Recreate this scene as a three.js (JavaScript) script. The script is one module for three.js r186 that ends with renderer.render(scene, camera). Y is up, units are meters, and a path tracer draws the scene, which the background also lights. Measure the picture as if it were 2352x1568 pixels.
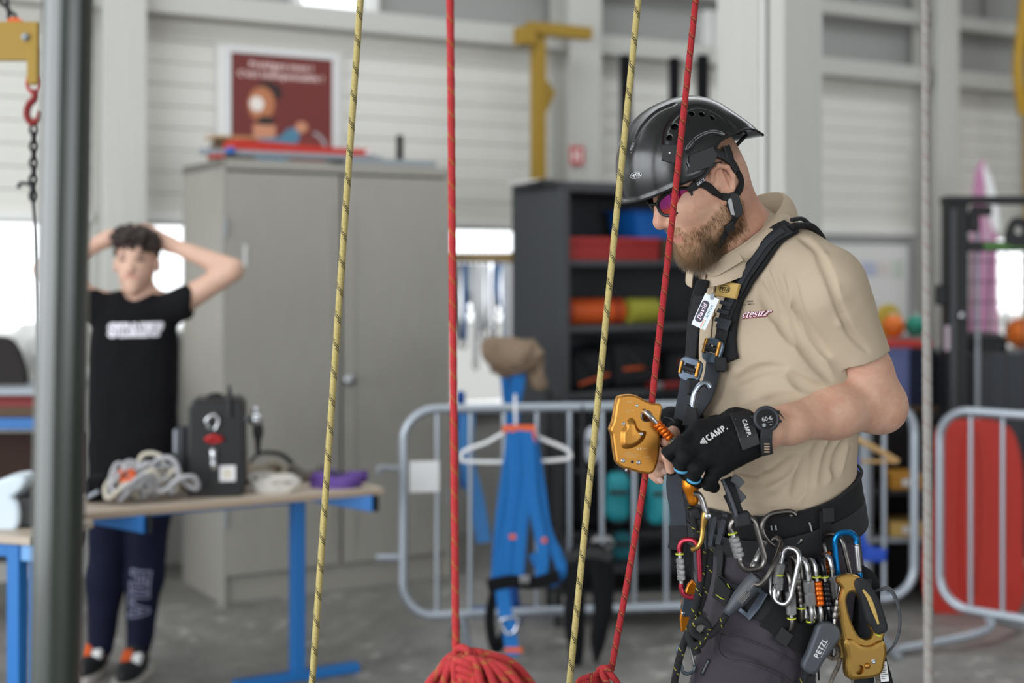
import * as THREE from 'three';
import { RoundedBoxGeometry } from 'three/addons/geometries/RoundedBoxGeometry.js';
import { mergeGeometries } from 'three/addons/utils/BufferGeometryUtils.js';
import { RectAreaLightUniformsLib } from 'three/addons/lights/RectAreaLightUniformsLib.js';

// ---------------------------------------------------------------- camera, sky, large lights, exposure
const W = 2352, H = 1568, FOCAL = 3270, HORIZON = 621, EYE = 1.55;
const scene = new THREE.Scene();
const camera = new THREE.PerspectiveCamera(2 * Math.atan(H / 2 / FOCAL) * 180 / Math.PI, W / H, 0.05, 120);
camera.position.set(0, EYE, 0);
camera.setViewOffset(W, H, 0, H / 2 - HORIZON, W, H);      // rising lens: verticals stay upright
camera.focus = 2.58;
camera.userData.fStop = 2.0;
const renderer = new THREE.WebGLRenderer({ antialias: true });
renderer.toneMapping = THREE.LinearToneMapping;
renderer.toneMappingExposure = 1.0;
renderer.shadowMap.enabled = true;
scene.background = new THREE.Color(0.93, 0.97, 1.0);         // bright overcast sky
scene.backgroundIntensity = 2.4;
RectAreaLightUniformsLib.init();
const TH = 30.4 * Math.PI / 180, CT = Math.cos(TH), ST = Math.sin(TH);   // the hall is turned against the view
const V = (x, y, z) => new THREE.Vector3(x, y, z);
const hall = (hx, y, hz) => V(hx * CT + hz * ST, y, -hx * ST + hz * CT);
function daylight(hx, y, hz, w, h, toward, power) {          // sky light entering by an open gate
  const l = new THREE.RectAreaLight(0xf3f8ff, power, w, h);
  l.position.copy(hall(hx, y, hz)); l.lookAt(hall(...toward)); l.name = 'gate_daylight'; scene.add(l);
}
daylight(-5.25, 2.1, -0.5, 11.2, 4.0, [0, 1.9, -0.5], 4.2);
daylight(3.2, 2.2, 9.15, 9.6, 4.0, [3.2, 1.6, 0], 1.6);
daylight(4.6, 4.86, -4.7, 14.0, 1.9, [4.6, 0, -4.7], 0.9);

// ---------------------------------------------------------------- small tools
let seedv = 12345;
const rnd = (a = 0, b = 1) => { seedv = (seedv * 1664525 + 1013904223) >>> 0; return a + (b - a) * seedv / 4294967296; };
const reseed = (n) => { seedv = n >>> 0; };
const clamp = (x, a, b) => Math.min(b, Math.max(a, x)), mix = (a, b, t) => a + (b - a) * t;
const smooth = (a, b, x) => { const t = clamp((x - a) / (b - a), 0, 1); return t * t * (3 - 2 * t); };
const P = (px, py, d) => V((px - W / 2) / FOCAL * d, EYE - (py - HORIZON) / FOCAL * d, -d);
const STATION = V(0, EYE, 0);                                 // the survey point from which the plan was measured
const PP = (list, d) => list.map(([x, y, dd]) => P(x, y, dd ?? d));
const lerpTable = (rows, y) => {                              // rows sorted by falling key
  if (y >= rows[0][0]) return rows[0];
  for (let i = 1; i < rows.length; i++) if (y >= rows[i][0]) {
    const a = rows[i - 1], b = rows[i], t = (y - b[0]) / (a[0] - b[0]), s = t * t * (3 - 2 * t) * 0.5 + t * 0.5;
    return a.map((v, k) => mix(b[k], v, s));
  }
  return rows[rows.length - 1];
};
function hash3(x, y, z) { let h = Math.imul(x | 0, 374761393) ^ Math.imul(y | 0, 668265263) ^ Math.imul(z | 0, 2147483647 ^ 0x51ed27); h = Math.imul(h ^ (h >>> 13), 1274126177); return ((h ^ (h >>> 16)) >>> 0) / 4294967296; }
function noise3(x, y, z) {
  const i = Math.floor(x), j = Math.floor(y), k = Math.floor(z), u = x - i, v = y - j, w = z - k, a = u * u * (3 - 2 * u), b = v * v * (3 - 2 * v), c = w * w * (3 - 2 * w);
  const L = mix;
  return L(L(L(hash3(i, j, k), hash3(i + 1, j, k), a), L(hash3(i, j + 1, k), hash3(i + 1, j + 1, k), a), b), L(L(hash3(i, j, k + 1), hash3(i + 1, j, k + 1), a), L(hash3(i, j + 1, k + 1), hash3(i + 1, j + 1, k + 1), a), b), c) * 2 - 1;
}
const fbm = (x, y, z, n = 4) => { let s = 0, a = 0.5, f = 1; for (let i = 0; i < n; i++) { s += a * noise3(x * f, y * f, z * f); a *= 0.5; f *= 2.03; } return s; };

// names, labels, parents
const taken = new Map();
function numbered(n) { const k = taken.get(n) ?? 0; taken.set(n, k + 1); return k ? n + '_' + String(k).padStart(3, '0') : n; }
function tag(o, label, category, group, kind) { if (label) o.userData.label = label; if (category) o.userData.category = category; if (group) o.userData.group = group; if (kind) o.userData.kind = kind; return o; }
function thing(name, label, category, at = V(0, 0, 0), turn = 0, group) {
  const o = new THREE.Group(); o.name = numbered(name); o.position.copy(at.isVector3 ? at : V(...at)); o.rotation.y = turn; scene.add(o); o.updateMatrixWorld(true);
  return tag(o, label, category, group);
}
function struct(name, at = V(0, 0, 0), turn = 0) { const o = new THREE.Group(); o.name = numbered(name); o.position.copy(at); o.rotation.y = turn; scene.add(o); o.updateMatrixWorld(true); o.userData.kind = 'structure'; return o; }
const join = (g) => { if (!Array.isArray(g)) return g; if (g.length === 1) return g[0]; const all = g.map((x) => x.index ? x.toNonIndexed() : x), keys = ['position', 'normal', 'uv'].concat(all.every((x) => x.attributes.color) ? ['color'] : []); for (const x of all) for (const k of Object.keys(x.attributes)) if (!keys.includes(k)) x.deleteAttribute(k); return mergeGeometries(all.map((x) => { if (!x.attributes.uv) x.setAttribute('uv', new THREE.BufferAttribute(new Float32Array(x.attributes.position.count * 2), 2)); return x; })); };
function put(parent, name, geo, m) {                          // geometry in the parent's own frame
  const o = new THREE.Mesh(join(geo), m); o.name = name; o.castShadow = o.receiveShadow = true; parent.add(o); return o;
}
function putW(parent, name, geo, m) {                         // geometry given in world metres
  const g = join(geo), inv = new THREE.Matrix4(); parent.updateWorldMatrix(true, false); g.applyMatrix4(inv.copy(parent.matrixWorld).invert()); return put(parent, name, g, m);
}
function soloW(name, label, category, geo, m, group) {        // a thing that is one mesh, geometry in world metres
  const g = join(geo); g.computeBoundingBox(); const b = g.boundingBox, c = V((b.min.x + b.max.x) / 2, b.min.y, (b.min.z + b.max.z) / 2); g.translate(-c.x, -c.y, -c.z);
  const o = put(scene, numbered(name), g, m); o.position.copy(c); return tag(o, label, category, group);
}

// ---------------------------------------------------------------- shapes
const Mx = (o, x, y, z) => new THREE.Matrix4().makeBasis(x, y, z).setPosition(o);
function box(w, h, d, x = 0, y = 0, z = 0, r = 0, rot) { const g = r ? new RoundedBoxGeometry(w, h, d, 2, Math.min(r, w / 2.01, h / 2.01, d / 2.01)) : new THREE.BoxGeometry(w, h, d); if (rot) g.applyMatrix4(new THREE.Matrix4().makeRotationFromEuler(new THREE.Euler(...rot))); return g.translate(x, y, z); }
const circleProfile = (r, n = 10) => Array.from({ length: n }, (_, i) => [r * Math.cos(2 * Math.PI * i / n), r * Math.sin(2 * Math.PI * i / n)]);
const rectProfile = (w, t, e = 0.2) => { const a = w / 2, b = t / 2, c = Math.min(b * 0.7, a * 0.5); return [[-a, -b + c], [-a + c, -b], [a - c, -b], [a, -b + c], [a, b - c], [a - c, b], [-a + c, b], [-a, b - c]]; };
function resample(pts, n, closed) { const c = new THREE.CatmullRomCurve3(pts, closed, 'centripetal'); return Array.from({ length: n + (closed ? 0 : 1) }, (_, i) => c.getPoint(i / n)); }
// a profile swept along points; profile x runs across, y along the given normals
function sweep(pts, prof, o = {}) {
  const n = pts.length, closed = !!o.closed, m = prof.length, pos = [], uv = [], idx = [], T = [];
  for (let i = 0; i < n; i++) { const a = closed ? pts[(i + n - 1) % n] : pts[Math.max(i - 1, 0)], b = closed ? pts[(i + 1) % n] : pts[Math.min(i + 1, n - 1)]; T.push(b.clone().sub(a).normalize()); }
  let N = (o.normals ? o.normals[0].clone() : o.up ? o.up.clone() : Math.abs(T[0].y) < 0.9 ? V(0, 1, 0) : V(1, 0, 0)); N.addScaledVector(T[0], -N.dot(T[0])).normalize();
  let len = 0, ring = [];
  const frames = [];
  for (let i = 0; i < n; i++) {
    if (o.normals) N = o.normals[i].clone(); else N = N.clone();
    N.addScaledVector(T[i], -N.dot(T[i])).normalize();
    frames.push([N, T[i].clone().cross(N).normalize()]);
  }
  if (closed && !o.normals) {                                 // undo the twist left over
    const [n0] = frames[0], nl = frames[n - 1][0].clone().addScaledVector(T[0], -frames[n - 1][0].dot(T[0])).normalize();
    const a = Math.atan2(nl.clone().cross(n0).dot(T[0]), nl.dot(n0));
    for (let i = 0; i < n; i++) { const q = new THREE.Quaternion().setFromAxisAngle(T[i], a * i / n); frames[i].forEach((v) => v.applyQuaternion(q)); }
  }
  const count = closed ? n + 1 : n;
  for (let i = 0; i < count; i++) {
    const k = i % n, s = o.scale ? o.scale(i / (count - 1)) : 1, sx = Array.isArray(s) ? s[0] : s, sy = Array.isArray(s) ? s[1] : s;
    if (i) len += pts[k].distanceTo(pts[(i - 1) % n]);
    for (let j = 0; j <= m; j++) { const q = o.radial ? o.radial((j % m) / m, len) : 1, x = prof[j % m][0] * q, y = prof[j % m][1] * q, p = pts[k].clone().addScaledVector(frames[k][1], x * sx).addScaledVector(frames[k][0], y * sy); pos.push(p.x, p.y, p.z); uv.push(j / m, len); }
  }
  for (let i = 0; i < count - 1; i++) for (let j = 0; j < m; j++) { const a = i * (m + 1) + j, b = a + m + 1; idx.push(a, a + 1, b, b, a + 1, b + 1); }
  if (!closed) for (const e of [0, n - 1]) {
    const c = pos.length / 3; pos.push(pts[e].x, pts[e].y, pts[e].z); uv.push(0.5, e ? len : 0);
    const base = pos.length / 3, row = e * (m + 1);
    for (let j = 0; j < m; j++) { for (let q = 0; q < 3; q++) pos.push(pos[(row + j) * 3 + q]); uv.push(j / m, e ? len : 0); }
    for (let j = 0; j < m; j++) { const a = base + j, b = base + (j + 1) % m; e ? idx.push(c, a, b) : idx.push(c, b, a); }
  }
  const g = new THREE.BufferGeometry(); g.setAttribute('position', new THREE.Float32BufferAttribute(pos, 3)); g.setAttribute('uv', new THREE.Float32BufferAttribute(uv, 2)); g.setIndex(idx); g.computeVertexNormals(); return g;
}
const tube = (pts, r, o = {}) => sweep(o.n === 0 ? pts : resample(pts, o.n ?? Math.max(8, pts.length * 6), o.closed), circleProfile(r, o.k ?? 10), o);
const rod = (a, b, r, k = 12) => sweep([a, b], circleProfile(r, k));
function lathe(prof, a, b, k = 20) {                           // profile [radius, distance along a to b]
  const g = new THREE.LatheGeometry(prof.map(([r, t]) => new THREE.Vector2(Math.max(r, 1e-5), t)), k), y = b.clone().sub(a).normalize(), x = Math.abs(y.y) < 0.9 ? V(0, 1, 0).cross(y).normalize() : V(1, 0, 0).cross(y).normalize();
  return g.applyMatrix4(Mx(a, x, y, x.clone().cross(y)));
}
function plate(outline, depth, m4, o = {}) {                   // an outline extruded with rounded edges
  const s = new THREE.Shape(outline.map(([x, y]) => new THREE.Vector2(x, y)));
  if (o.holes) for (const h of o.holes) s.holes.push(new THREE.Path(h.map(([x, y]) => new THREE.Vector2(x, y))));
  const b = o.bevel ?? Math.min(depth * 0.25, 0.002), g = new THREE.ExtrudeGeometry(s, { depth: depth - 2 * b, bevelEnabled: b > 0, bevelSize: b, bevelThickness: b, bevelSegments: 2, curveSegments: 8 });
  g.translate(0, 0, -depth / 2 + b); return m4 ? g.applyMatrix4(m4) : g;
}
const spline2 = (pts, n = 60, closed = true) => { const c = new THREE.CatmullRomCurve3(pts.map(([x, y]) => V(x, y, 0)), closed, 'centripetal'); return Array.from({ length: n }, (_, i) => { const p = c.getPoint(i / (closed ? n : n - 1)); return [p.x, p.y]; }); };
const arc2 = (cx, cy, r, n = 16) => Array.from({ length: n }, (_, i) => [cx + r * Math.cos(-2 * Math.PI * i / n), cy + r * Math.sin(-2 * Math.PI * i / n)]);
function sheet(nu, nv, f, thick = 0) {                         // a surface grid; thick gives it a back side
  const pos = [], uv = [], idx = [];
  for (let j = 0; j <= nv; j++) for (let i = 0; i <= nu; i++) { const p = f(i / nu, j / nv); pos.push(p.x, p.y, p.z); uv.push(i / nu, j / nv); }
  for (let j = 0; j < nv; j++) for (let i = 0; i < nu; i++) { const a = j * (nu + 1) + i, b = a + nu + 1; idx.push(a, a + 1, b, b, a + 1, b + 1); }
  const g = new THREE.BufferGeometry(); g.setAttribute('position', new THREE.Float32BufferAttribute(pos, 3)); g.setAttribute('uv', new THREE.Float32BufferAttribute(uv, 2)); g.setIndex(idx); g.computeVertexNormals();
  if (!thick) return g;
  const nrm = g.attributes.normal, n = pos.length / 3, p2 = pos.slice(), u2 = uv.concat(uv), i2 = idx.slice();
  for (let i = 0; i < n; i++) p2.push(pos[i * 3] - nrm.getX(i) * thick, pos[i * 3 + 1] - nrm.getY(i) * thick, pos[i * 3 + 2] - nrm.getZ(i) * thick);
  for (let i = 0; i < idx.length; i += 3) i2.push(idx[i] + n, idx[i + 2] + n, idx[i + 1] + n);
  const edge = []; for (let i = 0; i < nu; i++) edge.push([i, i + 1], [nv * (nu + 1) + i + 1, nv * (nu + 1) + i]); for (let j = 0; j < nv; j++) edge.push([(j + 1) * (nu + 1), j * (nu + 1)], [j * (nu + 1) + nu, (j + 1) * (nu + 1) + nu]);
  for (const [a, b] of edge) i2.push(b, a, a + n, b, a + n, b + n);
  const q = new THREE.BufferGeometry(); q.setAttribute('position', new THREE.Float32BufferAttribute(p2, 3)); q.setAttribute('uv', new THREE.Float32BufferAttribute(u2, 2)); q.setIndex(i2); q.computeVertexNormals(); return q;
}

// ---------------------------------------------------------------- distance fields and their skin
const smin = (a, b, k) => { const h = Math.max(k - Math.abs(a - b), 0) / k; return Math.min(a, b) - h * h * k * 0.25; };
const smax = (a, b, k) => -smin(-a, -b, k);
const cone = (a, b, ra, rb) => { const bx = b.x - a.x, by = b.y - a.y, bz = b.z - a.z, l = 1 / (bx * bx + by * by + bz * bz); return (x, y, z) => { const px = x - a.x, py = y - a.y, pz = z - a.z; let t = (px * bx + py * by + pz * bz) * l; t = t < 0 ? 0 : t > 1 ? 1 : t; const dx = px - bx * t, dy = py - by * t, dz = pz - bz * t; return Math.sqrt(dx * dx + dy * dy + dz * dz) - (ra + (rb - ra) * t); }; };
const ball = (c, r) => (x, y, z) => Math.hypot(x - c.x, y - c.y, z - c.z) - r;
function egg(c, ax, ay, az, rx, ry, rz) { return (x, y, z) => { const dx = x - c.x, dy = y - c.y, dz = z - c.z, a = (dx * ax.x + dy * ax.y + dz * ax.z) / rx, b = (dx * ay.x + dy * ay.y + dz * ay.z) / ry, e = (dx * az.x + dy * az.y + dz * az.z) / rz, k0 = Math.sqrt(a * a + b * b + e * e), k1 = Math.sqrt(a * a / rx / rx + b * b / ry / ry + e * e / rz / rz); return k1 < 1e-9 ? -Math.min(rx, ry, rz) : k0 * (k0 - 1) / k1; }; }
const union = (list) => (x, y, z) => { let d = list[0][0](x, y, z); for (let i = 1; i < list.length; i++) d = smin(d, list[i][0](x, y, z), list[i][1]); return d; };
function skin(f, lo, hi, cell, o = {}) {                       // surface nets over the field f
  const nx = Math.ceil((hi.x - lo.x) / cell) + 2, ny = Math.ceil((hi.y - lo.y) / cell) + 2, nz = Math.ceil((hi.z - lo.z) / cell) + 2, F = new Float32Array(nx * ny * nz), B = 8, rad = B * cell * 0.5 * 1.7321 * 1.35;
  for (let k = 0; k < nz; k += B) for (let j = 0; j < ny; j += B) for (let i = 0; i < nx; i += B) {
    const c = f(lo.x + (i + B / 2) * cell, lo.y + (j + B / 2) * cell, lo.z + (k + B / 2) * cell), far = Math.abs(c) > rad;
    for (let z = k; z < Math.min(k + B, nz); z++) for (let y = j; y < Math.min(j + B, ny); y++) for (let x = i; x < Math.min(i + B, nx); x++) F[x + nx * (y + ny * z)] = far ? c : f(lo.x + x * cell, lo.y + y * cell, lo.z + z * cell);
  }
  const id = new Int32Array(nx * ny * nz).fill(-1), pos = [], idx = [], sx = 1, sy = nx, sz = nx * ny;
  const E = [[0, 1], [0, 2], [0, 4], [1, 3], [1, 5], [2, 3], [2, 6], [3, 7], [4, 5], [4, 6], [5, 7], [6, 7]];
  for (let k = 0; k < nz - 1; k++) for (let j = 0; j < ny - 1; j++) for (let i = 0; i < nx - 1; i++) {
    const b = i + nx * (j + ny * k), v = [F[b], F[b + sx], F[b + sy], F[b + sx + sy], F[b + sz], F[b + sx + sz], F[b + sy + sz], F[b + sx + sy + sz]];
    let m = 0; for (let q = 0; q < 8; q++) if (v[q] < 0) m++;
    if (!m || m === 8) continue;
    let x = 0, y = 0, z = 0, n = 0;
    for (const [p, q] of E) if ((v[p] < 0) !== (v[q] < 0)) { const t = v[p] / (v[p] - v[q]); x += mix(p & 1, q & 1, t); y += mix(p >> 1 & 1, q >> 1 & 1, t); z += mix(p >> 2 & 1, q >> 2 & 1, t); n++; }
    id[b] = pos.length / 3; pos.push(lo.x + (i + x / n) * cell, lo.y + (j + y / n) * cell, lo.z + (k + z / n) * cell);
  }
  const quad = (a, b, c, d, flip) => { if (a < 0 || b < 0 || c < 0 || d < 0) return; flip ? idx.push(a, c, b, b, c, d) : idx.push(a, b, c, b, d, c); };
  for (let k = 1; k < nz - 1; k++) for (let j = 1; j < ny - 1; j++) for (let i = 1; i < nx - 1; i++) {
    const b = i + nx * (j + ny * k), s = F[b] < 0;
    if (s !== (F[b + sx] < 0)) quad(id[b - sy - sz], id[b - sz], id[b - sy], id[b], !s);
    if (s !== (F[b + sy] < 0)) quad(id[b - sx - sz], id[b - sz], id[b - sx], id[b], s);
    if (s !== (F[b + sz] < 0)) quad(id[b - sx - sy], id[b - sy], id[b - sx], id[b], !s);
  }
  const n = pos.length / 3, nor = new Float32Array(n * 3), e = cell * (o.soft ?? 0.6);
  for (let i = 0; i < n; i++) { const x = pos[i * 3], y = pos[i * 3 + 1], z = pos[i * 3 + 2]; let a = f(x + e, y, z) - f(x - e, y, z), b = f(x, y + e, z) - f(x, y - e, z), c = f(x, y, z + e) - f(x, y, z - e); const l = Math.hypot(a, b, c) || 1; nor[i * 3] = a / l; nor[i * 3 + 1] = b / l; nor[i * 3 + 2] = c / l; }
  const g = new THREE.BufferGeometry(); g.setAttribute('position', new THREE.Float32BufferAttribute(pos, 3)); g.setAttribute('normal', new THREE.BufferAttribute(nor, 3));
  const uv = new Float32Array(n * 2); if (o.uv) for (let i = 0; i < n; i++) { const [u, v] = o.uv(pos[i * 3], pos[i * 3 + 1], pos[i * 3 + 2]); uv[i * 2] = u; uv[i * 2 + 1] = v; } g.setAttribute('uv', new THREE.BufferAttribute(uv, 2));
  if (o.color) { const c = new Float32Array(n * 3); for (let i = 0; i < n; i++) { const q = o.color(pos[i * 3], pos[i * 3 + 1], pos[i * 3 + 2], nor[i * 3], nor[i * 3 + 1], nor[i * 3 + 2]); c.set(q, i * 3); } g.setAttribute('color', new THREE.BufferAttribute(c, 3)); }
  g.setIndex(idx); return g;
}
const grad = (f, p, e = 0.003) => V(f(p.x + e, p.y, p.z) - f(p.x - e, p.y, p.z), f(p.x, p.y + e, p.z) - f(p.x, p.y - e, p.z), f(p.x, p.y, p.z + e) - f(p.x, p.y, p.z - e)).normalize();
function on(f, px, py, from = 1.8, to = 3.4) {                 // where the surface lies behind a point of the photograph's plan
  const dir = P(px, py, 1).sub(STATION).normalize(); let t = from; const p = V(0, 0, 0);
  for (let i = 0; i < 140 && t < to; i++) { p.copy(STATION).addScaledVector(dir, t); const d = f(p.x, p.y, p.z); if (d < 0.0006) return { p, n: grad(f, p) }; t += Math.max(d * 0.6, 0.0006); }
  let best = 9, bt = from; for (let s = from; s < to; s += 0.004) { p.copy(STATION).addScaledVector(dir, s); const d = f(p.x, p.y, p.z); if (d < best) { best = d; bt = s; } }
  p.copy(STATION).addScaledVector(dir, bt); const n = grad(f, p); p.addScaledVector(n, -best); return { p, n };
}
function strapOn(f, path, width, thick, lift = 0.002, n) {      // webbing laid over a body
  const c = new THREE.CatmullRomCurve3(path.map(([x, y]) => V(x, y, 0)), false, 'centripetal'), m = n ?? path.length * 7, pts = [], nrm = [];
  for (let i = 0; i <= m; i++) { const q = c.getPoint(i / m), h = on(f, q.x, q.y); nrm.push(h.n); pts.push(h.p.clone().addScaledVector(h.n, lift + thick / 2)); }
  for (let k = 0; k < 2; k++) for (let i = 1; i < m; i++) { pts[i].multiplyScalar(2).add(pts[i - 1]).add(pts[i + 1]).multiplyScalar(0.25); nrm[i].multiplyScalar(2).add(nrm[i - 1]).add(nrm[i + 1]).normalize(); }
  return { geo: sweep(pts, rectProfile(width, thick), { normals: nrm }), pts, nrm };
}
const tones = (g, f) => { const p = g.attributes.position, c = new Float32Array(p.count * 3); for (let i = 0; i < p.count; i++) c.set(f(p.getX(i), p.getY(i), p.getZ(i)), i * 3); g.setAttribute('color', new THREE.BufferAttribute(c, 3)); return g; };

// ---------------------------------------------------------------- materials
const lin = (hex) => new THREE.Color(hex).toArray();
function mat(color, roughness = 0.7, metalness = 0, o = {}) { return new THREE.MeshPhysicalMaterial({ color, roughness, metalness, ...o }); }
function texture(w, h, f, o = {}) {                            // f(x, y) gives [r, g, b] or a grey, 0 to 1
  const d = new Uint8Array(w * h * 4);
  for (let y = 0; y < h; y++) for (let x = 0; x < w; x++) { const c = f(x / w, y / h, x, y), i = (y * w + x) * 4; for (let q = 0; q < 3; q++) d[i + q] = clamp((c.length ? c[q] : c) * 255, 0, 255); d[i + 3] = 255; }
  const t = new THREE.DataTexture(d, w, h); t.wrapS = t.wrapT = THREE.RepeatWrapping; t.magFilter = THREE.LinearFilter; t.minFilter = THREE.LinearMipmapLinearFilter; t.generateMipmaps = true; if (o.srgb) t.colorSpace = THREE.SRGBColorSpace; if (o.repeat) t.repeat.set(...o.repeat); t.needsUpdate = true; return t;
}
function print(w, h, draw) {                                   // flat print: lettering, a poster, a label
  const c = document.createElement('canvas'); c.width = w; c.height = h; draw(c.getContext('2d'), w, h);
  const t = new THREE.CanvasTexture(c); t.colorSpace = THREE.SRGBColorSpace; return t;
}
const tileNoise = (x, y, n, s) => { const a = 2 * Math.PI * x, b = 2 * Math.PI * y; return fbm(n * Math.cos(a) + s, n * Math.sin(a) + n * Math.cos(b), n * Math.sin(b) + s * 1.7, 4); };
const weaveTex = texture(64, 64, (x, y) => { const a = Math.sin(x * 8 * Math.PI * 2), b = Math.sin(y * 8 * Math.PI * 2); return 0.5 + 0.25 * a * b + 0.12 * Math.abs(a) + 0.1 * (hash3(x * 64, y * 64, 3) - 0.5); });
const webTex = texture(16, 64, (x, y) => 0.5 + 0.45 * Math.sin(y * 16 * Math.PI * 2) + 0.1 * (hash3(x * 16, y * 64, 5) - 0.5));
const gritTex = texture(128, 128, (x, y) => 0.5 + 0.5 * (hash3(x * 128, y * 128, 9) - 0.5) + 0.25 * tileNoise(x, y, 3, 2));
const rep = (t, a, b) => { const c = t.clone(); c.repeat.set(a, b); c.needsUpdate = true; return c; };
function patchOn(f, c, n, u, w, h, nu, nv, lift = 0.0015, thick = 0) {   // a print laid on a body: w by h metres about c, its rows along u
  n = n.clone().normalize(); u = u.clone().addScaledVector(n, -u.dot(n)).normalize(); const v = n.clone().cross(u);
  return sheet(nu, nv, (a, b) => { const p = c.clone().addScaledVector(u, (a - 0.5) * w).addScaledVector(v, (b - 0.5) * h).addScaledVector(n, 0.05); let t = 0; for (let i = 0; i < 50 && t < 0.14; i++) { const d = f(p.x, p.y, p.z); if (d < 0.0004) break; p.addScaledVector(n, -Math.max(0.0004, d * 0.7)); t += Math.max(0.0004, d * 0.7); } return p.addScaledVector(n, lift); }, thick);
}

// ================================================================ THE HALL
const WALL = -7.4;                                             // back wall, in the hall's own axes
const onWall = (px, py, off = 0) => { const dx = (px - W / 2) / FOCAL, z = WALL + off, d = z / (dx * ST - CT); return [d * (dx * CT + ST), EYE - (py - HORIZON) / FOCAL * d, d]; };
const toHall = (v) => V(v.x * CT - v.z * ST, v.y, v.x * ST + v.z * CT);
const M = {};
const floorMap = texture(1024, 1024, (x, y) => { const n = tileNoise(x, y, 1.3, 4), m = tileNoise(x, y, 5, 9), s = tileNoise(x, y, 14, 21), g = hash3(x * 1024, y * 1024, 1) - 0.5, spot = smooth(0.34, 0.42, tileNoise(x, y, 6, 33)); const v = 0.475 + 0.07 * n + 0.06 * m + 0.05 * s + 0.05 * g + 0.13 * spot; return [v * 1.02, v, v * 0.96]; }, { srgb: true, repeat: [0.4, 0.4] });
const floorRough = texture(512, 512, (x, y) => 0.55 + 0.25 * tileNoise(x, y, 3, 14) + 0.1 * (hash3(x * 512, y * 512, 6) - 0.5), { repeat: [0.4, 0.4] });
M.floor = mat(0xffffff, 1, 0, { map: floorMap, roughnessMap: floorRough });
M.yard = mat(0x8d8b86, 0.95);
const scuff = texture(256, 256, (x, y) => { const v = 0.95 + 0.02 * tileNoise(x, y, 2, 5) + 0.015 * tileNoise(x, y, 9, 8); return [v, v * 0.995, v * 0.98]; }, { srgb: true });
M.white = mat(0xcacac6, 0.62, 0, { map: scuff });
M.clad = mat(0xe6e5e0, 0.58, 0.0, { map: scuff });
M.upper = mat(0x9a9a97, 0.7);
M.ceiling = mat(0xc6c6c2, 0.8);
M.frame = mat(0xe2e2de, 0.5);
M.glass = mat(0xffffff, 0.02, 0, { transmission: 1, thickness: 0, ior: 1.45 });
M.plaster = mat(0xcfcec8, 0.85);

{ // floor and ground outside
  const f = struct('floor', V(0, 0, 0), TH); const g = new THREE.BoxGeometry(18.6, 0.2, 17.2); g.translate(3.9, -0.1, 0.7);
  const p = g.attributes.position, u = g.attributes.uv; for (let i = 0; i < p.count; i++) u.setXY(i, p.getX(i), p.getZ(i));
  put(f, 'floor_slab', g, M.floor);
  const y = struct('floor_yard', V(0, 0, 0), TH); put(y, 'yard_ground', box(90, 0.2, 90, 4, -0.32, 0), M.yard);
}
{ // ceiling: sheeting on purlins
  const c = struct('ceiling', V(0, 0, 0), TH); put(c, 'roof_sheet', box(18.6, 0.15, 2.2, 3.9, 4.95, -6.8), M.ceiling); put(c, 'roof_sheet', box(18.6, 0.15, 13.0, 3.9, 4.95, 2.8), M.ceiling); for (const x of [-4.2, 13]) put(c, 'roof_sheet', box(2.5, 0.15, 2.0, x, 4.95, -4.7), M.ceiling); for (let i = 0; i < 7; i++) put(c, 'rooflight_bar', box(0.06, 0.1, 2.0, -1.2 + i * 2.1, 4.95, -4.7), M.frame);
  for (const z of [-6.9, -5.75, -3.65, -1.8, 0.1, 2, 3.9, 5.8, 7.7]) put(c, 'purlin', box(18.2, 0.16, 0.08, 3.9, 4.795, z), M.frame);
}
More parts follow.
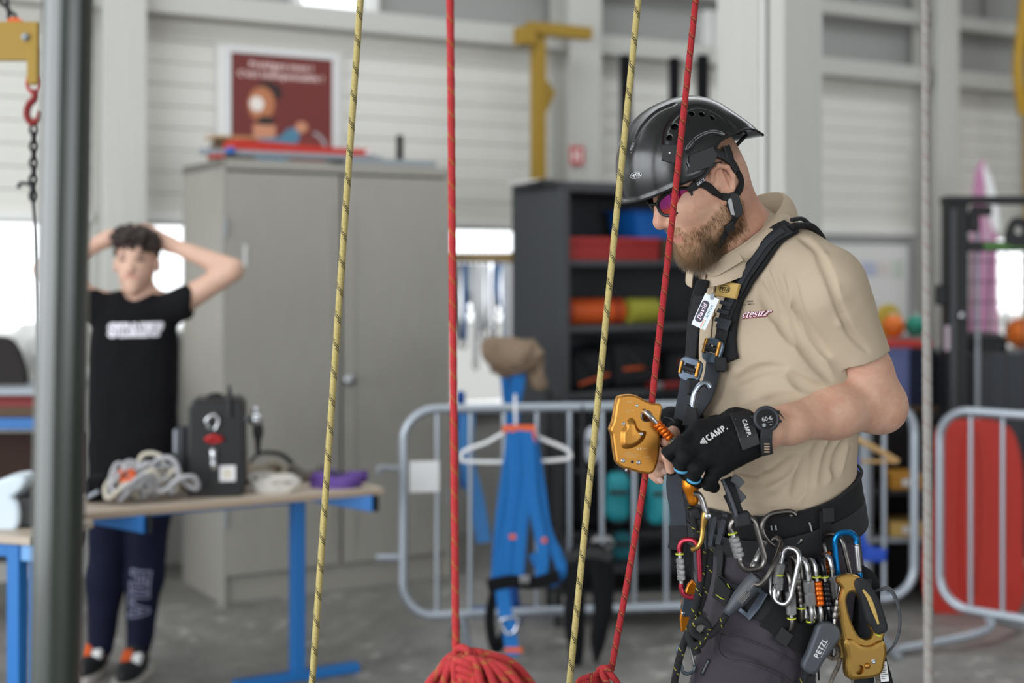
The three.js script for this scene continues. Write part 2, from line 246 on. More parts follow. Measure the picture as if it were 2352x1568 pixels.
// back wall: sill band, window band, cladding slats, beam, grey upper band
const COLS = [-0.95, 1.945, 4.72, 7.8, 10.75];
const bw = struct('wall_back', V(0, 0, 0), TH);
const HEAD = 1.84, TOP = 2.88;
const openings = [[-4.4, -1.2, 0.75, HEAD], [-0.75, 1.76, 1.2, HEAD], [2.12, 2.5, 1.2, HEAD], [3.86, 4.5, 0.72, HEAD], [7.56, 7.685, 1.15, 1.62], [8.5, 10.5, 0.9, HEAD], [11, 12.6, 0.9, HEAD]];
{
  let x = -5.4;
  for (const [a, b, s, h] of openings) {
    put(bw, 'wall_panel', box(a - x, HEAD, 0.2, (a + x) / 2, HEAD / 2, WALL - 0.1), M.plaster);
    put(bw, 'sill_panel', box(b - a, s, 0.2, (a + b) / 2, s / 2, WALL - 0.1), M.white);
    if (h < HEAD) put(bw, 'lintel_panel', box(b - a, HEAD - h, 0.2, (a + b) / 2, (HEAD + h) / 2, WALL - 0.1), M.plaster);
    x = b;
  }
  put(bw, 'wall_panel', box(13.2 - x, HEAD, 0.2, (13.2 + x) / 2, HEAD / 2, WALL - 0.1), M.plaster);
  put(bw, 'wall_core', box(18.6, TOP - HEAD + 0.1, 0.16, 3.9, (HEAD + TOP + 0.1) / 2, WALL - 0.12), M.plaster);
  const slat = new Map();
  for (let b = 0; b <= COLS.length; b++) {
    const x0 = b ? COLS[b - 1] + 0.11 : -5.3, x1 = b < COLS.length ? COLS[b] - 0.11 : 13.1, w = x1 - x0, n = 9, hh = (TOP - HEAD) / n;
    const g = box(w, hh - 0.003, 0.04, 0, 0, 0, 0.004);
    for (let i = 0; i < n; i++) { const o = put(bw, 'cladding_slat', g, M.clad); o.position.set((x0 + x1) / 2, HEAD + hh * (i + 0.5), WALL - 0.02 + (hash3(i, b, 3) - 0.5) * 0.004); }
    put(bw, 'shutter_rail', box(w, 0.05, 0.07, (x0 + x1) / 2, HEAD - 0.02, WALL + 0.01, 0.01), M.frame);
  }
  put(bw, 'beam', box(18.6, 0.12, 0.16, 3.9, TOP + 0.06, WALL + 0.06, 0.008), M.white);
  put(bw, 'upper_beam', box(18.6, 0.1, 0.12, 3.9, 3.36, WALL + 0.03, 0.008), M.white);
  // grey upper band with three high lights
  const ups = [[onWall(680, 0)[0], onWall(856, 0)[0], 3.03, 3.3], [onWall(1622, 70)[0], onWall(1643, 70)[0], 3.06, 3.2]];
  let u = -5.4;
  for (const [a, b, s, h] of ups) { put(bw, 'upper_panel', box(a - u, 1.9, 0.14, (a + u) / 2, 3.95, WALL - 0.12), M.upper); put(bw, 'upper_panel', box(b - a, s - 3.0, 0.14, (a + b) / 2, (3 + s) / 2, WALL - 0.12), M.upper); put(bw, 'upper_panel', box(b - a, 4.9 - h, 0.14, (a + b) / 2, (4.9 + h) / 2, WALL - 0.12), M.upper); u = b;
    const w = struct('window_high', V(0, 0, 0), TH); for (const e of [a, b]) put(w, 'window_jamb', box(0.05, h - s + 0.1, 0.1, e, (s + h) / 2, WALL - 0.02), M.frame); put(w, 'pane', box(b - a, h - s, 0.006, (a + b) / 2, (s + h) / 2, WALL - 0.12), M.glass); }
  put(bw, 'upper_panel', box(13.2 - u, 1.9, 0.14, (13.2 + u) / 2, 3.95, WALL - 0.12), M.upper);
  for (let i = 0; i < 14; i++) put(bw, 'upper_rib', box(0.06, 1.5, 0.05, -4.6 + i * 1.31, 4.15, WALL - 0.03), M.upper);
}
openings.forEach(([a, b, s, h], i) => {
  const w = struct('window_' + (i + 1), V(0, 0, 0), TH), z = WALL - 0.1;
  put(w, 'window_sill', box(b - a + 0.06, 0.035, 0.26, (a + b) / 2, s + 0.017, z + 0.03, 0.006), M.frame);
  const jw = Math.min(0.05, (b - a) * 0.1); for (const x of [a + jw / 2, b - jw / 2]) put(w, 'window_jamb', box(jw, h - s, 0.09, x, (s + h) / 2, z), M.frame);
  put(w, 'window_head', box(b - a, 0.05, 0.09, (a + b) / 2, h - 0.025, z), M.frame);
  const n = Math.max(1, Math.round((b - a) / 0.85));
  for (let k = 1; k < n; k++) put(w, 'mullion', box(0.05, h - s, 0.07, mix(a, b, k / n), (s + h) / 2, z), M.frame);
  for (let k = 0; k < n; k++) put(w, 'pane', box((b - a) / n - jw, h - s - 0.08, 0.006, mix(a, b, (k + 0.5) / n), (s + h) / 2, z), M.glass);
});
COLS.forEach((x, i) => {                                       // steel columns of the back wall
  const c = struct('column', V(0, 0, 0), TH); put(c, 'flange', box(0.22, 4.8, 0.022, x, 2.4, WALL + 0.23, 0.004), M.white); put(c, 'web', box(0.016, 4.8, 0.24, x, 2.4, WALL + 0.115), M.white); put(c, 'flange', box(0.22, 4.8, 0.022, x, 2.4, WALL + 0.011), M.white); put(c, 'base_plate', box(0.34, 0.025, 0.34, x, 0.0125, WALL + 0.18), M.white);
});
{ // free-standing steel column in front of the shelf wall, with a conduit
  const c = struct('column', V(0, 0, 0), TH), q = toHall(P(1800, 900, 6.3)); q.y = 0;
  put(c, 'flange', box(0.23, 4.82, 0.03, q.x + 0.115, 2.41, q.z - 0.015, 0.005), M.white); put(c, 'flange', box(0.23, 4.82, 0.03, q.x + 0.115, 2.41, q.z - 0.455, 0.005), M.white);
  put(c, 'cover_plate', box(0.03, 4.82, 0.28, q.x + 0.02, 2.41, q.z - 0.31, 0.004), M.white); put(c, 'cover_plate', box(0.03, 4.82, 0.11, q.x + 0.045, 2.41, q.z - 0.085, 0.004), M.white); put(c, 'web', box(0.05, 4.82, 0.41, q.x + 0.13, 2.41, q.z - 0.235), M.white);
  put(c, 'conduit', [rod(V(q.x + 0.012, 0, q.z - 0.15), V(q.x + 0.012, 4.8, q.z - 0.15), 0.011)], M.frame);
  put(c, 'base_plate', box(0.34, 0.025, 0.56, q.x + 0.115, 0.0125, q.z - 0.235), M.white);
}
// side walls and front wall with their open gates
function gateWall(name, along, at, a, b, gates, height) {
  const w = struct(name, V(0, 0, 0), TH), slab = (u0, u1, y0, y1, n) => put(w, n, along === 'z' ? box(0.25, y1 - y0, u1 - u0, at, (y0 + y1) / 2, (u0 + u1) / 2) : box(u1 - u0, y1 - y0, 0.25, (u0 + u1) / 2, (y0 + y1) / 2, at), M.plaster);
  let u = a; for (const [g0, g1] of gates) { slab(u, g0, 0, 4.9, 'wall_panel'); slab(g0, g1, height, 4.9, 'gate_lintel'); u = g1; } slab(u, b, 0, 4.9, 'wall_panel');
}
gateWall('wall_left', 'z', -5.4, -7.5, 9.3, [[-6.2, 5.2]], 4.2);
gateWall('wall_front', 'x', 9.3, -5.4, 13.2, [[-1.7, 8.1]], 4.2);
gateWall('wall_right', 'z', 13.2, -7.5, 9.3, [], 4.2);
{ // painted panel closing the far bay
  const w = struct('wall_partition', V(0, 0, 0), TH), [x] = onWall(2334, 400); put(w, 'partition_panel', box(0.9, 1.3, 0.05, x + 0.5, 2.35, WALL + 0.12), mat(0x5f7a55, 0.7));
}

// ================================================================ FAR OBJECTS
Object.assign(M, {
  cabinet: mat(0xa09d96, 0.5, 0.0, { map: scuff }), black: mat(0x0c0c0f, 0.55), blackSoft: mat(0x0b0b0e, 0.92, 0, { specularIntensity: 0.5 }), shelf: mat(0x3c3e42, 0.55), steel: mat(0xaeb0b2, 0.32, 1), galv: mat(0xa9b0b8, 0.42, 0.75), galvDull: mat(0x9aa0a6, 0.6, 0.5),
  yellow: mat(0xb98f1e, 0.55), ochre: mat(0x9a7a22, 0.6), red: mat(0xb3191c, 0.55), redDark: mat(0x7d1613, 0.6), orange: mat(0xd2571c, 0.6), blue: mat(0x0e63b8, 0.5), blueDark: mat(0x0a4a96, 0.6), navy: mat(0x14203c, 0.7), teal: mat(0x0b7d86, 0.65), green: mat(0x157c3a, 0.5), purple: mat(0x5d3f8a, 0.7), wood: mat(0xb48f5e, 0.6), brown: mat(0x5e4a38, 0.85), whitePl: mat(0xdcdcdc, 0.45), paper: mat(0xe2e2de, 0.8), lavender: mat(0x6c74a8, 0.6), pink: mat(0xc98aae, 0.6), chrome: mat(0xd2d4d8, 0.15, 1), crimson: mat(0xb82818, 0.5),
});
M.strapBlue = mat(0x0c68ae, 0.75, 0, { bumpMap: rep(webTex, 1, 30), bumpScale: 0.0006 });
const hallThing = (name, label, category, hx, y, hz, group) => thing(name, label, category, hall(hx, y, hz), TH, group);

{ // tall two-door cabinet
  const c = hallThing('metal_cabinet', 'tall grey two-door steel cabinet behind the blue workbench', 'cabinet', 2.777, 0, -6.66), w = 1.2, h = 2.07, d = 0.6;
  put(c, 'side_panel', box(0.02, h, d, -w / 2 + 0.01, h / 2, 0, 0.004), M.cabinet); put(c, 'side_panel', box(0.02, h, d, w / 2 - 0.01, h / 2, 0, 0.004), M.cabinet);
  put(c, 'top_panel', box(w, 0.05, d, 0, h - 0.025, 0, 0.006), M.cabinet); put(c, 'back_panel', box(w - 0.04, h - 0.05, 0.01, 0, h / 2, -d / 2 + 0.01), M.cabinet); put(c, 'plinth', box(w - 0.04, 0.12, d - 0.03, 0, 0.06, -0.005, 0.004), M.cabinet);
  put(c, 'bottom_panel', box(w - 0.04, 0.02, d - 0.06, 0, 0.13, 0), M.cabinet);
  for (const s of [-1, 1]) { const dr = put(c, 'door', box(w / 2 - 0.024, h - 0.19, 0.022, s * (w / 4 - 0.004), 0.125 + (h - 0.18) / 2, d / 2 - 0.012, 0.004), M.cabinet); put(dr, 'stiffener', box(0.014, h - 0.4, 0.006, s * 0.06, h / 2, d / 2 + 0.001, 0.002), M.cabinet); for (const y of [0.4, 1.75]) put(dr, 'hinge', box(0.012, 0.09, 0.02, s * (w / 2 - 0.014), y, d / 2 + 0.002, 0.003), M.galvDull); }
  const k = put(c, 'door_handle', [lathe([[0, 0.05], [0.02, 0.048], [0.028, 0.04], [0.028, 0.034], [0.012, 0.03], [0.012, 0], [0.026, 0]], V(0.03, 1.02, d / 2), V(0.03, 1.02, d / 2 + 1), 16)], M.steel); put(k, 'key_slot', box(0.014, 0.004, 0.003, 0.03, 1.02, d / 2 + 0.051), M.black);
  put(c, 'strap_mark', box(0.012, 0.1, 0.004, -0.49, 1.62, d / 2 + 0.002), M.paper);
}
{ // things lying on the cabinet
  const y = 2.07;
  const t = hallThing('tile_cutter', 'long red and grey tile cutter lying on top of the cabinet', 'cutter', 2.52, y, -6.42); t.scale.y = 0.6;
  put(t, 'rail', box(0.86, 0.045, 0.05, 0.05, 0.05, 0.02, 0.006), M.galvDull); put(t, 'bed', [plate([[-0.3, 0], [0.42, 0], [0.42, 0.05], [0.2, 0.05], [-0.28, 0.085]], 0.16, new THREE.Matrix4().setPosition(0.02, 0.075, -0.06))], M.crimson); put(t, 'foot', box(0.05, 0.028, 0.1, -0.36, 0.014, 0.02, 0.004), M.crimson); put(t, 'foot', box(0.07, 0.028, 0.1, 0.24, 0.014, 0.02, 0.004), M.black);
  put(t, 'end_cap', box(0.07, 0.05, 0.06, -0.4, 0.05, 0.02, 0.006), M.galvDull); put(t, 'handle_knob', [lathe([[0, 0.03], [0.02, 0.028], [0.027, 0.015], [0.02, 0], [0, 0]], V(-0.3, 0.06, 0.04), V(-0.3, 0.06, 1), 14)], M.blue); put(t, 'bolt', [lathe([[0, 0.02], [0.02, 0.016], [0.022, 0], [0, 0]], V(0.42, 0.1, 0.02), V(0.42, 0.1, 1), 12)], M.whitePl);
  const b = hallThing('wooden_block', 'small brown wooden offcut block on top of the cabinet', 'wood block', 2.33, y, -6.68); b.scale.y = 0.62; put(b, 'block', [plate([[-0.09, 0], [0.1, 0], [0.11, 0.19], [0.05, 0.17], [0.0, 0.2], [-0.07, 0.18], [-0.1, 0.1]], 0.12)], M.brown); put(b, 'crosspiece', box(0.22, 0.02, 0.14, 0, 0.2, 0, 0.003), M.wood);
  const s = hallThing('bar_clamp', 'short black upright bar standing on the far end of the cabinet', 'clamp', 3.18, y, -6.55); put(s, 'bar', box(0.035, 0.17, 0.02, 0, 0.085, 0, 0.004), M.black); put(s, 'jaw', box(0.16, 0.018, 0.035, -0.04, 0.009, 0, 0.004), M.galvDull);
  const l = hallThing('metal_angle', 'thin grey metal angle lying along the cabinet front edge', 'angle bar', 3.05, y, -6.39); put(l, 'angle_leg', box(0.5, 0.004, 0.03, 0, 0.002, 0), M.galvDull); put(l, 'angle_leg', box(0.5, 0.03, 0.004, 0, 0.015, 0.013), M.galvDull);
}
{ // poster with a print of a figure in blue: redrawn as a plain picture
  const [x0, y0] = onWall(531, 122), [x1] = onWall(752, 130), y1 = onWall(640, 352)[1], w = x1 - x0 + 0.03, h = y0 - y1 + 0.13;
  const t = thing('poster', 'framed dark red poster with pale lettering on the wall above the cabinet', 'poster', hall((x0 + x1) / 2, y0 - h, WALL + 0.03), TH);
  const p = print(512, 640, (g) => {
    g.fillStyle = '#6d2722'; g.fillRect(0, 0, 512, 640); g.fillStyle = '#7a2f28'; g.fillRect(0, 420, 512, 220);
    g.fillStyle = '#f0d9d4'; g.font = 'bold 44px sans-serif'; g.textAlign = 'center'; g.fillText('Protégez-vous !', 250, 70); g.fillText('C\u2019est indispensable !', 250, 122);
    g.fillStyle = '#2a1512'; g.beginPath(); g.ellipse(190, 190, 66, 50, 0.2, 0, 7); g.fill(); g.fillStyle = '#b5714a'; g.beginPath(); g.ellipse(150, 260, 66, 92, 0.1, 0, 7); g.fill(); g.fillStyle = '#e8ded6'; g.beginPath(); g.ellipse(128, 262, 36, 40, 0, 0, 7); g.fill(); g.fillStyle = '#1a1413'; g.beginPath(); g.ellipse(172, 350, 42, 26, 0, 0, 7); g.fill();
    g.fillStyle = '#c98a6a'; g.fillRect(110, 370, 110, 110); g.fillStyle = '#4f7f99'; g.beginPath(); g.moveTo(60, 560); g.lineTo(90, 450); g.lineTo(240, 430); g.lineTo(290, 380); g.lineTo(350, 372); g.lineTo(340, 440); g.lineTo(280, 560); g.closePath(); g.fill(); g.fillStyle = '#c98a6a'; g.beginPath(); g.ellipse(352, 372, 32, 30, 0, 0, 7); g.fill(); g.strokeStyle = '#a6a2a8'; g.lineWidth = 16; g.beginPath(); g.arc(390, 480, 84, -1.3, 0.6); g.stroke();
  });
  put(t, 'frame', [box(w + 0.06, 0.03, 0.03, 0, h + 0.015, 0, 0.004), box(w + 0.06, 0.03, 0.03, 0, -0.015, 0, 0.004), box(0.03, h, 0.03, -w / 2 - 0.015, h / 2, 0, 0.004), box(0.03, h, 0.03, w / 2 + 0.015, h / 2, 0, 0.004)], M.whitePl);
  put(t, 'picture', box(w, h, 0.008, 0, h / 2, 0.002), mat(0xffffff, 0.45, 0, { map: p }));
  put(t, 'backing_board', box(w + 0.14, h + 0.08, 0.008, 0, h / 2, -0.014), M.paper);
}
{ // far yellow jib crane on the wall column
  const q = onWall(1236, 200, 0.42), y = (py) => onWall(1236, py, 0.42)[1];
  const t = hallThing('jib_crane', 'ochre yellow wall jib crane on the far white column', 'crane', q[0], y(412) - 0.7, WALL + 0.42);
  const y0 = y(412) - 0.7, Y = (py) => y(py) - y0;
  put(t, 'mast', box(0.07, Y(70), 0.07, 0, Y(70) / 2, 0, 0.005), M.ochre); put(t, 'jib_arm', box(0.42, 0.07, 0.07, 0.13, Y(68), 0.02, 0.005), M.ochre); put(t, 'trolley', box(0.1, 0.1, 0.1, -0.1, Y(88), 0.02, 0.008), M.ochre); put(t, 'gusset', [plate([[0, 0], [0.08, -0.1], [0, -0.26]], 0.02, new THREE.Matrix4().setPosition(0.03, Y(170), 0))], M.ochre); put(t, 'bracket', box(0.2, 0.06, 0.3, 0.02, 0.25, -0.2), M.ochre);
  const s = onWall(2345, 60, 0.5), t2 = hallThing('jib_crane', 'pale yellow jib crane with curved brace beside the green panel', 'crane', s[0] + 0.02, 1.2, WALL + 0.5);
  put(t2, 'mast', box(0.1, 3, 0.1, 0.12, 1.5, 0, 0.006), M.yellow); put(t2, 'brace', [tube([V(0.08, 2.9, 0), V(-0.02, 2.2, 0.02), V(-0.08, 1.75, 0.02), V(-0.02, 1.45, 0.02)], 0.035)], M.yellow);
}
{ // fire sign on the far column
  const [x, y] = onWall(1325, 357, 0.26), t = hallThing('fire_sign', 'small red and white fire safety sign on the far column', 'sign', x, y - 0.055, WALL + 0.26);
  put(t, 'sign_plate', box(0.1, 0.11, 0.004, 0, 0.055, 0), mat(0xffffff, 0.5, 0, { map: print(128, 128, (g) => { g.fillStyle = '#c42a2a'; g.fillRect(0, 0, 128, 128); g.fillStyle = '#f4e9e6'; g.fillRect(26, 26, 30, 80); g.fillRect(70, 22, 36, 30); g.fillRect(74, 62, 30, 44); }) }));
}
// black padded posts standing behind the shelf
[[1437, 132, 0.036], [1549, 138, 0.034], [1614, 132, 0.038]].forEach(([px, py, r], i) => {
  const d = 8.15, b = P(px, py, d), t = thing('padded_post', ['black padded post nearest the yellow rope above the dark shelf', 'thin middle black padded post above the dark shelf', 'black padded post beside the white column above the dark shelf'][i], 'post', V(b.x, 0, b.z), 0, 'padded posts behind the dark shelf');
  put(t, 'post', [rod(V(0, 0, 0), V(0, b.y, 0), r - 0.008)], M.galvDull); put(t, 'padding', [lathe([[0, b.y - 0.6], [r, b.y - 0.6], [r, b.y + 0.005], [r * 0.8, b.y + 0.015], [0, b.y + 0.015]], V(0, 0, 0), V(0, 1, 0), 18)], M.blackSoft); put(t, 'foot_plate', box(0.12, 0.01, 0.12, 0, 0.005, 0), M.black);
});
{ // open dark shelf
  const fl = toHall(P(1287, 700, 6.83)), w = 1.2, h = 1.98, dp = 0.46, t = hallThing('storage_shelf', 'open dark grey metal storage shelf behind the crowd barrier', 'shelf', fl.x + w / 2, 0, fl.z - dp / 2);
  put(t, 'side_panel', box(0.03, h, dp, -w / 2 + 0.015, h / 2, 0, 0.004), M.shelf); put(t, 'side_panel', box(0.03, h, dp, w / 2 - 0.015, h / 2, 0, 0.004), M.shelf); put(t, 'back_panel', box(w, h, 0.01, 0, h / 2, -dp / 2 + 0.01), M.shelf); put(t, 'top_panel', box(w, 0.05, dp, 0, h - 0.025, 0, 0.006), M.shelf); put(t, 'front_frame', box(0.045, h - 0.05, 0.02, -w / 2 + 0.0225, h / 2 - 0.025, dp / 2 + 0.004, 0.003), M.shelf); put(t, 'front_frame', box(0.045, h - 0.05, 0.02, w / 2 - 0.0225, h / 2 - 0.025, dp / 2 + 0.004, 0.003), M.shelf); put(t, 'plinth', box(w - 0.06, 0.08, dp - 0.03, 0, 0.04, 0), M.shelf);
  const SH = [1.6, 1.28, 0.955, 0.52]; for (const y of SH) put(t, 'shelf_board', box(w - 0.06, 0.03, dp - 0.03, 0, y - 0.015, 0, 0.004), M.shelf);
  const at = (x, y, z = 0.05) => V(x, y, z).applyMatrix4(t.matrixWorld);
  const item = (n, l, c, x, y, z = 0.05) => thing(n, l, c, at(x, y, z), TH);
  let o = item('flat_box', 'long red flat box on the upper board of the dark shelf', 'box', -0.26, SH[0]); put(o, 'carton', box(0.54, 0.1, 0.3, 0, 0.05, 0, 0.006), mat(0x8e1d1a, 0.6)); put(o, 'lid_edge', box(0.55, 0.025, 0.31, 0, 0.1, 0, 0.004), mat(0x9a241f, 0.6));
  o = item('cardboard_box', 'brown cardboard box next to the red flat box', 'box', 0.16, SH[0]); put(o, 'carton', box(0.22, 0.11, 0.26, 0, 0.055, 0, 0.004), M.brown); put(o, 'tape', box(0.03, 0.001, 0.26, 0, 0.111, 0), M.wood);
  o = item('blue_crate', 'bright blue plastic crate on top of the red flat box', 'crate', 0.1, SH[0] + 0.115, 0.0); put(o, 'bin', [plate([[-0.16, 0], [0.16, 0], [0.18, 0.13], [-0.18, 0.13]], 0.24)], M.blue); put(o, 'rim', box(0.4, 0.015, 0.28, 0, 0.135, 0, 0.005), M.blueDark);
  o = item('orange_tube', 'orange cylindrical gear bag on the middle board of the dark shelf', 'bag', -0.33, SH[1] + 0.066); { const a = V(-0.2, 0, 0), b = V(0.2, 0, 0); put(o, 'bag_body', [lathe([[0, 0], [0.06, 0], [0.066, 0.008], [0.066, 0.392], [0.06, 0.4], [0, 0.4]], a, b, 24)], M.orange); for (const s of [0.06, 0.34]) put(o, 'band', [lathe([[0.066, s], [0.0685, s], [0.0685, s + 0.018], [0.066, s + 0.018]], a, b, 24)], M.redDark); }
  o = item('yellow_tube', 'yellow green rolled gear bag beside the orange one', 'bag', -0.03, SH[1] + 0.066, 0.1); { const a = V(-0.09, 0, 0), b = V(0.09, 0, 0); put(o, 'bag_body', [lathe([[0, 0], [0.058, 0], [0.066, 0.01], [0.066, 0.17], [0.058, 0.18], [0, 0.18]], a, b, 24)], mat(0x97952e, 0.7)); put(o, 'end_ring', [lathe([[0.03, 0.178], [0.045, 0.182], [0.045, 0.178]], a, b, 20)], M.black); }
  const bagM = mat(0x17181b, 0.85), bl = [['black equipment bag with orange trim low in the dark shelf', -0.36, 0.26, 0.2], ['black folded harness bag with an orange strap in the dark shelf', -0.08, 0.3, 0.24], ['black gear bag with red edge at the far side of the shelf', 0.28, 0.34, 0.18]];
  bl.forEach(([l, x, w2, hh], i) => { const b = item('gear_bag', l, 'bag', x, SH[2]); b.userData.group = 'black bags in the dark shelf'; put(b, 'bag_body', box(w2, hh, 0.22, 0, hh / 2, 0, 0.06), bagM); put(b, 'trim', box(w2 * 0.7, 0.012, 0.004, 0, hh * (0.3 + 0.15 * i), 0.112, 0, [0, 0, 0.25 - 0.2 * i]), M.orange); put(b, 'carry_strap', [sweep(resample([V(-w2 * 0.3, hh * 0.9, 0.1), V(-w2 * 0.1, hh * 0.55, 0.16), V(w2 * 0.15, hh * 0.5, 0.16), V(w2 * 0.32, hh * 0.88, 0.1)], 16), rectProfile(0.004, 0.025))], bagM); });
  o = item('red_strap_roll', 'flat red strap roll lying in front of the black bags', 'strap', 0.2, SH[2], 0.2); put(o, 'roll', box(0.5, 0.03, 0.08, 0, 0.015, 0, 0.01), M.redDark); put(o, 'buckle', box(0.04, 0.034, 0.05, -0.22, 0.017, 0.02, 0.004), M.steel);
  o = item('folded_tarp', 'folded dark blue tarpaulin behind the black bags in the shelf', 'tarp', -0.2, SH[2], -0.13); put(o, 'fold', box(0.5, 0.17, 0.06, 0, 0.085, 0, 0.03), mat(0x0d3b66, 0.8)); put(o, 'fold', box(0.46, 0.2, 0.05, 0.03, 0.1, -0.05, 0.025), mat(0x0d3b66, 0.8));
  o = item('paper_sheet', 'sheet of white paper hanging over the top corner of the dark shelf', 'paper', -w / 2 + 0.04, h, -0.06); put(o, 'page', [sheet(8, 4, (u, v) => V(-0.1 + u * 0.2, 0.004 + 0.012 * u + 0.01 * Math.sin(u * 5), -0.13 + v * 0.28), 0.001)], M.paper);
}
{ // rack with hung gear before the far window
  const d = 7.5, L = P(1030, 592, d), R = P(1196, 592, d), t = thing('gear_rack', 'yellow rail rack hung with gear before the far bright window', 'rack', V((L.x + R.x) / 2, 0, -d));
  const w = R.x - L.x, y = L.y;
  put(t, 'rail', box(w, 0.05, 0.03, 0, y, 0, 0.006), M.yellow); for (const s of [-1, 1]) { put(t, 'upright', [rod(V(s * w / 2, 0, 0), V(s * w / 2, y, 0), 0.014)], M.galvDull); put(t, 'foot', box(0.03, 0.03, 0.4, s * w / 2, 0.015, 0, 0.004), M.galvDull); }
  reseed(77);
  for (let i = 0; i < 12; i++) {
    const x = L.x + w * (0.06 + i / 12.6), len = rnd(0.25, 0.62), r = rnd(0.012, 0.02), top = y - 0.03, m = [M.steel, M.chrome, M.strapBlue, M.galv, M.whitePl, M.steel][i % 6];
    const labels = ['first', 'second', 'third', 'fourth', 'fifth', 'sixth', 'seventh', 'eighth', 'ninth', 'tenth', 'eleventh', 'twelfth'];
    const g = thing('hung_lanyard', labels[i] + ' lanyard from the red rope on the yellow rail rack', 'lanyard', V(x, top - len, -d + 0.03), 0, 'lanyards on the yellow rail rack');
    put(g, 'hook', [tube([V(0, len, 0), V(0.018, len + 0.015, 0.01), V(0.02, len + 0.045, 0), V(0, len + 0.06, -0.02)], 0.004)], M.steel); put(g, 'webbing', [sweep(resample([V(0, len, 0), V(rnd(-0.01, 0.01), len * 0.5, 0.01), V(0, 0.05, 0)], 12), rectProfile(0.03, 0.006), { up: V(0, 0, 1) })], m); put(g, 'end_ring', [tube([V(0, 0.05, 0), V(r, 0.03, 0), V(0, 0, 0), V(-r, 0.03, 0)], 0.005, { closed: true, n: 20 })], M.chrome);
  }
}
{ // right-hand wall: notice boards
  const [x0, y0] = onWall(1886, 556), [x1] = onWall(2078, 560), y1 = onWall(1980, 775)[1], t = hallThing('notice_board', 'white notice board covered with papers on the wall behind the man', 'notice board', (x0 + x1) / 2, y1, WALL + 0.04), w = x1 - x0, h = y0 - y1;
  put(t, 'board', box(w, h, 0.015, 0, h / 2, 0), M.paper); put(t, 'frame', [box(w + 0.04, 0.02, 0.025, 0, h, 0), box(w + 0.04, 0.02, 0.025, 0, 0, 0), box(0.02, h, 0.025, -w / 2, h / 2, 0), box(0.02, h, 0.025, w / 2, h / 2, 0)], M.galvDull);
  reseed(5); for (let i = 0; i < 9; i++) { const pw = rnd(0.1, 0.16), ph = rnd(0.08, 0.14); put(t, 'pinned_sheet', box(pw, ph, 0.002, -w / 2 + 0.12 + (i % 5) * (w - 0.24) / 4, h * (i < 5 ? 0.72 : 0.28), 0.009), mat([0xc8cbd8, 0xd8d8d4, 0xb9bfd4, 0xd9d2cc, 0xc9d3c6][i % 5], 0.8)); }
}
{ // crates and toys on a dark bench at the far right
  const d = 7.3, b = P(2085, 930, d), t = thing('side_bench', 'dark bench carrying the blue crates near the forklift', 'bench', V(b.x, 0, -d - 0.15)), y = P(2085, 930, d).y;
  put(t, 'bench_top', box(0.34, 0.03, 0.4, 0, y - 0.015, 0, 0.004), M.brown); for (const [x, z] of [[-1, -1], [1, -1], [-1, 1], [1, 1]]) put(t, 'leg', box(0.04, y - 0.03, 0.04, x * 0.15, (y - 0.03) / 2, z * 0.18), M.black); put(t, 'lower_shelf', box(0.3, 0.02, 0.36, 0, 0.3, 0), M.galvDull);
  const mk = (n, l, c, px, py, w, h, dep, m, dz = 0) => { const p = P(px, py, d), o = thing(n, l, c, V(p.x, p.y, -d - 0.15 + dz)); put(o, 'bin', box(w, h, dep, 0, h / 2, 0, 0.008), m); put(o, 'rim', box(w + 0.02, 0.018, dep + 0.02, 0, h - 0.009, 0, 0.004), m); return o; };
  mk('storage_crate', 'lavender blue plastic crate on the dark bench', 'crate', 2058, 930, 0.12, 0.29, 0.3, M.lavender, 0.04); mk('storage_crate', 'dark navy crate with white label beside the lavender crate', 'crate', 2112, 930, 0.11, 0.29, 0.3, M.navy, 0.04);
  const ballOf = (l, px, py, r, m) => { const p = P(px, py, d), o = thing('plastic_float', l, 'float', V(p.x, p.y - r, -d - 0.12)); put(o, 'shell', [new THREE.SphereGeometry(r, 24, 16).translate(0, r, 0)], m); put(o, 'valve', [lathe([[0, 0.012], [0.012, 0.01], [0.014, 0], [0, 0]], V(0, 2 * r - 0.003, 0), V(0, 3, 0), 10)], M.whitePl); };
  ballOf('round orange float on top of the blue crates', 2066, 752, 0.06, mat(0xe8741c, 0.5)); ballOf('round teal green float on top of the blue crates', 2119, 750, 0.056, mat(0x1f8a73, 0.5));
  let p = P(2090, 798, d), o = thing('flat_tray', 'flat red tray between the floats and the crates', 'tray', V(p.x, p.y, -d - 0.13)); put(o, 'tray_base', box(0.24, 0.012, 0.2, 0, 0.006, 0, 0.003), mat(0xd84a42, 0.6)); for (const z of [0.1, -0.1]) put(o, 'tray_rim', box(0.24, 0.03, 0.01, 0, 0.015, z), mat(0xd84a42, 0.6));
  p = P(2072, 720, d); o = thing('yellow_plant_pot', 'small yellow tuft of straps behind the orange float', 'straps', V(p.x, p.y - 0.12, -d - 0.3)); put(o, 'strap_bundle', [plate(spline2([[-0.07, 0], [0.07, 0], [0.06, 0.12], [0.02, 0.16], [-0.04, 0.13]], 30), 0.06)], mat(0xc9b24a, 0.7)); o.name = 'strap_tuft';
}
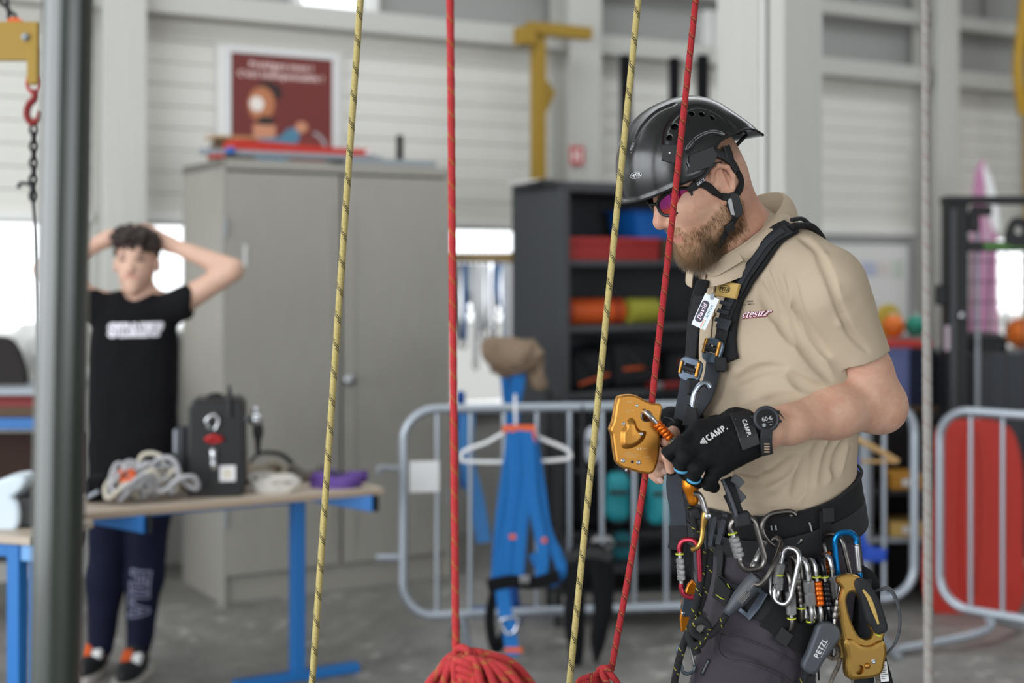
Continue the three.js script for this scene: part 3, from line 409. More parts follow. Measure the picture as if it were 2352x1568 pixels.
{ // forklift
  const d = 7.0, at = P(2188, 621, d), t = thing('forklift', 'black forklift truck with mesh guard behind the crowd barrier', 'forklift', V(at.x, 0, -d)), X = (px) => P(px, 0, d).x - at.x, Y = (py) => P(0, py, d).y, xr = X(2470);
  put(t, 'mast', box(X(2218) - X(2168), Y(458), 0.1, (X(2218) + X(2168)) / 2, Y(458) / 2, 0, 0.01), M.black);
  put(t, 'mast', box(0.1, Y(458), 0.1, xr, Y(458) / 2, 0, 0.01), M.black);
  put(t, 'mast_channel', box(0.03, Y(480), 0.03, X(2180), Y(480) / 2, 0.06, 0.004), mat(0x3a3c40, 0.4, 0.5));
  put(t, 'top_bar', box(xr - X(2166), 0.04, 0.12, (xr + X(2166)) / 2, Y(460), 0, 0.01), M.black);
  put(t, 'cross_bar', box(xr - X(2218), 0.05, 0.08, (xr + X(2218)) / 2, Y(566), 0, 0.008), M.black);
  put(t, 'hydraulic_cylinder', [rod(V(X(2245), 0.3, 0), V(X(2245), Y(505), 0), 0.012)], M.galvDull); put(t, 'hose_bracket', box(0.05, 0.1, 0.05, X(2232), Y(510), 0.02, 0.01), M.black); put(t, 'hose_bracket', box(0.1, 0.05, 0.05, X(2250), Y(485), 0.02, 0.01), M.black);
  put(t, 'lifting_lug', [plate(spline2([[-0.06, 0], [-0.03, 0.12], [0.03, 0.12], [0.06, 0]], 30), 0.03, new THREE.Matrix4().setPosition(X(2334), Y(560), 0.03), { holes: [arc2(0, 0.065, 0.022)] })], M.black);
  put(t, 'work_lamp', box(0.05, 0.1, 0.05, X(2158), Y(677), 0.02, 0.01), M.black); put(t, 'lamp_lens', [new THREE.SphereGeometry(0.018, 12, 8).translate(X(2199), Y(724), 0.06)], M.chrome);
  put(t, 'warning_label', box(0.035, 0.12, 0.003, X(2172), Y(775), 0.052), mat(0xd6c3cc, 0.6));
  put(t, 'green_label', box(0.2, 0.03, 0.003, X(2300), Y(565), 0.042), mat(0x4d7a3a, 0.6));
  for (let i = 0; i < 4; i++) put(t, 'guard_bar', [rod(V(X(2230) + i * 0.085, 0.5, 0.01), V(X(2230) + i * 0.085, Y(580), 0.01), 0.004)], M.black);
  for (let i = 0; i < 5; i++) put(t, 'guard_rail', [rod(V(X(2218), Y(600) - i * 0.1, 0.01), V(xr, Y(600) - i * 0.1, 0.01), 0.003)], M.black);
  put(t, 'body_panel', box(xr - X(2190), Y(812) - 0.12, 0.5, (xr + X(2190)) / 2, (Y(812) + 0.12) / 2, -0.3, 0.03), mat(0x2a2e35, 0.5)); put(t, 'seat', box(0.2, 0.14, 0.3, X(2290), Y(800), -0.25, 0.05), M.black);
  for (const x of [X(2200), xr - 0.06]) put(t, 'wheel', [lathe([[0, -0.07], [0.12, -0.07], [0.2, -0.05], [0.21, 0], [0.2, 0.05], [0.12, 0.07], [0, 0.07]], V(x, 0.21, -0.2), V(x + 1, 0.21, -0.2), 24)], M.blackSoft);
  put(t, 'fork', box(0.1, 0.035, 0.34, X(2250), 0.06, 0.12, 0.006), M.black);
  // banner and coloured boards that show through the guard
  const [bx, by] = onWall(2258, 375, 0.75), o = hallThing('feather_banner', 'pink and white feather banner behind the forklift guard', 'banner', bx, 0.02, WALL + 0.75);
  const hb = by - 0.02; put(o, 'pole', [rod(V(0.11, 0, 0), V(0.02, hb, 0), 0.01)], M.whitePl); put(o, 'cloth', [plate(spline2([[0.1, 0.4], [-0.16, 0.42], [-0.12, hb * 0.6], [-0.07, hb - 0.06], [0.0, hb + 0.02], [0.1, hb - 0.2], [0.14, hb * 0.62]], 60), 0.006)], M.pink); put(o, 'white_edge', [plate(spline2([[0.0, hb - 0.02], [0.06, hb - 0.08], [0.15, hb - 0.42], [0.11, hb - 0.46], [0.03, hb - 0.18]], 30), 0.01, new THREE.Matrix4().setPosition(0, 0, 0.004))], mat(0xffffff, 0.4)); put(o, 'foot_plate', box(0.35, 0.02, 0.35, 0.1, 0.0, 0), M.black);
  const [ox] = onWall(2345, 760, 0.6), q = hallThing('orange_buoy', 'orange round buoy seen behind the forklift guard bars', 'float', ox, 1.0, WALL + 0.6); put(q, 'shell', [new THREE.SphereGeometry(0.11, 20, 14).translate(0, 0.11, 0)], mat(0xe8741c, 0.5)); put(q, 'stand', box(0.12, 1.0, 0.12, 0, -0.5, 0), M.galvDull);
}
{ // big red plastic sled standing behind the barrier
  const d = 6.45, p = P(2250, 1360, d), t = thing('rescue_sled', 'large red plastic sheet leaning upright behind the crowd barrier', 'sled', V(p.x, 0, -d)), X = (px) => P(px, 0, d).x - p.x, Y = (py) => P(0, py, d).y - 0;
  put(t, 'sheet', [plate(spline2([[X(2140), 0.02], [X(2330), 0.0], [X(2345), Y(1230)], [X(2340), Y(1050)], [X(2315), Y(985)], [X(2270), Y(968)], [X(2155), Y(985)], [X(2146), Y(1100)]], 80), 0.03, undefined, { bevel: 0.008 })], M.crimson);
  put(t, 'ridge', [plate(spline2([[X(2215), 0.08], [X(2225), 0.08], [X(2232), Y(990)], [X(2222), Y(990)]], 24), 0.02, new THREE.Matrix4().setPosition(0, 0, 0.02), { bevel: 0.006 })], M.crimson);
  put(t, 'prop', [rod(V(0, 0, -0.3), V(0, 0.6, -0.02), 0.012)], M.galvDull);
}

// ================================================================ MIDDLE GROUND
function barrier(name, label, A, B, top, low, nb, feet, o = {}) {
  const t = thing(name, label, 'barrier', V(A.x, 0, A.z), Math.atan2(-(B.z - A.z), B.x - A.x)), L = Math.hypot(B.x - A.x, B.z - A.z), r = 0.13, c = (x, y, a0) => Array.from({ length: 7 }, (_, i) => V(x + r * Math.cos(a0 + i * Math.PI / 12), y + r * Math.sin(a0 + i * Math.PI / 12), 0));
  const loop = [...c(L - r, top - r, 0), ...c(r, top - r, Math.PI / 2), ...c(r, low + r, Math.PI), ...c(L - r, low + r, Math.PI * 1.5)];
  put(t, 'outer_frame', [sweep(loop, circleProfile(0.019, 12), { closed: true })], M.galv);
  for (let i = 0; i < nb; i++) { const x = L * (i + 1) / (nb + 1); put(t, 'bar', [rod(V(x, low, 0), V(x, top, 0), 0.0095, 10)], M.galv); }
  for (const x of feet) { const f = put(t, 'foot', [tube([V(x, low, 0), V(x + 0.01, low - 0.05, 0), V(x - (o.splay ?? 0.02), 0.02, 0.42)], 0.016, { n: 14 })], M.galv); put(f, 'rear_leg', [rod(V(x, low - 0.02, 0), V(x, 0.02, -0.3), 0.016)], M.galv); }
  if (o.hooks) { put(t, 'hook', [tube([V(0, top - 0.24, 0), V(-0.05, top - 0.235, 0), V(-0.1, top - 0.235, 0.01), V(-0.1, top - 0.26, 0.01)], 0.012)], M.galvDull); put(t, 'hinge_tube', [rod(V(-0.11, low + 0.24, 0), V(0, low + 0.24, 0), 0.016)], M.galv); put(t, 'name_plate', box(0.12, 0.125, 0.004, 0.085, top - 0.27, 0.01), M.whitePl); }
  return t;
}
const bA = P(926, 621, 5.75), bB = P(2100, 621, 6.1);
barrier('crowd_barrier', 'long galvanised crowd barrier behind the man hung with harnesses', bA, bB, 0.988, 0.152, 15, [0.24, 1.95], { hooks: true });
const cA = P(2158, 621, 6.05), cDir = V(0.72, 0, 0.69);
barrier('crowd_barrier', 'galvanised crowd barrier in front of the forklift and red sheet', cA, cA.clone().addScaledVector(cDir, 2.1), 0.96, 0.13, 14, [0.22, 1.8], { splay: 0.2 });

{ // white plastic hanger with the blue harness on the barrier
  const d = 5.62, q = (x, y, dd = d) => P(x, y, dd);
  const h = thing('coat_hanger', 'white plastic hanger hooked over the crowd barrier holding blue slings', 'hanger', q(1185, 1062));
  putW(h, 'hook', tube([q(1185, 985), q(1184, 950), q(1183, 918, 5.66), q(1184, 908, 5.8), q(1185, 918, 5.86)], 0.006), M.whitePl);
  putW(h, 'shoulder_frame', sweep(resample(PP([[1185, 985], [1120, 1015], [1062, 1040], [1060, 1056], [1090, 1060], [1185, 1060], [1280, 1056], [1310, 1050], [1306, 1036], [1250, 1010]], d), 80, true), circleProfile(0.008, 8), { closed: true }), M.whitePl);
  const s = thing('blue_sling_set', 'bright blue webbing harness with orange tags hanging from the white hanger', 'harness', q(1170, 1505)); let k = 0;
  const straps = [[[1178, 990], [1165, 1080], [1150, 1200], [1140, 1330]], [[1195, 988], [1192, 1100], [1180, 1220], [1168, 1330]], [[1210, 990], [1215, 1090], [1200, 1200], [1190, 1330]], [[1222, 1000], [1240, 1120], [1255, 1220], [1290, 1310], [1265, 1335], [1225, 1270]], [[1175, 1000], [1178, 1150], [1150, 1290], [1135, 1345]], [[1215, 1010], [1225, 1150], [1248, 1280], [1240, 1330]]];
  for (const p of straps) { putW(s, 'webbing', sweep(resample(PP(p, d - 0.03 - 0.012 * (k++ % 3)), 24), rectProfile(0.045, 0.006), { up: V(0.2, 0, 1) }), M.strapBlue); }
  putW(s, 'orange_tag', box(0.13, 0.03, 0.03, ...q(1192, 985, d - 0.02).toArray(), 0.008), M.orange); putW(s, 'orange_tag', box(0.03, 0.05, 0.02, ...q(1222, 1005, d - 0.04).toArray(), 0.006), M.orange); putW(s, 'orange_tag', box(0.035, 0.018, 0.02, ...q(1180, 1232, d - 0.05).toArray(), 0.004), M.orange); putW(s, 'orange_tag', box(0.02, 0.02, 0.02, ...q(1250, 1240, d - 0.05).toArray(), 0.004), M.orange);
  putW(s, 'drop_strap', sweep(resample(PP([[1150, 1320], [1158, 1390], [1170, 1450], [1178, 1507]], d - 0.05), 20), rectProfile(0.055, 0.006), { up: V(0, 0, 1) }), M.strapBlue); putW(s, 'orange_band', box(0.07, 0.02, 0.012, ...q(1180, 1492, d - 0.05).toArray(), 0.003), M.orange);
  putW(s, 'ring', tube(PP([[1150, 1425], [1165, 1455], [1182, 1448], [1188, 1420]], d - 0.06), 0.006, { closed: true, n: 24 }), M.chrome); putW(s, 'black_pad', sweep(resample(PP([[1120, 1345], [1170, 1335], [1230, 1338], [1285, 1322]], d - 0.06), 16), rectProfile(0.05, 0.012), { up: V(0, 0, 1) }), M.blackSoft); putW(s, 'leg_loop', sweep(resample(PP([[1140, 1345], [1125, 1420], [1140, 1490], [1165, 1440]], d - 0.02), 20), rectProfile(0.04, 0.01), { up: V(0, 0, 1) }), M.blackSoft); putW(s, 'buckle', box(0.04, 0.03, 0.012, ...q(1205, 1330, d - 0.08).toArray(), 0.004), M.chrome);
}
{ // black trousers hung on the same barrier
  const d = 5.6, t = thing('hung_trousers', 'black harness trousers hanging limply over the crowd barrier', 'trousers', P(1350, 1520, d));
  const f = union([[cone(P(1335, 1275, d), P(1372, 1275, d), 0.045, 0.045), 0.02], [cone(P(1328, 1290, d), P(1318, 1400, d), 0.052, 0.045), 0.02], [cone(P(1318, 1400, d), P(1322, 1520, d), 0.045, 0.018), 0.02], [cone(P(1378, 1290, d), P(1382, 1400, d), 0.05, 0.042), 0.008], [cone(P(1382, 1400, d), P(1368, 1520, d), 0.04, 0.02), 0.008]]);
  putW(t, 'cloth', skin((x, y, z) => f(x, y, z) + 0.012 * noise3(x * 25, y * 9, z * 25), P(1270, 1535, d).add(V(0, -0.02, -0.12)), P(1430, 1230, d).add(V(0, 0.02, 0.12)), 0.01), M.blackSoft); putW(t, 'waist_strap', sweep(resample(PP([[1300, 1285], [1350, 1270], [1405, 1280]], d - 0.05), 10), rectProfile(0.04, 0.008), { up: V(0, 0, 1) }), M.black); putW(t, 'hanging_cord', tube(PP([[1345, 1265], [1340, 1100], [1338, 930]], d), 0.006), M.black);
}
{ // hat on a blue sling, and the gear heaped behind the barrier
  const d = 6.35, t = thing('brown_hat', 'floppy brown fabric hat hung above the blue slings', 'hat', P(1185, 890, d));
  const f = union([[egg(P(1180, 815, d), V(1, 0, 0), V(0, 1, 0), V(0, 0, 1), 0.11, 0.075, 0.09), 0.04], [cone(P(1135, 800, d), P(1160, 850, d), 0.05, 0.03), 0.05], [cone(P(1215, 820, d), P(1240, 880, d), 0.055, 0.03), 0.05]]);
  putW(t, 'hat_body', skin((x, y, z) => f(x, y, z) + 0.016 * noise3(x * 22, y * 22, z * 22), P(1080, 915, d).add(V(0, 0, -0.14)), P(1280, 760, d).add(V(0, 0, 0.14)), 0.009), mat(0x7d6a57, 0.95)); putW(t, 'hat_band', tube(PP([[1130, 840], [1180, 856], [1225, 838]], d - 0.08), 0.012), M.brown);
  const p = thing('gear_stand', 'blue steel gear stand carrying the brown hat behind the barrier', 'stand', V(P(1180, 0, 6.42).x, 0, -6.42)); put(p, 'post', [rod(V(0, 0, 0), V(0, 1.22, 0), 0.025)], M.blueDark); put(p, 'peg', [rod(V(0, 1.18, -0.02), V(0, 1.22, 0.12), 0.01)], M.galvDull); put(p, 'foot', box(0.4, 0.03, 0.06, 0, 0.015, 0, 0.006), M.blueDark); put(p, 'foot', box(0.06, 0.03, 0.4, 0, 0.015, 0, 0.006), M.blueDark);
  const sl = (l, pts, dd, m, w = 0.05) => { const s = thing('hanging_sling', l, 'sling', P(pts[pts.length - 1][0], pts[pts.length - 1][1], dd), 0, 'slings behind the barrier'); putW(s, 'webbing', sweep(resample(PP(pts, dd), 24), rectProfile(w, 0.008), { up: V(0, 0, 1) }), m); putW(s, 'sewn_loop', tube(PP([[pts[0][0], pts[0][1]], [pts[0][0] + 6, pts[0][1] + 12], [pts[0][0], pts[0][1] + 22], [pts[0][0] - 6, pts[0][1] + 12]], dd - 0.02), 0.008, { closed: true, n: 20 }), m); };
  const pale = mat(0x3c7ab5, 0.8);
  sl('blue sling hanging below the brown hat', [[1185, 812], [1190, 870], [1182, 920], [1175, 990]], 6.3, M.strapBlue, 0.06); sl('pale blue sling hanging between the red rope and hanger', [[1075, 930], [1072, 1050], [1095, 1150], [1112, 1245]], 6.2, pale, 0.065); sl('dark blue sling left of the pale blue one', [[1058, 900], [1060, 1000], [1068, 1120]], 6.25, M.blueDark, 0.04); sl('short blue sling beside the white hanger shoulder', [[1150, 820], [1158, 870], [1165, 940]], 6.33, M.strapBlue, 0.035);
  const lump = (n, l, c, px, py, w, h, dp, dd, m, bump = 0.014, trim) => { const b = P(px, py, dd); const o = thing(n, l, c, V(b.x, b.y, -dd)); const e = (x, y, z) => { const qx = Math.abs(x) - w / 2 + 0.04, qy = Math.abs(y - h / 2) - h / 2 + 0.04, qz = Math.abs(z) - dp / 2 + 0.04; return Math.hypot(Math.max(qx, 0), Math.max(qy, 0), Math.max(qz, 0)) + Math.min(Math.max(qx, qy, qz), 0) - 0.04 + bump * noise3(x * 14 + px, y * 14, z * 14); }; put(o, 'body', skin(e, V(-w / 2 - 0.04, -0.03, -dp / 2 - 0.04), V(w / 2 + 0.04, h + 0.03, dp / 2 + 0.04), 0.014), m); put(o, 'strap', box(w * 0.7, 0.02, 0.01, 0, h * 0.6, dp / 2 + 0.005, 0.003), trim ?? M.black); return o; };
  // a low bench under the dark shelf front carries the heap
  const b = thing('low_rack', 'low dark rack behind the barrier holding backpacks', 'rack', V(P(1420, 0, 6.35).x, 0, -6.38), 0.1); put(b, 'rack_board', box(0.66, 0.02, 0.34, 0.03, 0.15, 0, 0.003), M.black); put(b, 'rack_board', box(0.66, 0.02, 0.34, 0.03, 0.395, 0, 0.003), M.black); for (const [x, z] of [[-0.29, -0.15], [0.35, -0.15], [-0.29, 0.15], [0.35, 0.15]]) put(b, 'upright', box(0.03, 1.0, 0.03, x, 0.5, z), M.black);
  lump('backpack', 'black backpack in the rack just right of the white hanger', 'backpack', 1350, 1205, 0.2, 0.42, 0.18, 6.36, M.blackSoft); lump('backpack', 'dark grey backpack between the yellow and red ropes', 'backpack', 1442, 1205, 0.13, 0.5, 0.18, 6.36, mat(0x24282e, 0.9)); lump('dry_bag', 'teal dry bag seen between the yellow rope and red rope', 'bag', 1418, 1190, 0.11, 0.2, 0.12, 6.13, M.teal); lump('dry_bag', 'teal dry bag right next to the man\u2019s hanging strap', 'bag', 1520, 1205, 0.13, 0.24, 0.14, 6.13, M.teal); lump('dry_bag', 'small faded teal pouch below the bright teal bag', 'bag', 1430, 1285, 0.09, 0.13, 0.1, 6.18, mat(0x0a5c66, 0.8));
  lump('white_pouch', 'grey white pouch strapped on the black backpack', 'pouch', 1360, 1068, 0.07, 0.17, 0.06, 6.18, mat(0xb9bcc2, 0.8), 0.008); lump('climbing_shoe', 'white and black shoe dangling under the backpacks', 'shoe', 1385, 1262, 0.11, 0.06, 0.1, 6.1, mat(0xa8a8aa, 0.8), 0.012); lump('helmet_bag', 'round grey bag by the dark blue sling', 'bag', 1075, 1125, 0.09, 0.16, 0.1, 6.3, mat(0x5f6062, 0.8), 0.01); lump('orange_pouch', 'small orange pouch half hidden behind the yellow rope', 'pouch', 1402, 1152, 0.05, 0.05, 0.05, 6.15, M.orange, 0.006); lump('red_pouch', 'dull red pouch behind the gold device', 'pouch', 1460, 1085, 0.1, 0.09, 0.06, 6.2, M.redDark, 0.008);
}
{ // wooden hanger and blue gear behind the man
  const d = 5.8, t = thing('coat_hanger', 'wooden hanger on the barrier behind the man\u2019s back', 'hanger', P(1990, 1064, d)); putW(t, 'arm', sweep(resample(PP([[1900, 985], [1960, 1005], [2020, 1035], [2062, 1060]], d), 16), circleProfile(0.012, 8)), M.wood); putW(t, 'trouser_bar', rod(P(1890, 1058, d), P(2060, 1060, d), 0.007), M.wood); putW(t, 'hook', tube([P(1905, 985, d), P(1903, 950, d), P(1904, 930, 5.9), P(1905, 928, 6.0)], 0.003), M.steel);
  const s = thing('blue_sling_set', 'dark blue webbing slings hanging under the wooden hanger', 'sling', P(1975, 1290, d)); const bl = mat(0x103fa0, 0.7); for (const p of [[[1945, 1050], [1948, 1150], [1955, 1230], [1975, 1290]], [[1958, 1050], [1965, 1160], [1985, 1260], [2035, 1275]], [[1935, 1060], [1930, 1200], [1945, 1300]]]) putW(s, 'webbing', sweep(resample(PP(p, d - 0.03), 20), rectProfile(0.05, 0.008), { up: V(0, 0, 1) }), bl); putW(s, 'end_block', box(0.09, 0.05, 0.04, ...P(2010, 1275, d - 0.03).toArray(), 0.012), bl); putW(s, 'low_loop', tube([P(1900, 1480, d), P(1925, 1560, d), P(1975, 1585, d), P(1990, 1500, d)], 0.012, { n: 30 }), bl);
  const w = thing('white_tube', 'pale grey tube standing beside the dark blue slings', 'tube', V(P(1988, 0, 6.4).x, 0, -6.4)); put(w, 'tube_wall', [lathe([[0.0, 0], [0.03, 0], [0.03, 0.9], [0.022, 0.9], [0.022, 0.85], [0, 0.85]], V(0, 0, 0), V(0, 1, 0), 20)], M.galvDull); put(w, 'end_cap', [lathe([[0.034, 0.86], [0.034, 0.91], [0.024, 0.91], [0.024, 0.86]], V(0, 0, 0), V(0, 1, 0), 20)], M.whitePl);
  const r = thing('side_rack', 'dark rack with yellow boxes behind the barrier end', 'rack', V(P(2050, 0, 6.9).x, 0, -6.75)); put(r, 'rack_board', box(0.4, 0.02, 0.3, 0, 0.3, 0), M.galvDull); put(r, 'rack_board', box(0.4, 0.02, 0.3, 0, 0.52, 0), M.black); put(r, 'back_sheet', box(0.4, 0.85, 0.01, 0, 0.425, -0.15), M.black); for (const x of [-0.19, 0.19]) put(r, 'upright', box(0.025, 0.85, 0.3, x, 0.425, 0), M.black);
  for (const [l, y, m] of [['pale yellow box on the lower board of the side rack', 0.31, mat(0xc9a45c, 0.7)], ['amber box on the upper board of the side rack', 0.53, mat(0xb07a1e, 0.7)]]) { const o = thing('parts_box', l, 'box', V(r.position.x, y, -6.72)); put(o, 'bin', box(0.16, 0.07, 0.2, 0, 0.035, 0, 0.006), m); put(o, 'label_holder', box(0.06, 0.03, 0.004, 0, 0.035, 0.101), M.paper); }
}

// ---------------------------------------------------------------- workbench and what lies on it
M.tabletop = mat(0xb9ab9c, 0.5, 0, { map: scuff }); M.tableEdge = mat(0xa3907c, 0.6); M.tableBlue = mat(0x0a66ac, 0.45);
const TY = 0.735, A0 = V(-0.4844, TY, -5.352), e1 = V(CT, 0, -ST), e2 = V(-ST, 0, -CT);
{
  const L = 1.14, D = 0.42, t = thing('workbench', 'blue legged workbench with a pale top in front of the boy', 'workbench', V(A0.x, 0, A0.z), TH);
  put(t, 'bench_top', box(L, 0.026, D, -L / 2, TY - 0.013, -D / 2, 0.004), M.tabletop); put(t, 'edge_band', box(L, 0.02, 0.003, -L / 2, TY - 0.014, 0.0016), M.tableEdge);
  const leg = toHall(P(683, 1562, 5.39).sub(t.position)); leg.y = 0;
  for (const [k, x] of [[0, leg.x], [1, -L + 0.02]]) { const lg = put(t, 'leg', box(0.05, TY - 0.06, 0.05, x, (TY - 0.06) / 2 + 0.02, leg.z, 0.006), M.tableBlue); const dir = V(0.98, 0, 0.2).applyAxisAngle(V(0, 1, 0), -TH); put(lg, 'top_bracket', [plate([[-0.3, 0], [0.3, 0], [0.3, -0.055], [0.04, -0.02], [-0.04, -0.02], [-0.3, -0.055]], 0.05, new THREE.Matrix4().makeRotationY(Math.atan2(-dir.z, dir.x) - (k ? 0 : 0)).setPosition(x, TY - 0.028, leg.z))], M.tableBlue); put(lg, 'foot_bar', box(0.5, 0.035, 0.05, x, 0.0175, leg.z, 0.006), M.tableBlue); put(lg, 'end_cap', box(0.012, 0.06, 0.052, x + 0.3 * dir.x + 0.006, TY - 0.056, leg.z + 0.3 * dir.z, 0.002), M.black); }
  put(t, 'stretcher', box(L - 0.5, 0.04, 0.03, -L / 2, TY - 0.05, leg.z - 0.03, 0.004), M.tableBlue);
}
const bench = (px, py) => { const d = (EYE - TY) * FOCAL / (py - HORIZON); return P(px, py, d); };
{ // heap of white accessory cord
  const c = bench(325, 1150), t = thing('cord_heap', 'tangled heap of grey and white rope with an orange link on the workbench', 'rope', c), cordTex = texture(64, 128, (x, y) => { const k = (x * 8 + y * 6) % 1 < 0.33 ? 0.35 : 0.78; return [k, k, k * 1.02]; }, { srgb: true, repeat: [1, 14] }), cm = mat(0xffffff, 0.85, 0, { map: cordTex }), cm2 = mat(0xc7bfae, 0.85);
  reseed(41);
  for (let i = 0; i < 16; i++) { const cx = rnd(-0.11, 0.13), cy = rnd(0.012, 0.1), cz = rnd(-0.06, 0.05), rx = rnd(0.04, 0.075), rz = rnd(0.03, 0.05), ph = rnd(0, 6), tl = rnd(-0.3, 0.3); const p = Array.from({ length: 9 }, (_, k) => { const a = ph + k * 0.76; return V(cx + rx * Math.cos(a), Math.max(0.01, cy * (1 - 1.6 * Math.abs(cx)) + 0.03 * Math.sin(a * 2 + tl) + 0.012), cz + rz * Math.sin(a)); }); put(t, 'cord_loop', [tube(p, 0.0085, { n: 40, k: 8 })], i % 4 === 1 ? cm2 : cm); }
  put(t, 'cord_loop', [tube([V(0.02, 0.06, 0.02), V(0.05, 0.14, 0), V(0.1, 0.15, -0.01), V(0.13, 0.1, 0), V(0.11, 0.03, 0.02)], 0.009, { n: 36 })], cm); put(t, 'cord_loop', [tube([V(-0.03, 0.08, 0.0), V(0.0, 0.16, -0.03), V(0.06, 0.15, -0.04), V(0.07, 0.06, -0.02)], 0.008, { n: 36 })], cm2);
  put(t, 'orange_link', [tube([V(-0.06, 0.1, 0.06), V(-0.03, 0.12, 0.07), V(-0.01, 0.1, 0.07), V(-0.03, 0.08, 0.075)], 0.012, { closed: true, n: 24 })], M.orange);
  const f = bench(412, 1138), o = thing('beige_cloth', 'crumpled beige canvas strap beside the rope heap', 'cloth', f); put(o, 'fold', [sheet(14, 8, (u, v) => V(-0.07 + u * 0.14, 0.03 + 0.03 * Math.sin(u * 5 + v * 3) * (1 - Math.abs(2 * v - 1)) + 0.02 * v, -0.05 + v * 0.1), 0.006)], mat(0xa79c8c, 0.9));
  const k = bench(222, 1150), r = thing('black_pouch', 'small black pouch with a grey buckle at the rope heap', 'pouch', k); put(r, 'pouch_body', box(0.07, 0.09, 0.09, 0, 0.045, 0, 0.02), M.blackSoft); put(r, 'buckle', box(0.05, 0.014, 0.01, 0.0, 0.03, 0.05, 0.003, [0, 0, 0.5]), M.galv);
}
{ // portable capstan winch
  const c = bench(500, 1130), t = thing('portable_winch', 'black boxy portable winch with chrome hook and crank on the workbench', 'winch', c, 0.12), s = 1 / 640, X = (px) => (px - 500) * s, Y = (py) => (1133 - py) * s;
  put(t, 'housing', [plate([[X(440), 0.02], [X(560), 0.02], [X(558), Y(925)], [X(548), Y(915)], [X(452), Y(915)], [X(443), Y(930)]], 0.2, undefined, { bevel: 0.008 })], mat(0x08090b, 0.4)); put(t, 'base', box(0.19, 0.03, 0.22, 0, 0.015, 0, 0.006), M.black); put(t, 'handle', [tube([V(X(470), Y(918), 0), V(X(485), Y(905), 0), V(X(505), Y(905), 0), V(X(515), Y(918), 0)], 0.008)], M.black); put(t, 'antenna', [lathe([[0.012, 0], [0.012, 0.07], [0.006, 0.1], [0.005, 0.115], [0, 0.115]], V(X(532), Y(950), 0.1), V(X(532), 9, 0.1), 12)], M.black);
  put(t, 'side_handle', box(0.05, 0.2, 0.1, X(420), Y(1040), 0, 0.02), mat(0x202329, 0.5)); put(t, 'grip_pad', box(0.014, 0.09, 0.06, X(406), Y(1010), 0.02, 0.006), M.galvDull);
  const hk = put(t, 'chrome_hook', [tube([V(X(487), Y(975), 0.112), V(X(480), Y(958), 0.116), V(X(490), Y(946), 0.116), V(X(502), Y(946), 0.116), V(X(508), Y(960), 0.116), V(X(500), Y(978), 0.112)], 0.006)], M.chrome); put(hk, 'hook_shank', [lathe([[0, 0], [0.013, 0], [0.015, 0.02], [0.011, 0.03], [0.015, 0.04], [0.011, 0.055], [0.014, 0.07], [0, 0.075]], V(X(496), Y(1068), 0.112), V(X(496), 9, 0.112), 14)], M.chrome); put(t, 'red_collar', [tube([V(X(480), Y(1000), 0.115), V(X(497), Y(992), 0.125), V(X(515), Y(1000), 0.115), V(X(497), Y(1006), 0.11)], 0.007, { closed: true, n: 24 })], M.red);
  put(t, 'sticker', box(0.056, 0.056, 0.002, X(528), Y(1080), 0.102), mat(0xffffff, 0.6, 0, { map: print(64, 64, (g) => { g.fillStyle = '#e8e6ea'; g.fillRect(0, 0, 64, 64); g.fillStyle = '#b9a96a'; g.fillRect(14, 16, 36, 6); g.fillRect(14, 29, 36, 6); g.fillRect(14, 42, 36, 6); }) }));
  const cr = put(t, 'crank', [tube([V(X(558), Y(965), 0), V(X(575), Y(963), 0), V(X(590), Y(962), 0.01)], 0.01)], M.galv); put(cr, 'crank_knob', [new THREE.SphereGeometry(0.026, 20, 14).translate(X(588), Y(962), 0.01)], M.chrome); put(cr, 'knob_top', [new THREE.SphereGeometry(0.014, 14, 10).translate(X(588), Y(940), 0.01)], M.chrome); put(cr, 'crank_arm', [lathe([[0.018, 0], [0.02, -0.03], [0.011, -0.06], [0.008, -0.11], [0, -0.11]], V(X(594), Y(975), 0.01), V(X(594), 9, 0.01), 12)], M.black);
}
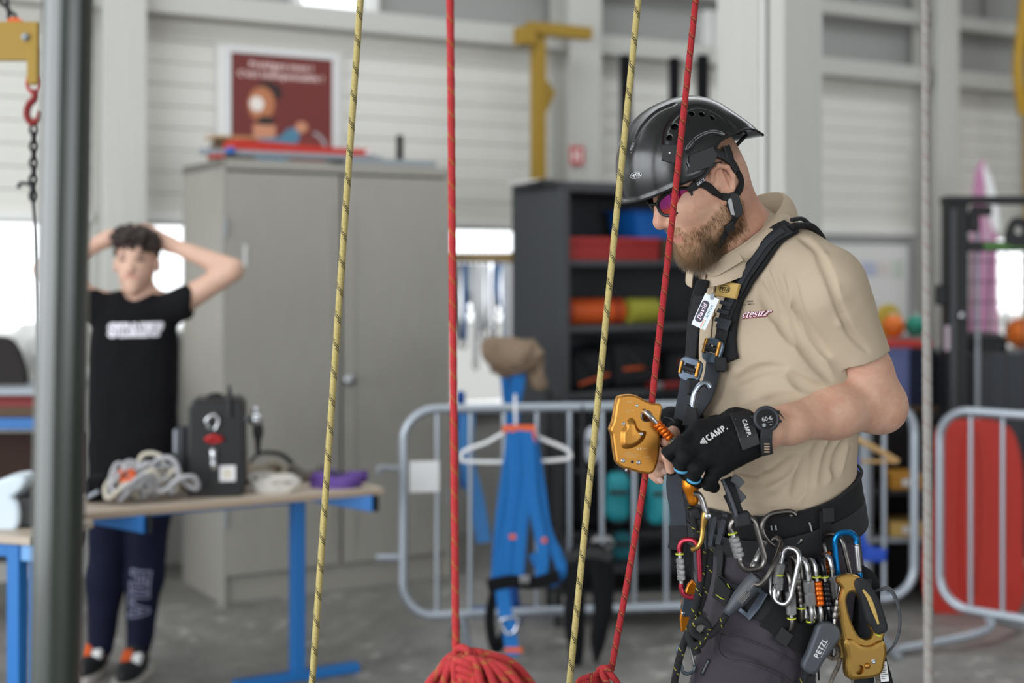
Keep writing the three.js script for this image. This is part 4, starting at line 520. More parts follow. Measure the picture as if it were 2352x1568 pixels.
{ // slings lying on the bench
  const sl = (n, l, px, py, m, loops, w, th) => { const c = bench(px, py), t = thing(n, l, 'sling', c); reseed(px); for (let i = 0; i < loops; i++) { const rx = rnd(0.05, 0.1), rz = rnd(0.03, 0.06), ox = rnd(-0.03, 0.03), oy = th * i * 0.9, ph = rnd(0, 6); const p = Array.from({ length: 10 }, (_, k) => V(ox + rx * Math.cos(ph + k * 0.63), w / 2 + oy + 0.015 * Math.sin(k * 1.3 + i), rz * Math.sin(ph + k * 0.63))); put(t, 'webbing_loop', [sweep(resample(p, 50, true), rectProfile(w, th), { closed: true, normals: resample(p, 50, true).map((q) => V(q.x - ox, 0, q.z * 2).normalize()) })], m); } return t; };
  sl('white_sling', 'grey white webbing sling coiled between winch and purple sling', 640, 1128, mat(0xc9c4bc, 0.85), 4, 0.028, 0.01); sl('beige_sling', 'beige webbing sling coiled against the winch side', 600, 1105, mat(0x8f8476, 0.9), 3, 0.03, 0.022); sl('grey_sling', 'dull grey brown sling behind the purple one', 705, 1102, mat(0x6f675e, 0.9), 3, 0.025, 0.012);
  const pu = sl('purple_sling', 'flat purple webbing sling coiled at the end of the workbench', 775, 1118, M.purple, 4, 0.03, 0.008); put(pu, 'dark_sleeve', [box(0.1, 0.012, 0.05, -0.03, 0.05, 0, 0.005)], mat(0x2c2a33, 0.85));
  const c = bench(620, 1100), t = thing('black_strap', 'black strap bridging over the coiled slings', 'strap', c); put(t, 'strap_body', [sweep(resample([V(-0.09, 0.01, 0), V(-0.08, 0.06, 0), V(-0.04, 0.1, 0), V(0.05, 0.095, 0.01), V(0.09, 0.06, 0.01)], 20), rectProfile(0.03, 0.012), { up: V(0, 1, 0) })], M.blackSoft); put(t, 'tag', box(0.02, 0.012, 0.004, 0.02, 0.035, 0.03), mat(0xb7c23a, 0.6));
}
{ // second bench and things at the far left
  const d = 4.35, c = P(35, 1175, d), t = thing('side_table', 'pale topped table with blue leg at the far left of the boy', 'table', V(c.x, 0, -d), -0.32), y = 0.745;
  put(t, 'table_top', box(0.9, 0.026, 0.32, -0.37, y - 0.013, -0.13, 0.004), M.tabletop); put(t, 'leg', box(0.046, y - 0.03, 0.046, 0, (y - 0.03) / 2, -0.01, 0.005), M.tableBlue); put(t, 'leg', box(0.046, y - 0.03, 0.046, -0.6, (y - 0.03) / 2, -0.01, 0.005), M.tableBlue); put(t, 'leg', box(0.046, y - 0.03, 0.046, -0.6, (y - 0.03) / 2, -0.25, 0.005), M.tableBlue); put(t, 'leg', box(0.046, y - 0.03, 0.046, -0.1, (y - 0.03) / 2, -0.25, 0.005), M.tableBlue); put(t, 'apron', box(0.6, 0.04, 0.02, -0.3, y - 0.05, -0.01), M.tableBlue); put(t, 'corner_bracket', box(0.1, 0.05, 0.03, 0.055, y - 0.055, -0.01, 0.004), mat(0x6c9fd4, 0.5));
  const q = P(30, 1148, 4.5), o = thing('blower_housing', 'white plastic machine housing with black inlet on the side table', 'machine', V(q.x, y, -4.5)); put(o, 'housing', [plate(spline2([[-0.16, 0], [0.02, 0], [0.03, 0.07], [0.01, 0.1], [0.04, 0.13], [0.05, 0.15], [-0.02, 0.14], [-0.06, 0.1], [-0.17, 0.09]], 50), 0.14, undefined, { bevel: 0.012 })], mat(0xc8d4dc, 0.4)); put(o, 'inlet', box(0.06, 0.1, 0.1, 0.055, 0.05, 0.0, 0.012), M.black);
  const bx = P(20, 880, 6.3), b = thing('parts_bench', 'blue framed bench with red boards stacked behind the green pole', 'bench', V(bx.x - 0.1, 0, -6.4)), Y = (py) => P(0, py, 6.2).y;
  put(b, 'bench_top', box(0.7, 0.03, 0.5, 0, Y(890) - 0.015, 0, 0.004), M.galvDull); put(b, 'cross_beam', box(0.7, 0.05, 0.04, 0, Y(972), 0.2, 0.005), M.tableBlue); for (const x of [-0.32, 0.32]) put(b, 'leg', box(0.05, Y(905), 0.05, x, Y(905) / 2, 0.2), M.tableBlue); put(b, 'back_board', box(0.68, 0.5, 0.02, 0, 0.55, -0.2), mat(0x3a241a, 0.8)); put(b, 'red_drawer', box(0.64, 0.035, 0.4, 0, Y(907), 0, 0.004), M.redDark); put(b, 'red_drawer', box(0.64, 0.035, 0.4, 0, Y(926), 0, 0.004), M.redDark); put(b, 'wood_drawer', box(0.64, 0.05, 0.4, 0, Y(945), 0, 0.004), M.brown); put(b, 'low_bin', box(0.5, 0.2, 0.3, 0, 0.4, 0, 0.01), mat(0x2a1a12, 0.8)); put(b, 'low_shelf', box(0.66, 0.02, 0.42, 0, 0.29, 0), M.black);
  const ch = thing('office_chair', 'dark brown rounded chair back at the left edge', 'chair', V(bx.x - 0.09, Y(890), -6.4)); put(ch, 'backrest', [plate(spline2([[-0.16, 0], [0.12, 0], [0.11, 0.1], [0.06, 0.19], [-0.04, 0.2], [-0.16, 0.2]], 40), 0.05, undefined, { bevel: 0.015 })], mat(0x1c1613, 0.8)); put(ch, 'back_post', box(0.04, 0.03, 0.03, 0, 0.012, 0), M.black);
  const wh = thing('white_sack', 'crumpled white sack on the window sill bench at the left', 'sack', V(bx.x + 0.02, Y(862), -6.75)); const f = union([[egg(V(0, 0.1, 0), V(1, 0, 0), V(0, 1, 0), V(0, 0, 1), 0.2, 0.11, 0.1), 0.05], [egg(V(0.08, 0.18, 0.02), V(1, 0, 0), V(0, 1, 0), V(0, 0, 1), 0.06, 0.07, 0.06), 0.05]]); put(wh, 'cloth', skin((x, y2, z) => f(x, y2, z) + 0.02 * noise3(x * 18, y2 * 18, z * 18), V(-0.26, -0.04, -0.16), V(0.26, 0.3, 0.16), 0.012), mat(0xd6d6d2, 0.9)); put(wh, 'tie', [tube([V(0.05, 0.19, 0.08), V(0.08, 0.2, 0.09), V(0.12, 0.19, 0.07)], 0.006)], M.wood); const st = thing('sill_bench', 'plain white bench below the left window', 'bench', V(wh.position.x, 0, -6.8)); put(st, 'bench_top', box(0.7, 0.03, 0.22, 0, wh.position.y - 0.015, 0), M.white); for (const x of [-0.3, 0.3]) put(st, 'leg', box(0.04, wh.position.y - 0.03, 0.04, x, (wh.position.y - 0.03) / 2, 0), M.white);
}
{ // lifting tackle at the top left
  const d = 4.4, t = thing('lifting_beam', 'ochre steel lifting beam with orange hook at the top left', 'lifting beam', P(40, 165, d)), top = P(0, -900, d).y;
  putW(t, 'beam', plate([[0, 0], [0.28, 0], [0.28, 0.115], [0.16, 0.115], [0.145, 0.06], [0, 0.06]], 0.03, new THREE.Matrix4().setPosition(P(-120, 138, d)).multiply(new THREE.Matrix4().makeTranslation(0, 0, 0))), M.ochre); putW(t, 'lower_lug', box(0.035, 0.12, 0.036, ...P(78, 150, d).toArray(), 0.006), M.ochre); putW(t, 'bolt', lathe([[0, 0.012], [0.012, 0.01], [0.012, 0], [0, 0]], P(58, 85, d - 0.015), P(58, 85, d - 1), 12), M.galvDull);
  putW(t, 'hook', tube(PP([[25, 85], [18, 62], [28, 48], [46, 52], [52, 68], [40, 80]], d), 0.011), M.orange);
  const link = (m, px, py, len, ang, turn, dd = d) => { const o = P(px, py, dd), up = V(Math.sin(ang), Math.cos(ang), 0), sd = turn ? V(0, 0, 1) : V(Math.cos(ang), -Math.sin(ang), 0), l = len / 3270 * dd; return tube([o.clone().addScaledVector(up, l / 2), o.clone().addScaledVector(up, l * 0.2).addScaledVector(sd, l * 0.28), o.clone().addScaledVector(up, -l * 0.2).addScaledVector(sd, l * 0.28), o.clone().addScaledVector(up, -l / 2), o.clone().addScaledVector(up, -l * 0.2).addScaledVector(sd, -l * 0.28), o.clone().addScaledVector(up, l * 0.2).addScaledVector(sd, -l * 0.28)], 0.0055, { closed: true, n: 20, k: 7 }); };
  const c1 = thing('lifting_chain', 'black chain running up from the orange hook', 'chain', P(26, 45, d)); for (let i = 0; i < 42; i++) putW(c1, 'link', link(0, 28 - i * 9.5, 40 - i * 19, 26, -0.45, i % 2), M.black);
  const s = thing('red_shackle', 'red steel hook under the lifting beam beside the pole', 'hook', P(75, 290, d)); putW(s, 'eye', link(0, 78, 190, 50, 0, 0), M.red); putW(s, 'hook', tube(PP([[80, 205], [80, 225], [66, 242], [62, 265], [74, 282], [90, 272], [96, 255]], d), 0.011), M.redDark);
  const c2 = thing('hanging_chain', 'thin black chain hanging under the red hook by the pole', 'chain', P(78, 460, d)); for (let i = 0; i < 9; i++) putW(c2, 'link', link(0, 78 - (i > 5 ? 1 : 0), 298 + i * 19, 26, 0, i % 2), M.black); putW(c2, 'end_hook', tube(PP([[76, 460], [70, 425], [46, 422], [42, 432]], d), 0.006), M.black);
  const rp = thing('tether_cord', 'thin dark cord falling from the chain behind the pole', 'cord', P(86, 1000, d)); putW(rp, 'cord', tube(PP([[76, 455], [82, 520], [90, 700], [96, 1000]], d), 0.006, { n: 20 }), M.black);
}

// ---------------------------------------------------------------- the boy
{
  const d = 5.47, S = FOCAL / d, q = (x, y, dz = 0) => { const p = P(x, y, d); p.z += dz; return p; };
  const t = thing('person', 'boy in black printed T-shirt and navy joggers, hands clasped on his head', 'person', V(q(290, 0).x, 0, -d));
  const hc = q(314, 600), X = V(1, 0, 0), Yv = V(0, 1, 0), Z = V(0, 0, 1);
  const face = union([[egg(hc.clone().add(V(0, 0.02, -0.01)), X, Yv, Z, 0.076, 0.1, 0.093), 0.02], [egg(hc.clone().add(V(0, -0.055, 0.03)), X, Yv, Z, 0.056, 0.068, 0.062), 0.04], [cone(hc.clone().add(V(0, 0.0, 0.082)), hc.clone().add(V(0, -0.032, 0.098)), 0.008, 0.015), 0.014], [ball(hc.clone().add(V(0, -0.105, 0.062)), 0.02), 0.03], [egg(hc.clone().add(V(0.08, -0.015, -0.005)), X, Yv, Z, 0.01, 0.03, 0.02), 0.01], [egg(hc.clone().add(V(-0.08, -0.015, -0.005)), X, Yv, Z, 0.01, 0.03, 0.02), 0.01], [cone(hc.clone().add(V(0, -0.07, -0.02)), q(318, 700, -0.03), 0.05, 0.056), 0.03], [cone(hc.clone().add(V(-0.024, -0.062, 0.078)), hc.clone().add(V(0.024, -0.062, 0.078)), 0.007, 0.007), 0.012]]);
  const arms = union([[cone(q(408, 700), q(535, 622, 0.02), 0.05, 0.041), 0.03], [cone(q(535, 618, 0.02), q(385, 560, -0.02), 0.043, 0.027), 0.02], [cone(q(385, 560, -0.02), q(340, 537, -0.02), 0.03, 0.034), 0.02], [cone(q(228, 700), q(108, 622, 0.02), 0.05, 0.041), 0.03], [cone(q(108, 618, 0.02), q(245, 548, -0.02), 0.043, 0.027), 0.02], [cone(q(245, 548, -0.02), q(290, 534, -0.02), 0.03, 0.034), 0.02], [cone(q(345, 535, 0), q(308, 522, 0.035), 0.011, 0.009), 0.008], [cone(q(340, 528, -0.02), q(300, 519, 0.01), 0.011, 0.009), 0.008], [cone(q(335, 527, -0.04), q(295, 520, -0.02), 0.011, 0.009), 0.008], [cone(q(350, 545, 0.01), q(318, 527, 0.05), 0.01, 0.009), 0.008], [cone(q(285, 530, 0.01), q(325, 520, 0.03), 0.011, 0.009), 0.008], [cone(q(285, 527, -0.02), q(330, 516, 0.0), 0.011, 0.009), 0.008], [cone(q(292, 526, -0.05), q(335, 517, -0.03), 0.011, 0.009), 0.008], [cone(q(280, 538, 0.02), q(308, 526, 0.05), 0.01, 0.009), 0.008]]);
  const trunk = union([[cone(q(318, 690, -0.03), q(310, 1080, -0.02), 0.07, 0.09), 0.04], [cone(q(240, 700, -0.02), q(395, 700, -0.02), 0.05, 0.05), 0.05], [cone(q(268, 1100), q(229, 1515, -0.02), 0.06, 0.027), 0.05], [cone(q(345, 1100, 0.01), q(318, 1515, 0), 0.06, 0.027), 0.05]]);
  const body = (x, y, z) => smin(smin(face(x, y, z), arms(x, y, z), 0.012), trunk(x, y, z), 0.03);
  const skinC = lin(0xcba48f), lip = lin(0xb97e70), dark = lin(0x5a4238);
  const color = (x, y, z) => { const lx = x - hc.x, ly = y - hc.y, lz = z - hc.z; if (lz > 0.03) { for (const s of [-1, 1]) { if (Math.hypot((lx - s * 0.033) / 0.017, (ly - 0.005) / 0.008) < 1) return dark; if (Math.hypot((lx - s * 0.034) / 0.024, (ly - 0.026) / 0.004) < 1) return dark; } if (Math.hypot(lx / 0.03, (ly + 0.06) / 0.008) < 1) return lip; } const n = 1 + 0.06 * noise3(x * 30, y * 30, z * 30); return skinC.map((c) => c * n); };
  const lo = q(60, 1530, -0.2), hi = q(575, 500, 0.2);
  const bodyG = [skin(body, q(55, 760, -0.2), q(590, 500, 0.2), 0.007, { color }), skin((x, y, z) => Math.max(trunk(x, y, z), y - q(0, 755).y), q(170, 1515, -0.2), q(440, 745, 0.2), 0.012, { color })];
  putW(t, 'body', bodyG, mat(0xffffff, 0.55, 0, { vertexColors: true, sheen: 0.2 }));
  const hairF = union([[egg(hc.clone().add(V(0, 0.055, -0.02)), X, Yv, Z, 0.086, 0.085, 0.1), 0.02], [ball(hc.clone().add(V(-0.055, 0.09, 0.05)), 0.03), 0.03], [ball(hc.clone().add(V(0.03, 0.1, 0.055)), 0.036), 0.03], [ball(hc.clone().add(V(0.065, 0.075, 0.035)), 0.034), 0.03], [ball(hc.clone().add(V(-0.015, 0.1, 0.06)), 0.034), 0.03]]);
  putW(t, 'hair', skin((x, y, z) => Math.max(hairF(x, y, z) + 0.012 * noise3(x * 70, y * 70, z * 70) + 0.006 * noise3(x * 140, y * 140, z * 140), Math.min(0.038 + 0.014 * noise3(x * 45, 3, 1) - (y - hc.y), Math.max(z - hc.z - 0.015, -0.03 - (y - hc.y)))), hc.clone().add(V(-0.13, -0.08, -0.15)), hc.clone().add(V(0.13, 0.16, 0.14)), 0.006, { color: (x, y, z) => lin(0x2a1c15).map((c) => c * (1 + 0.5 * noise3(x * 90, y * 90, z * 90))) }), mat(0xffffff, 0.6, 0, { vertexColors: true }));
  // T-shirt
  const rows = [[q(0, 655).y, 0.06, 0.06], [q(0, 690).y, 0.125, 0.075], [q(0, 720).y, 0.155, 0.09], [q(0, 800).y, 0.165, 0.105], [q(0, 950).y, 0.165, 0.105], [q(0, 1130).y, 0.172, 0.11]], cx = q(306, 0).x;
  const tor = (x, y, z) => { const [, w, dp] = lerpTable(rows, y); return (Math.pow(Math.pow(Math.abs(x - cx) / w, 2.4) + Math.pow(Math.abs(z + d + 0.01) / dp, 2.4), 1 / 2.4) - 1) * Math.min(w, dp); };
  const slv = union([[cone(q(395, 705), q(428, 695, 0.01), 0.064, 0.068), 0.02], [cone(q(228, 705), q(190, 695, 0.01), 0.064, 0.068), 0.02]]);
  const shirt = (x, y, z) => { let s = smax(tor(x, y, z), q(0, 668).y * -1 + y, 0.03); s = Math.max(s, q(0, 1118).y - y); s = smin(s, Math.max(slv(x, y, z), Math.max(x - q(442, 0).x - 0.3 * (q(0, 700).y - y) * -0.2, q(172, 0).x - x)), 0.03); s = Math.max(s, -(Math.hypot(x - q(318, 0).x, (y - q(0, 655).y) * 0.8, z + d - 0.03) - 0.06)); return s + 0.007 * noise3(x * 9, y * 4 + 3, z * 9) + 0.003 * noise3(x * 22, y * 14, z * 22); };
  const sh = putW(t, 't_shirt', skin(shirt, q(150, 1140, -0.2), q(470, 640, 0.2), 0.008), mat(0x0a0a0e, 0.92, 0, { specularIntensity: 0.5 }));
  { const pr = print(512, 192, (g) => { g.clearRect(0, 0, 512, 192); g.lineJoin = 'round'; g.fillStyle = '#d9d6dd'; g.strokeStyle = '#d9d6dd'; g.lineWidth = 26; g.font = 'bold 128px serif'; g.textAlign = 'center'; g.strokeText('STAFF', 256, 142); g.fillStyle = '#3a3842'; g.fillText('STAFF', 256, 142); g.strokeStyle = '#d9d6dd'; g.lineWidth = 8; g.strokeText('STAFF', 256, 142); }); const lay = on(shirt, 309, 757, 4.9, 6), g = patchOn(shirt, lay.p, V(0, 0, 1), V(1, 0.02, 0), 0.245, 0.09, 20, 8, 0.002); putW(sh, 'chest_print', g, mat(0xffffff, 0.8, 0, { map: pr, transparent: true })); }
  const tr = union([[cone(q(262, 1110, -0.01), q(242, 1330, 0), 0.088, 0.07), 0.03], [cone(q(242, 1330), q(228, 1490, -0.02), 0.07, 0.048), 0.03], [cone(q(345, 1110, -0.01), q(338, 1320, 0.03), 0.088, 0.07), 0.03], [cone(q(338, 1320, 0.03), q(318, 1485, 0), 0.07, 0.046), 0.03], [cone(q(270, 1080, -0.01), q(340, 1080, -0.01), 0.1, 0.1), 0.04]]);
  const trF = (x, y, z) => Math.max(tr(x, y, z) + 0.006 * noise3(x * 10, y * 13, z * 10), q(0, 1508).y - y);
  const jog = putW(t, 'joggers', skin(trF, q(170, 1515, -0.2), q(440, 1040, 0.2), 0.009), mat(0x12162c, 0.88, 0, { specularIntensity: 0.5 }));
  { const pr = print(512, 160, (g) => { g.clearRect(0, 0, 512, 160); g.font = 'bold 150px sans-serif'; g.textAlign = 'center'; g.lineJoin = 'round'; g.strokeStyle = '#8c8ea6'; g.lineWidth = 16; g.strokeText('FILA', 256, 132); g.fillStyle = '#171b33'; g.fillText('FILA', 256, 132); }); const lay = on(trF, 318, 1365, 4.9, 6), g = patchOn(trF, lay.p, lay.n.clone().lerp(V(0, 0, 1), 0.5), V(-0.1, -1, 0), 0.31, 0.105, 24, 8, 0.002); putW(jog, 'leg_print', g, mat(0xffffff, 0.7, 0, { map: pr, transparent: true })); }
  for (const [px, py, dz] of [[212, 1540, -0.02], [315, 1548, 0.06]]) { const b = q(px, py, dz); b.y = 0; const f = union([[egg(V(b.x, 0.045, b.z + 0.03), X, Yv, Z, 0.048, 0.045, 0.13), 0.02], [egg(V(b.x, 0.075, b.z - 0.05), X, Yv, Z, 0.045, 0.065, 0.06), 0.03]]); const s = putW(t, 'shoe', skin((x, y, z) => Math.max(f(x, y, z), -y + 0.018), V(b.x - 0.08, 0, b.z - 0.16), V(b.x + 0.08, 0.16, b.z + 0.2), 0.006), mat(0x17181b, 0.7)); putW(s, 'sole', plate(spline2([[-0.05, -0.1], [0, -0.115], [0.05, -0.1], [0.048, 0.02], [0.05, 0.1], [0.02, 0.165], [-0.02, 0.165], [-0.05, 0.1], [-0.048, 0.02]], 50), 0.026, new THREE.Matrix4().makeRotationX(Math.PI / 2).setPosition(b.x, 0.013, b.z)), mat(0xb9b4ac, 0.8)); putW(s, 'side_patch', box(0.06, 0.03, 0.05, b.x + 0.018, 0.085, b.z + 0.045, 0.012, [0.5, 0, 0.2]), M.paper); putW(s, 'laces', box(0.035, 0.012, 0.06, b.x - 0.01, 0.1, b.z + 0.05, 0.004, [0.5, 0, 0]), M.orange); }
}

// ================================================================ POLE AND ROPES
M.poleGreen = mat(0x29332a, 0.32, 0.05, { clearcoat: 0.75, clearcoatRoughness: 0.14, map: texture(128, 512, (x, y) => { const v = 0.86 + 0.12 * tileNoise(x, y, 4, 3) + 0.08 * smooth(0.2, 0.5, tileNoise(x, y, 7, 12)); return [v, v, v]; }, { srgb: true }) });
{
  const d = 1.55, a = P(158, -40, d), b = P(127, 1600, d), dir = b.clone().sub(a).normalize(), foot = a.clone().addScaledVector(dir, (0.02 - a.y) / dir.y), head = a.clone().addScaledVector(dir, (3.4 - a.y) / dir.y);
  const t = thing('steel_pole', 'dark green painted steel pole close to the camera', 'pole', V(foot.x, 0, foot.z));
  putW(t, 'shaft', sweep([head, head.clone().lerp(foot, 0.3), head.clone().lerp(foot, 0.6), foot], circleProfile(0.0275, 36)), M.poleGreen); put(t, 'foot_plate', box(0.2, 0.02, 0.2, 0, 0.01, 0, 0.004), M.poleGreen); putW(t, 'head_plate', box(0.12, 0.03, 0.12, head.x, head.y, head.z, 0.006), M.poleGreen);
}
// braided rope sheaths: strands cross in a herringbone, coloured tracers wind round
function ropeMat(base, tracer, opt = {}) {
  const N = 16, R = 24, bA = lin(base).map((c) => Math.pow(c, 1 / 2.2));
  const cell = (x, y) => { const col = Math.floor(x * N), row = Math.floor(y * R), fx = x * N - col, fy = y * R - row, up = col % 2 ? fy : 1 - fy, e = Math.abs(((up + fx * 0.9) % 1) - 0.5) * 2; return [col, row, e, fx]; };
  const colr = texture(128, 256, (x, y) => { const [col, row] = cell(x, y), s = 0.95 + 0.1 * (hash3(col, row, 7) - 0.5); let c = bA.map((v) => v * s); for (const [ph, w, t, m] of tracer) { const k = (((col + 0.5) / N - (row + 0.5) / R * (opt.turns ?? 1) - ph) % 1 + 1) % 1; if (k < w && (col * (m ?? 1) + row) % 2 === 0) c = lin(t).map((q) => Math.pow(q, 1 / 2.2)); } return c; }, { srgb: true, repeat: [1, 1 / (opt.pitch ?? 0.05)] });
  const bump = texture(128, 256, (x, y) => { const [, , e, fx] = cell(x, y); return (1 - e) * 0.7 + 0.3 * Math.sin(fx * Math.PI); }, { repeat: [1, 1 / (opt.pitch ?? 0.05)] });
  return mat(0xffffff, 0.82, 0, { map: colr, bumpMap: bump, bumpScale: 0.0012, sheen: 0.25, sheenColor: new THREE.Color(base) });
}
M.ropeYellow = ropeMat(0xd0be7a, [[0, 0.22, 0x16150f]], { pitch: 0.047, turns: 1 });
M.ropeRed = ropeMat(0xcb3036, [[0, 0.13, 0x111010], [0.13, 0.07, 0xa88a2e]], { pitch: 0.03, turns: 1 });
M.ropeRedGold = ropeMat(0xd2383b, [[0, 0.15, 0xa8842a]], { pitch: 0.036, turns: 1 });
M.ropeWhite = ropeMat(0xaaa59e, [[0, 0.1, 0x8c6258]], { pitch: 0.03, turns: 1 });
M.ropeBlack = ropeMat(0x17171a, [[0, 0.06, 0xc6bf3a]], { pitch: 0.036, turns: 1 });
const straight = (x0, y0, x1, y1, d, y, dd = d) => { const a = P(x0, y0, d), b = P(x1, y1, dd), v = b.clone().sub(a); return a.addScaledVector(v, (y - a.y) / v.y); };
const ropeR = 0.0056;
// sheath strands as relief: sixteen plaits round the rope, each bulging and sloping against its neighbour
const plait = (pitch, N = 16, R = 24) => (u, len) => { const c = u * N, col = Math.floor(c), f = c - col, v = len / pitch * R, s = col % 2 ? v + f : v - f; return 0.9 + 0.14 * Math.pow(Math.abs(Math.sin(Math.PI * s)), 0.6) * (0.55 + 0.45 * Math.sin(Math.PI * f)); };
const fineLine = (a, b, n) => Array.from({ length: n + 1 }, (_, i) => a.clone().lerp(b, i / n));
function hung(name, label, m, x0, y0, x1, y1, d, low, r = ropeR) { const t = straight(x0, y0, x1, y1, d, 4.7), b = straight(x0, y0, x1, y1, d, low); const o = thing(name, label, 'rope', b); const hi = straight(x0, y0, x1, y1, d, Math.min(4.6, P(0, -40, d).y)), lo = straight(x0, y0, x1, y1, d, Math.max(low + 0.02, P(0, 1610, d).y)), pitch = { yellow: 0.047, grey: 0.03, red: 0.036 }[label.split(' ')[0]], fine = pitch === 0.047; putW(o, 'rope', sweep([...fineLine(t, hi, 12).slice(0, -1), ...fineLine(hi, lo, fine ? 1500 : 700), ...fineLine(lo, b, 8).slice(1)], circleProfile(r, fine ? 48 : 32), { radial: plait(pitch) }), m); return [o, t, b]; }
{
  const [a] = hung('climbing_rope', 'yellow rope with black flecks hanging left of the red rope', M.ropeYellow, 828, 0, 717, 1568, 2.42, 0.12); void a;
  const [b] = hung('climbing_rope', 'yellow rope with black flecks hanging just in front of the man', M.ropeYellow, 1466, 0, 1308, 1568, 2.45, 0.12); void b;
  hung('climbing_rope', 'grey white rope with red flecks hanging behind the man\u2019s back', M.ropeWhite, 2126, 0, 2133, 1568, 1.92, 0.1, 0.0062);
  // red rope with its hanging bundle
  const d = 2.16, [c, top, bot] = hung('climbing_rope', 'red rope ending in a hanging red coil beside the hung blue harness', M.ropeRedGold, 1034, 0, 1047, 1500, d, P(0, 1505, d).y, 0.0058); void top; void bot;
  const q = (x, y, dz = 0) => { const p = P(x, y, d); p.z += dz; return p; };
  const T = (pts, n = 60) => putW(c, 'coil_loop', tube(pts, 0.0058, { n, k: 10 }), M.ropeRedGold);
  reseed(9);
  for (let i = 0; i < 13; i++) { const f = i / 12, x = mix(1075, 1150, f), w = mix(30, 95, f); const z = 0.03 * Math.sin(i * 2.1) + 0.012 * (i % 3); T([q(1062 + 9 * f, 1500 + 6 * Math.sin(i), z), q(x + 10, 1494 + 12 * f + rnd(-3, 3), z + 0.015), q(x + w * 0.62, 1530 + 14 * f, z + 0.02), q(x + w, 1620, z + 0.02), q(x + w * 0.9, 1800, z), q(x - 10, 1930, z), q(1045, 1820, z - 0.01), q(1030, 1640, z - 0.01), q(1050, 1530, z - 0.015)]); }
  for (let i = 0; i < 8; i++) { const f = i / 7, w = mix(20, 100, f), z = 0.025 * Math.cos(i * 1.9); T([q(1066, 1502, z), q(1052 - w * 0.3, 1510 + 9 * f, z + 0.012), q(1062 - w * 0.75, 1546 + 10 * f, z + 0.014), q(1060 - w, 1640, z + 0.01), q(1058 - w * 0.8, 1800, z), q(1080, 1900, z), q(1092, 1700, z - 0.02), q(1085, 1560, z - 0.02)]); }
  for (let i = 0; i < 4; i++) T([q(1036 - 4 * i, 1512 + 17 * i, 0.0), q(1062, 1500 + 17 * i, 0.045), q(1098 + 6 * i, 1512 + 18 * i, 0.046), q(1112 + 6 * i, 1530 + 18 * i, 0.0), q(1080, 1520 + 17 * i, -0.045)], 40);
  T([q(1046, 1490, 0), q(1062, 1483, 0.01), q(1076, 1488, 0.02), q(1070, 1520, 0.04), q(1052, 1570, 0.05), q(1040, 1650, 0.04)], 40);
  T([q(1100, 1515, 0.045), q(1090, 1545, 0.055), q(1078, 1600, 0.05), q(1070, 1700, 0.04)], 40);
  // the working red rope with the small knot of loops under the device
  const e = 2.5, r2 = thing('climbing_rope', 'red rope with black flecks running through the gold device to a small coil', 'rope', P(1400, 1545, e)), u = (x, y, dz = 0) => { const p = P(x, y, e); p.z += dz; return p; };
  const t0 = straight(1598, 0, 1498, 920, e, 4.7); putW(r2, 'rope', sweep(resample([t0, u(1598, 0), u(1550, 450), u(1498, 920), u(1492, 1000), u(1483, 1085), u(1447, 1300), u(1404, 1538)], 2600), circleProfile(ropeR, 48), { radial: plait(0.03) }), M.ropeRed);
  const K = (pts, n = 50) => putW(r2, 'coil_loop', tube(pts, ropeR, { n, k: 12 }), M.ropeRed);
  for (let i = 0; i < 5; i++) K([u(1395, 1536 + i * 5, 0.01), u(1366 - 3 * i, 1538 + i * 9, 0.03), u(1330 - 3 * i, 1552 + i * 12, 0.03), u(1318 - 3 * i, 1600 + i * 12, 0.01), u(1345, 1700 + i * 10, 0), u(1390, 1660, -0.01), u(1405, 1580, -0.01)]);
  K([u(1404, 1536, 0), u(1396, 1525, 0.02), u(1380, 1530, 0.04), u(1398, 1560, 0.05), u(1425, 1590, 0.04), u(1440, 1660, 0.02), u(1420, 1740, 0)]); K([u(1372, 1532, 0.02), u(1386, 1521, 0.035), u(1402, 1535, 0.045), u(1418, 1562, 0.04), u(1430, 1640, 0.02), u(1400, 1720, 0)]); K([u(1440, 1580, 0.01), u(1452, 1620, 0.01), u(1440, 1700, 0), u(1410, 1700, -0.02), u(1405, 1600, -0.02)]);
}

// ================================================================ THE MAN
const man = thing('person', 'man in beige polo shirt and dark work trousers wearing a climbing harness', 'person', V(0.5, 0, -2.7));
const fM = V(-0.819, 0, 0.574), lM = V(0.574, 0, 0.819), UP = V(0, 1, 0);
const yOf = (py, d = 2.7) => EYE - (py - HORIZON) / FOCAL * d;
const x0 = (1780 - W / 2) / FOCAL * 2.7, z0 = -2.7;
// rows: height, half width, half depth, shift to the front
const torsoRows = [[yOf(500), 0.06, 0.05, 0.0], [yOf(545), 0.09, 0.066, -0.012], [yOf(590), 0.124, 0.084, -0.014], [yOf(660), 0.15, 0.106, -0.008], [yOf(760), 0.176, 0.128, 0.004], [yOf(880), 0.179, 0.133, 0.012], [yOf(1050), 0.165, 0.134, 0.012], [yOf(1150), 0.164, 0.136, 0.008], [yOf(1300), 0.172, 0.14, -0.004], [yOf(1400), 0.17, 0.13, -0.01]];
const torsoF = (x, y, z) => { const [, w, d, s] = lerpTable(torsoRows, y), dx = x - x0, dz = z - z0, a = dx * lM.x + dz * lM.z, b = dx * fM.x + dz * fM.z - s; return (Math.pow(Math.pow(Math.abs(a) / w, 2.25) + Math.pow(Math.abs(b) / d, 2.25), 1 / 2.25) - 1) * Math.min(w, d); };
const shL = P(1893, 668, 2.565), hemL = P(1966, 820, 2.595), shR = P(1690, 690, 2.86), hemR = P(1716, 825, 2.91);
const elbowL = P(2013, 926, 2.62), wristL = P(1762, 983, 2.455), elbowR = P(1700, 930, 2.9), wristR = P(1600, 985, 2.68);
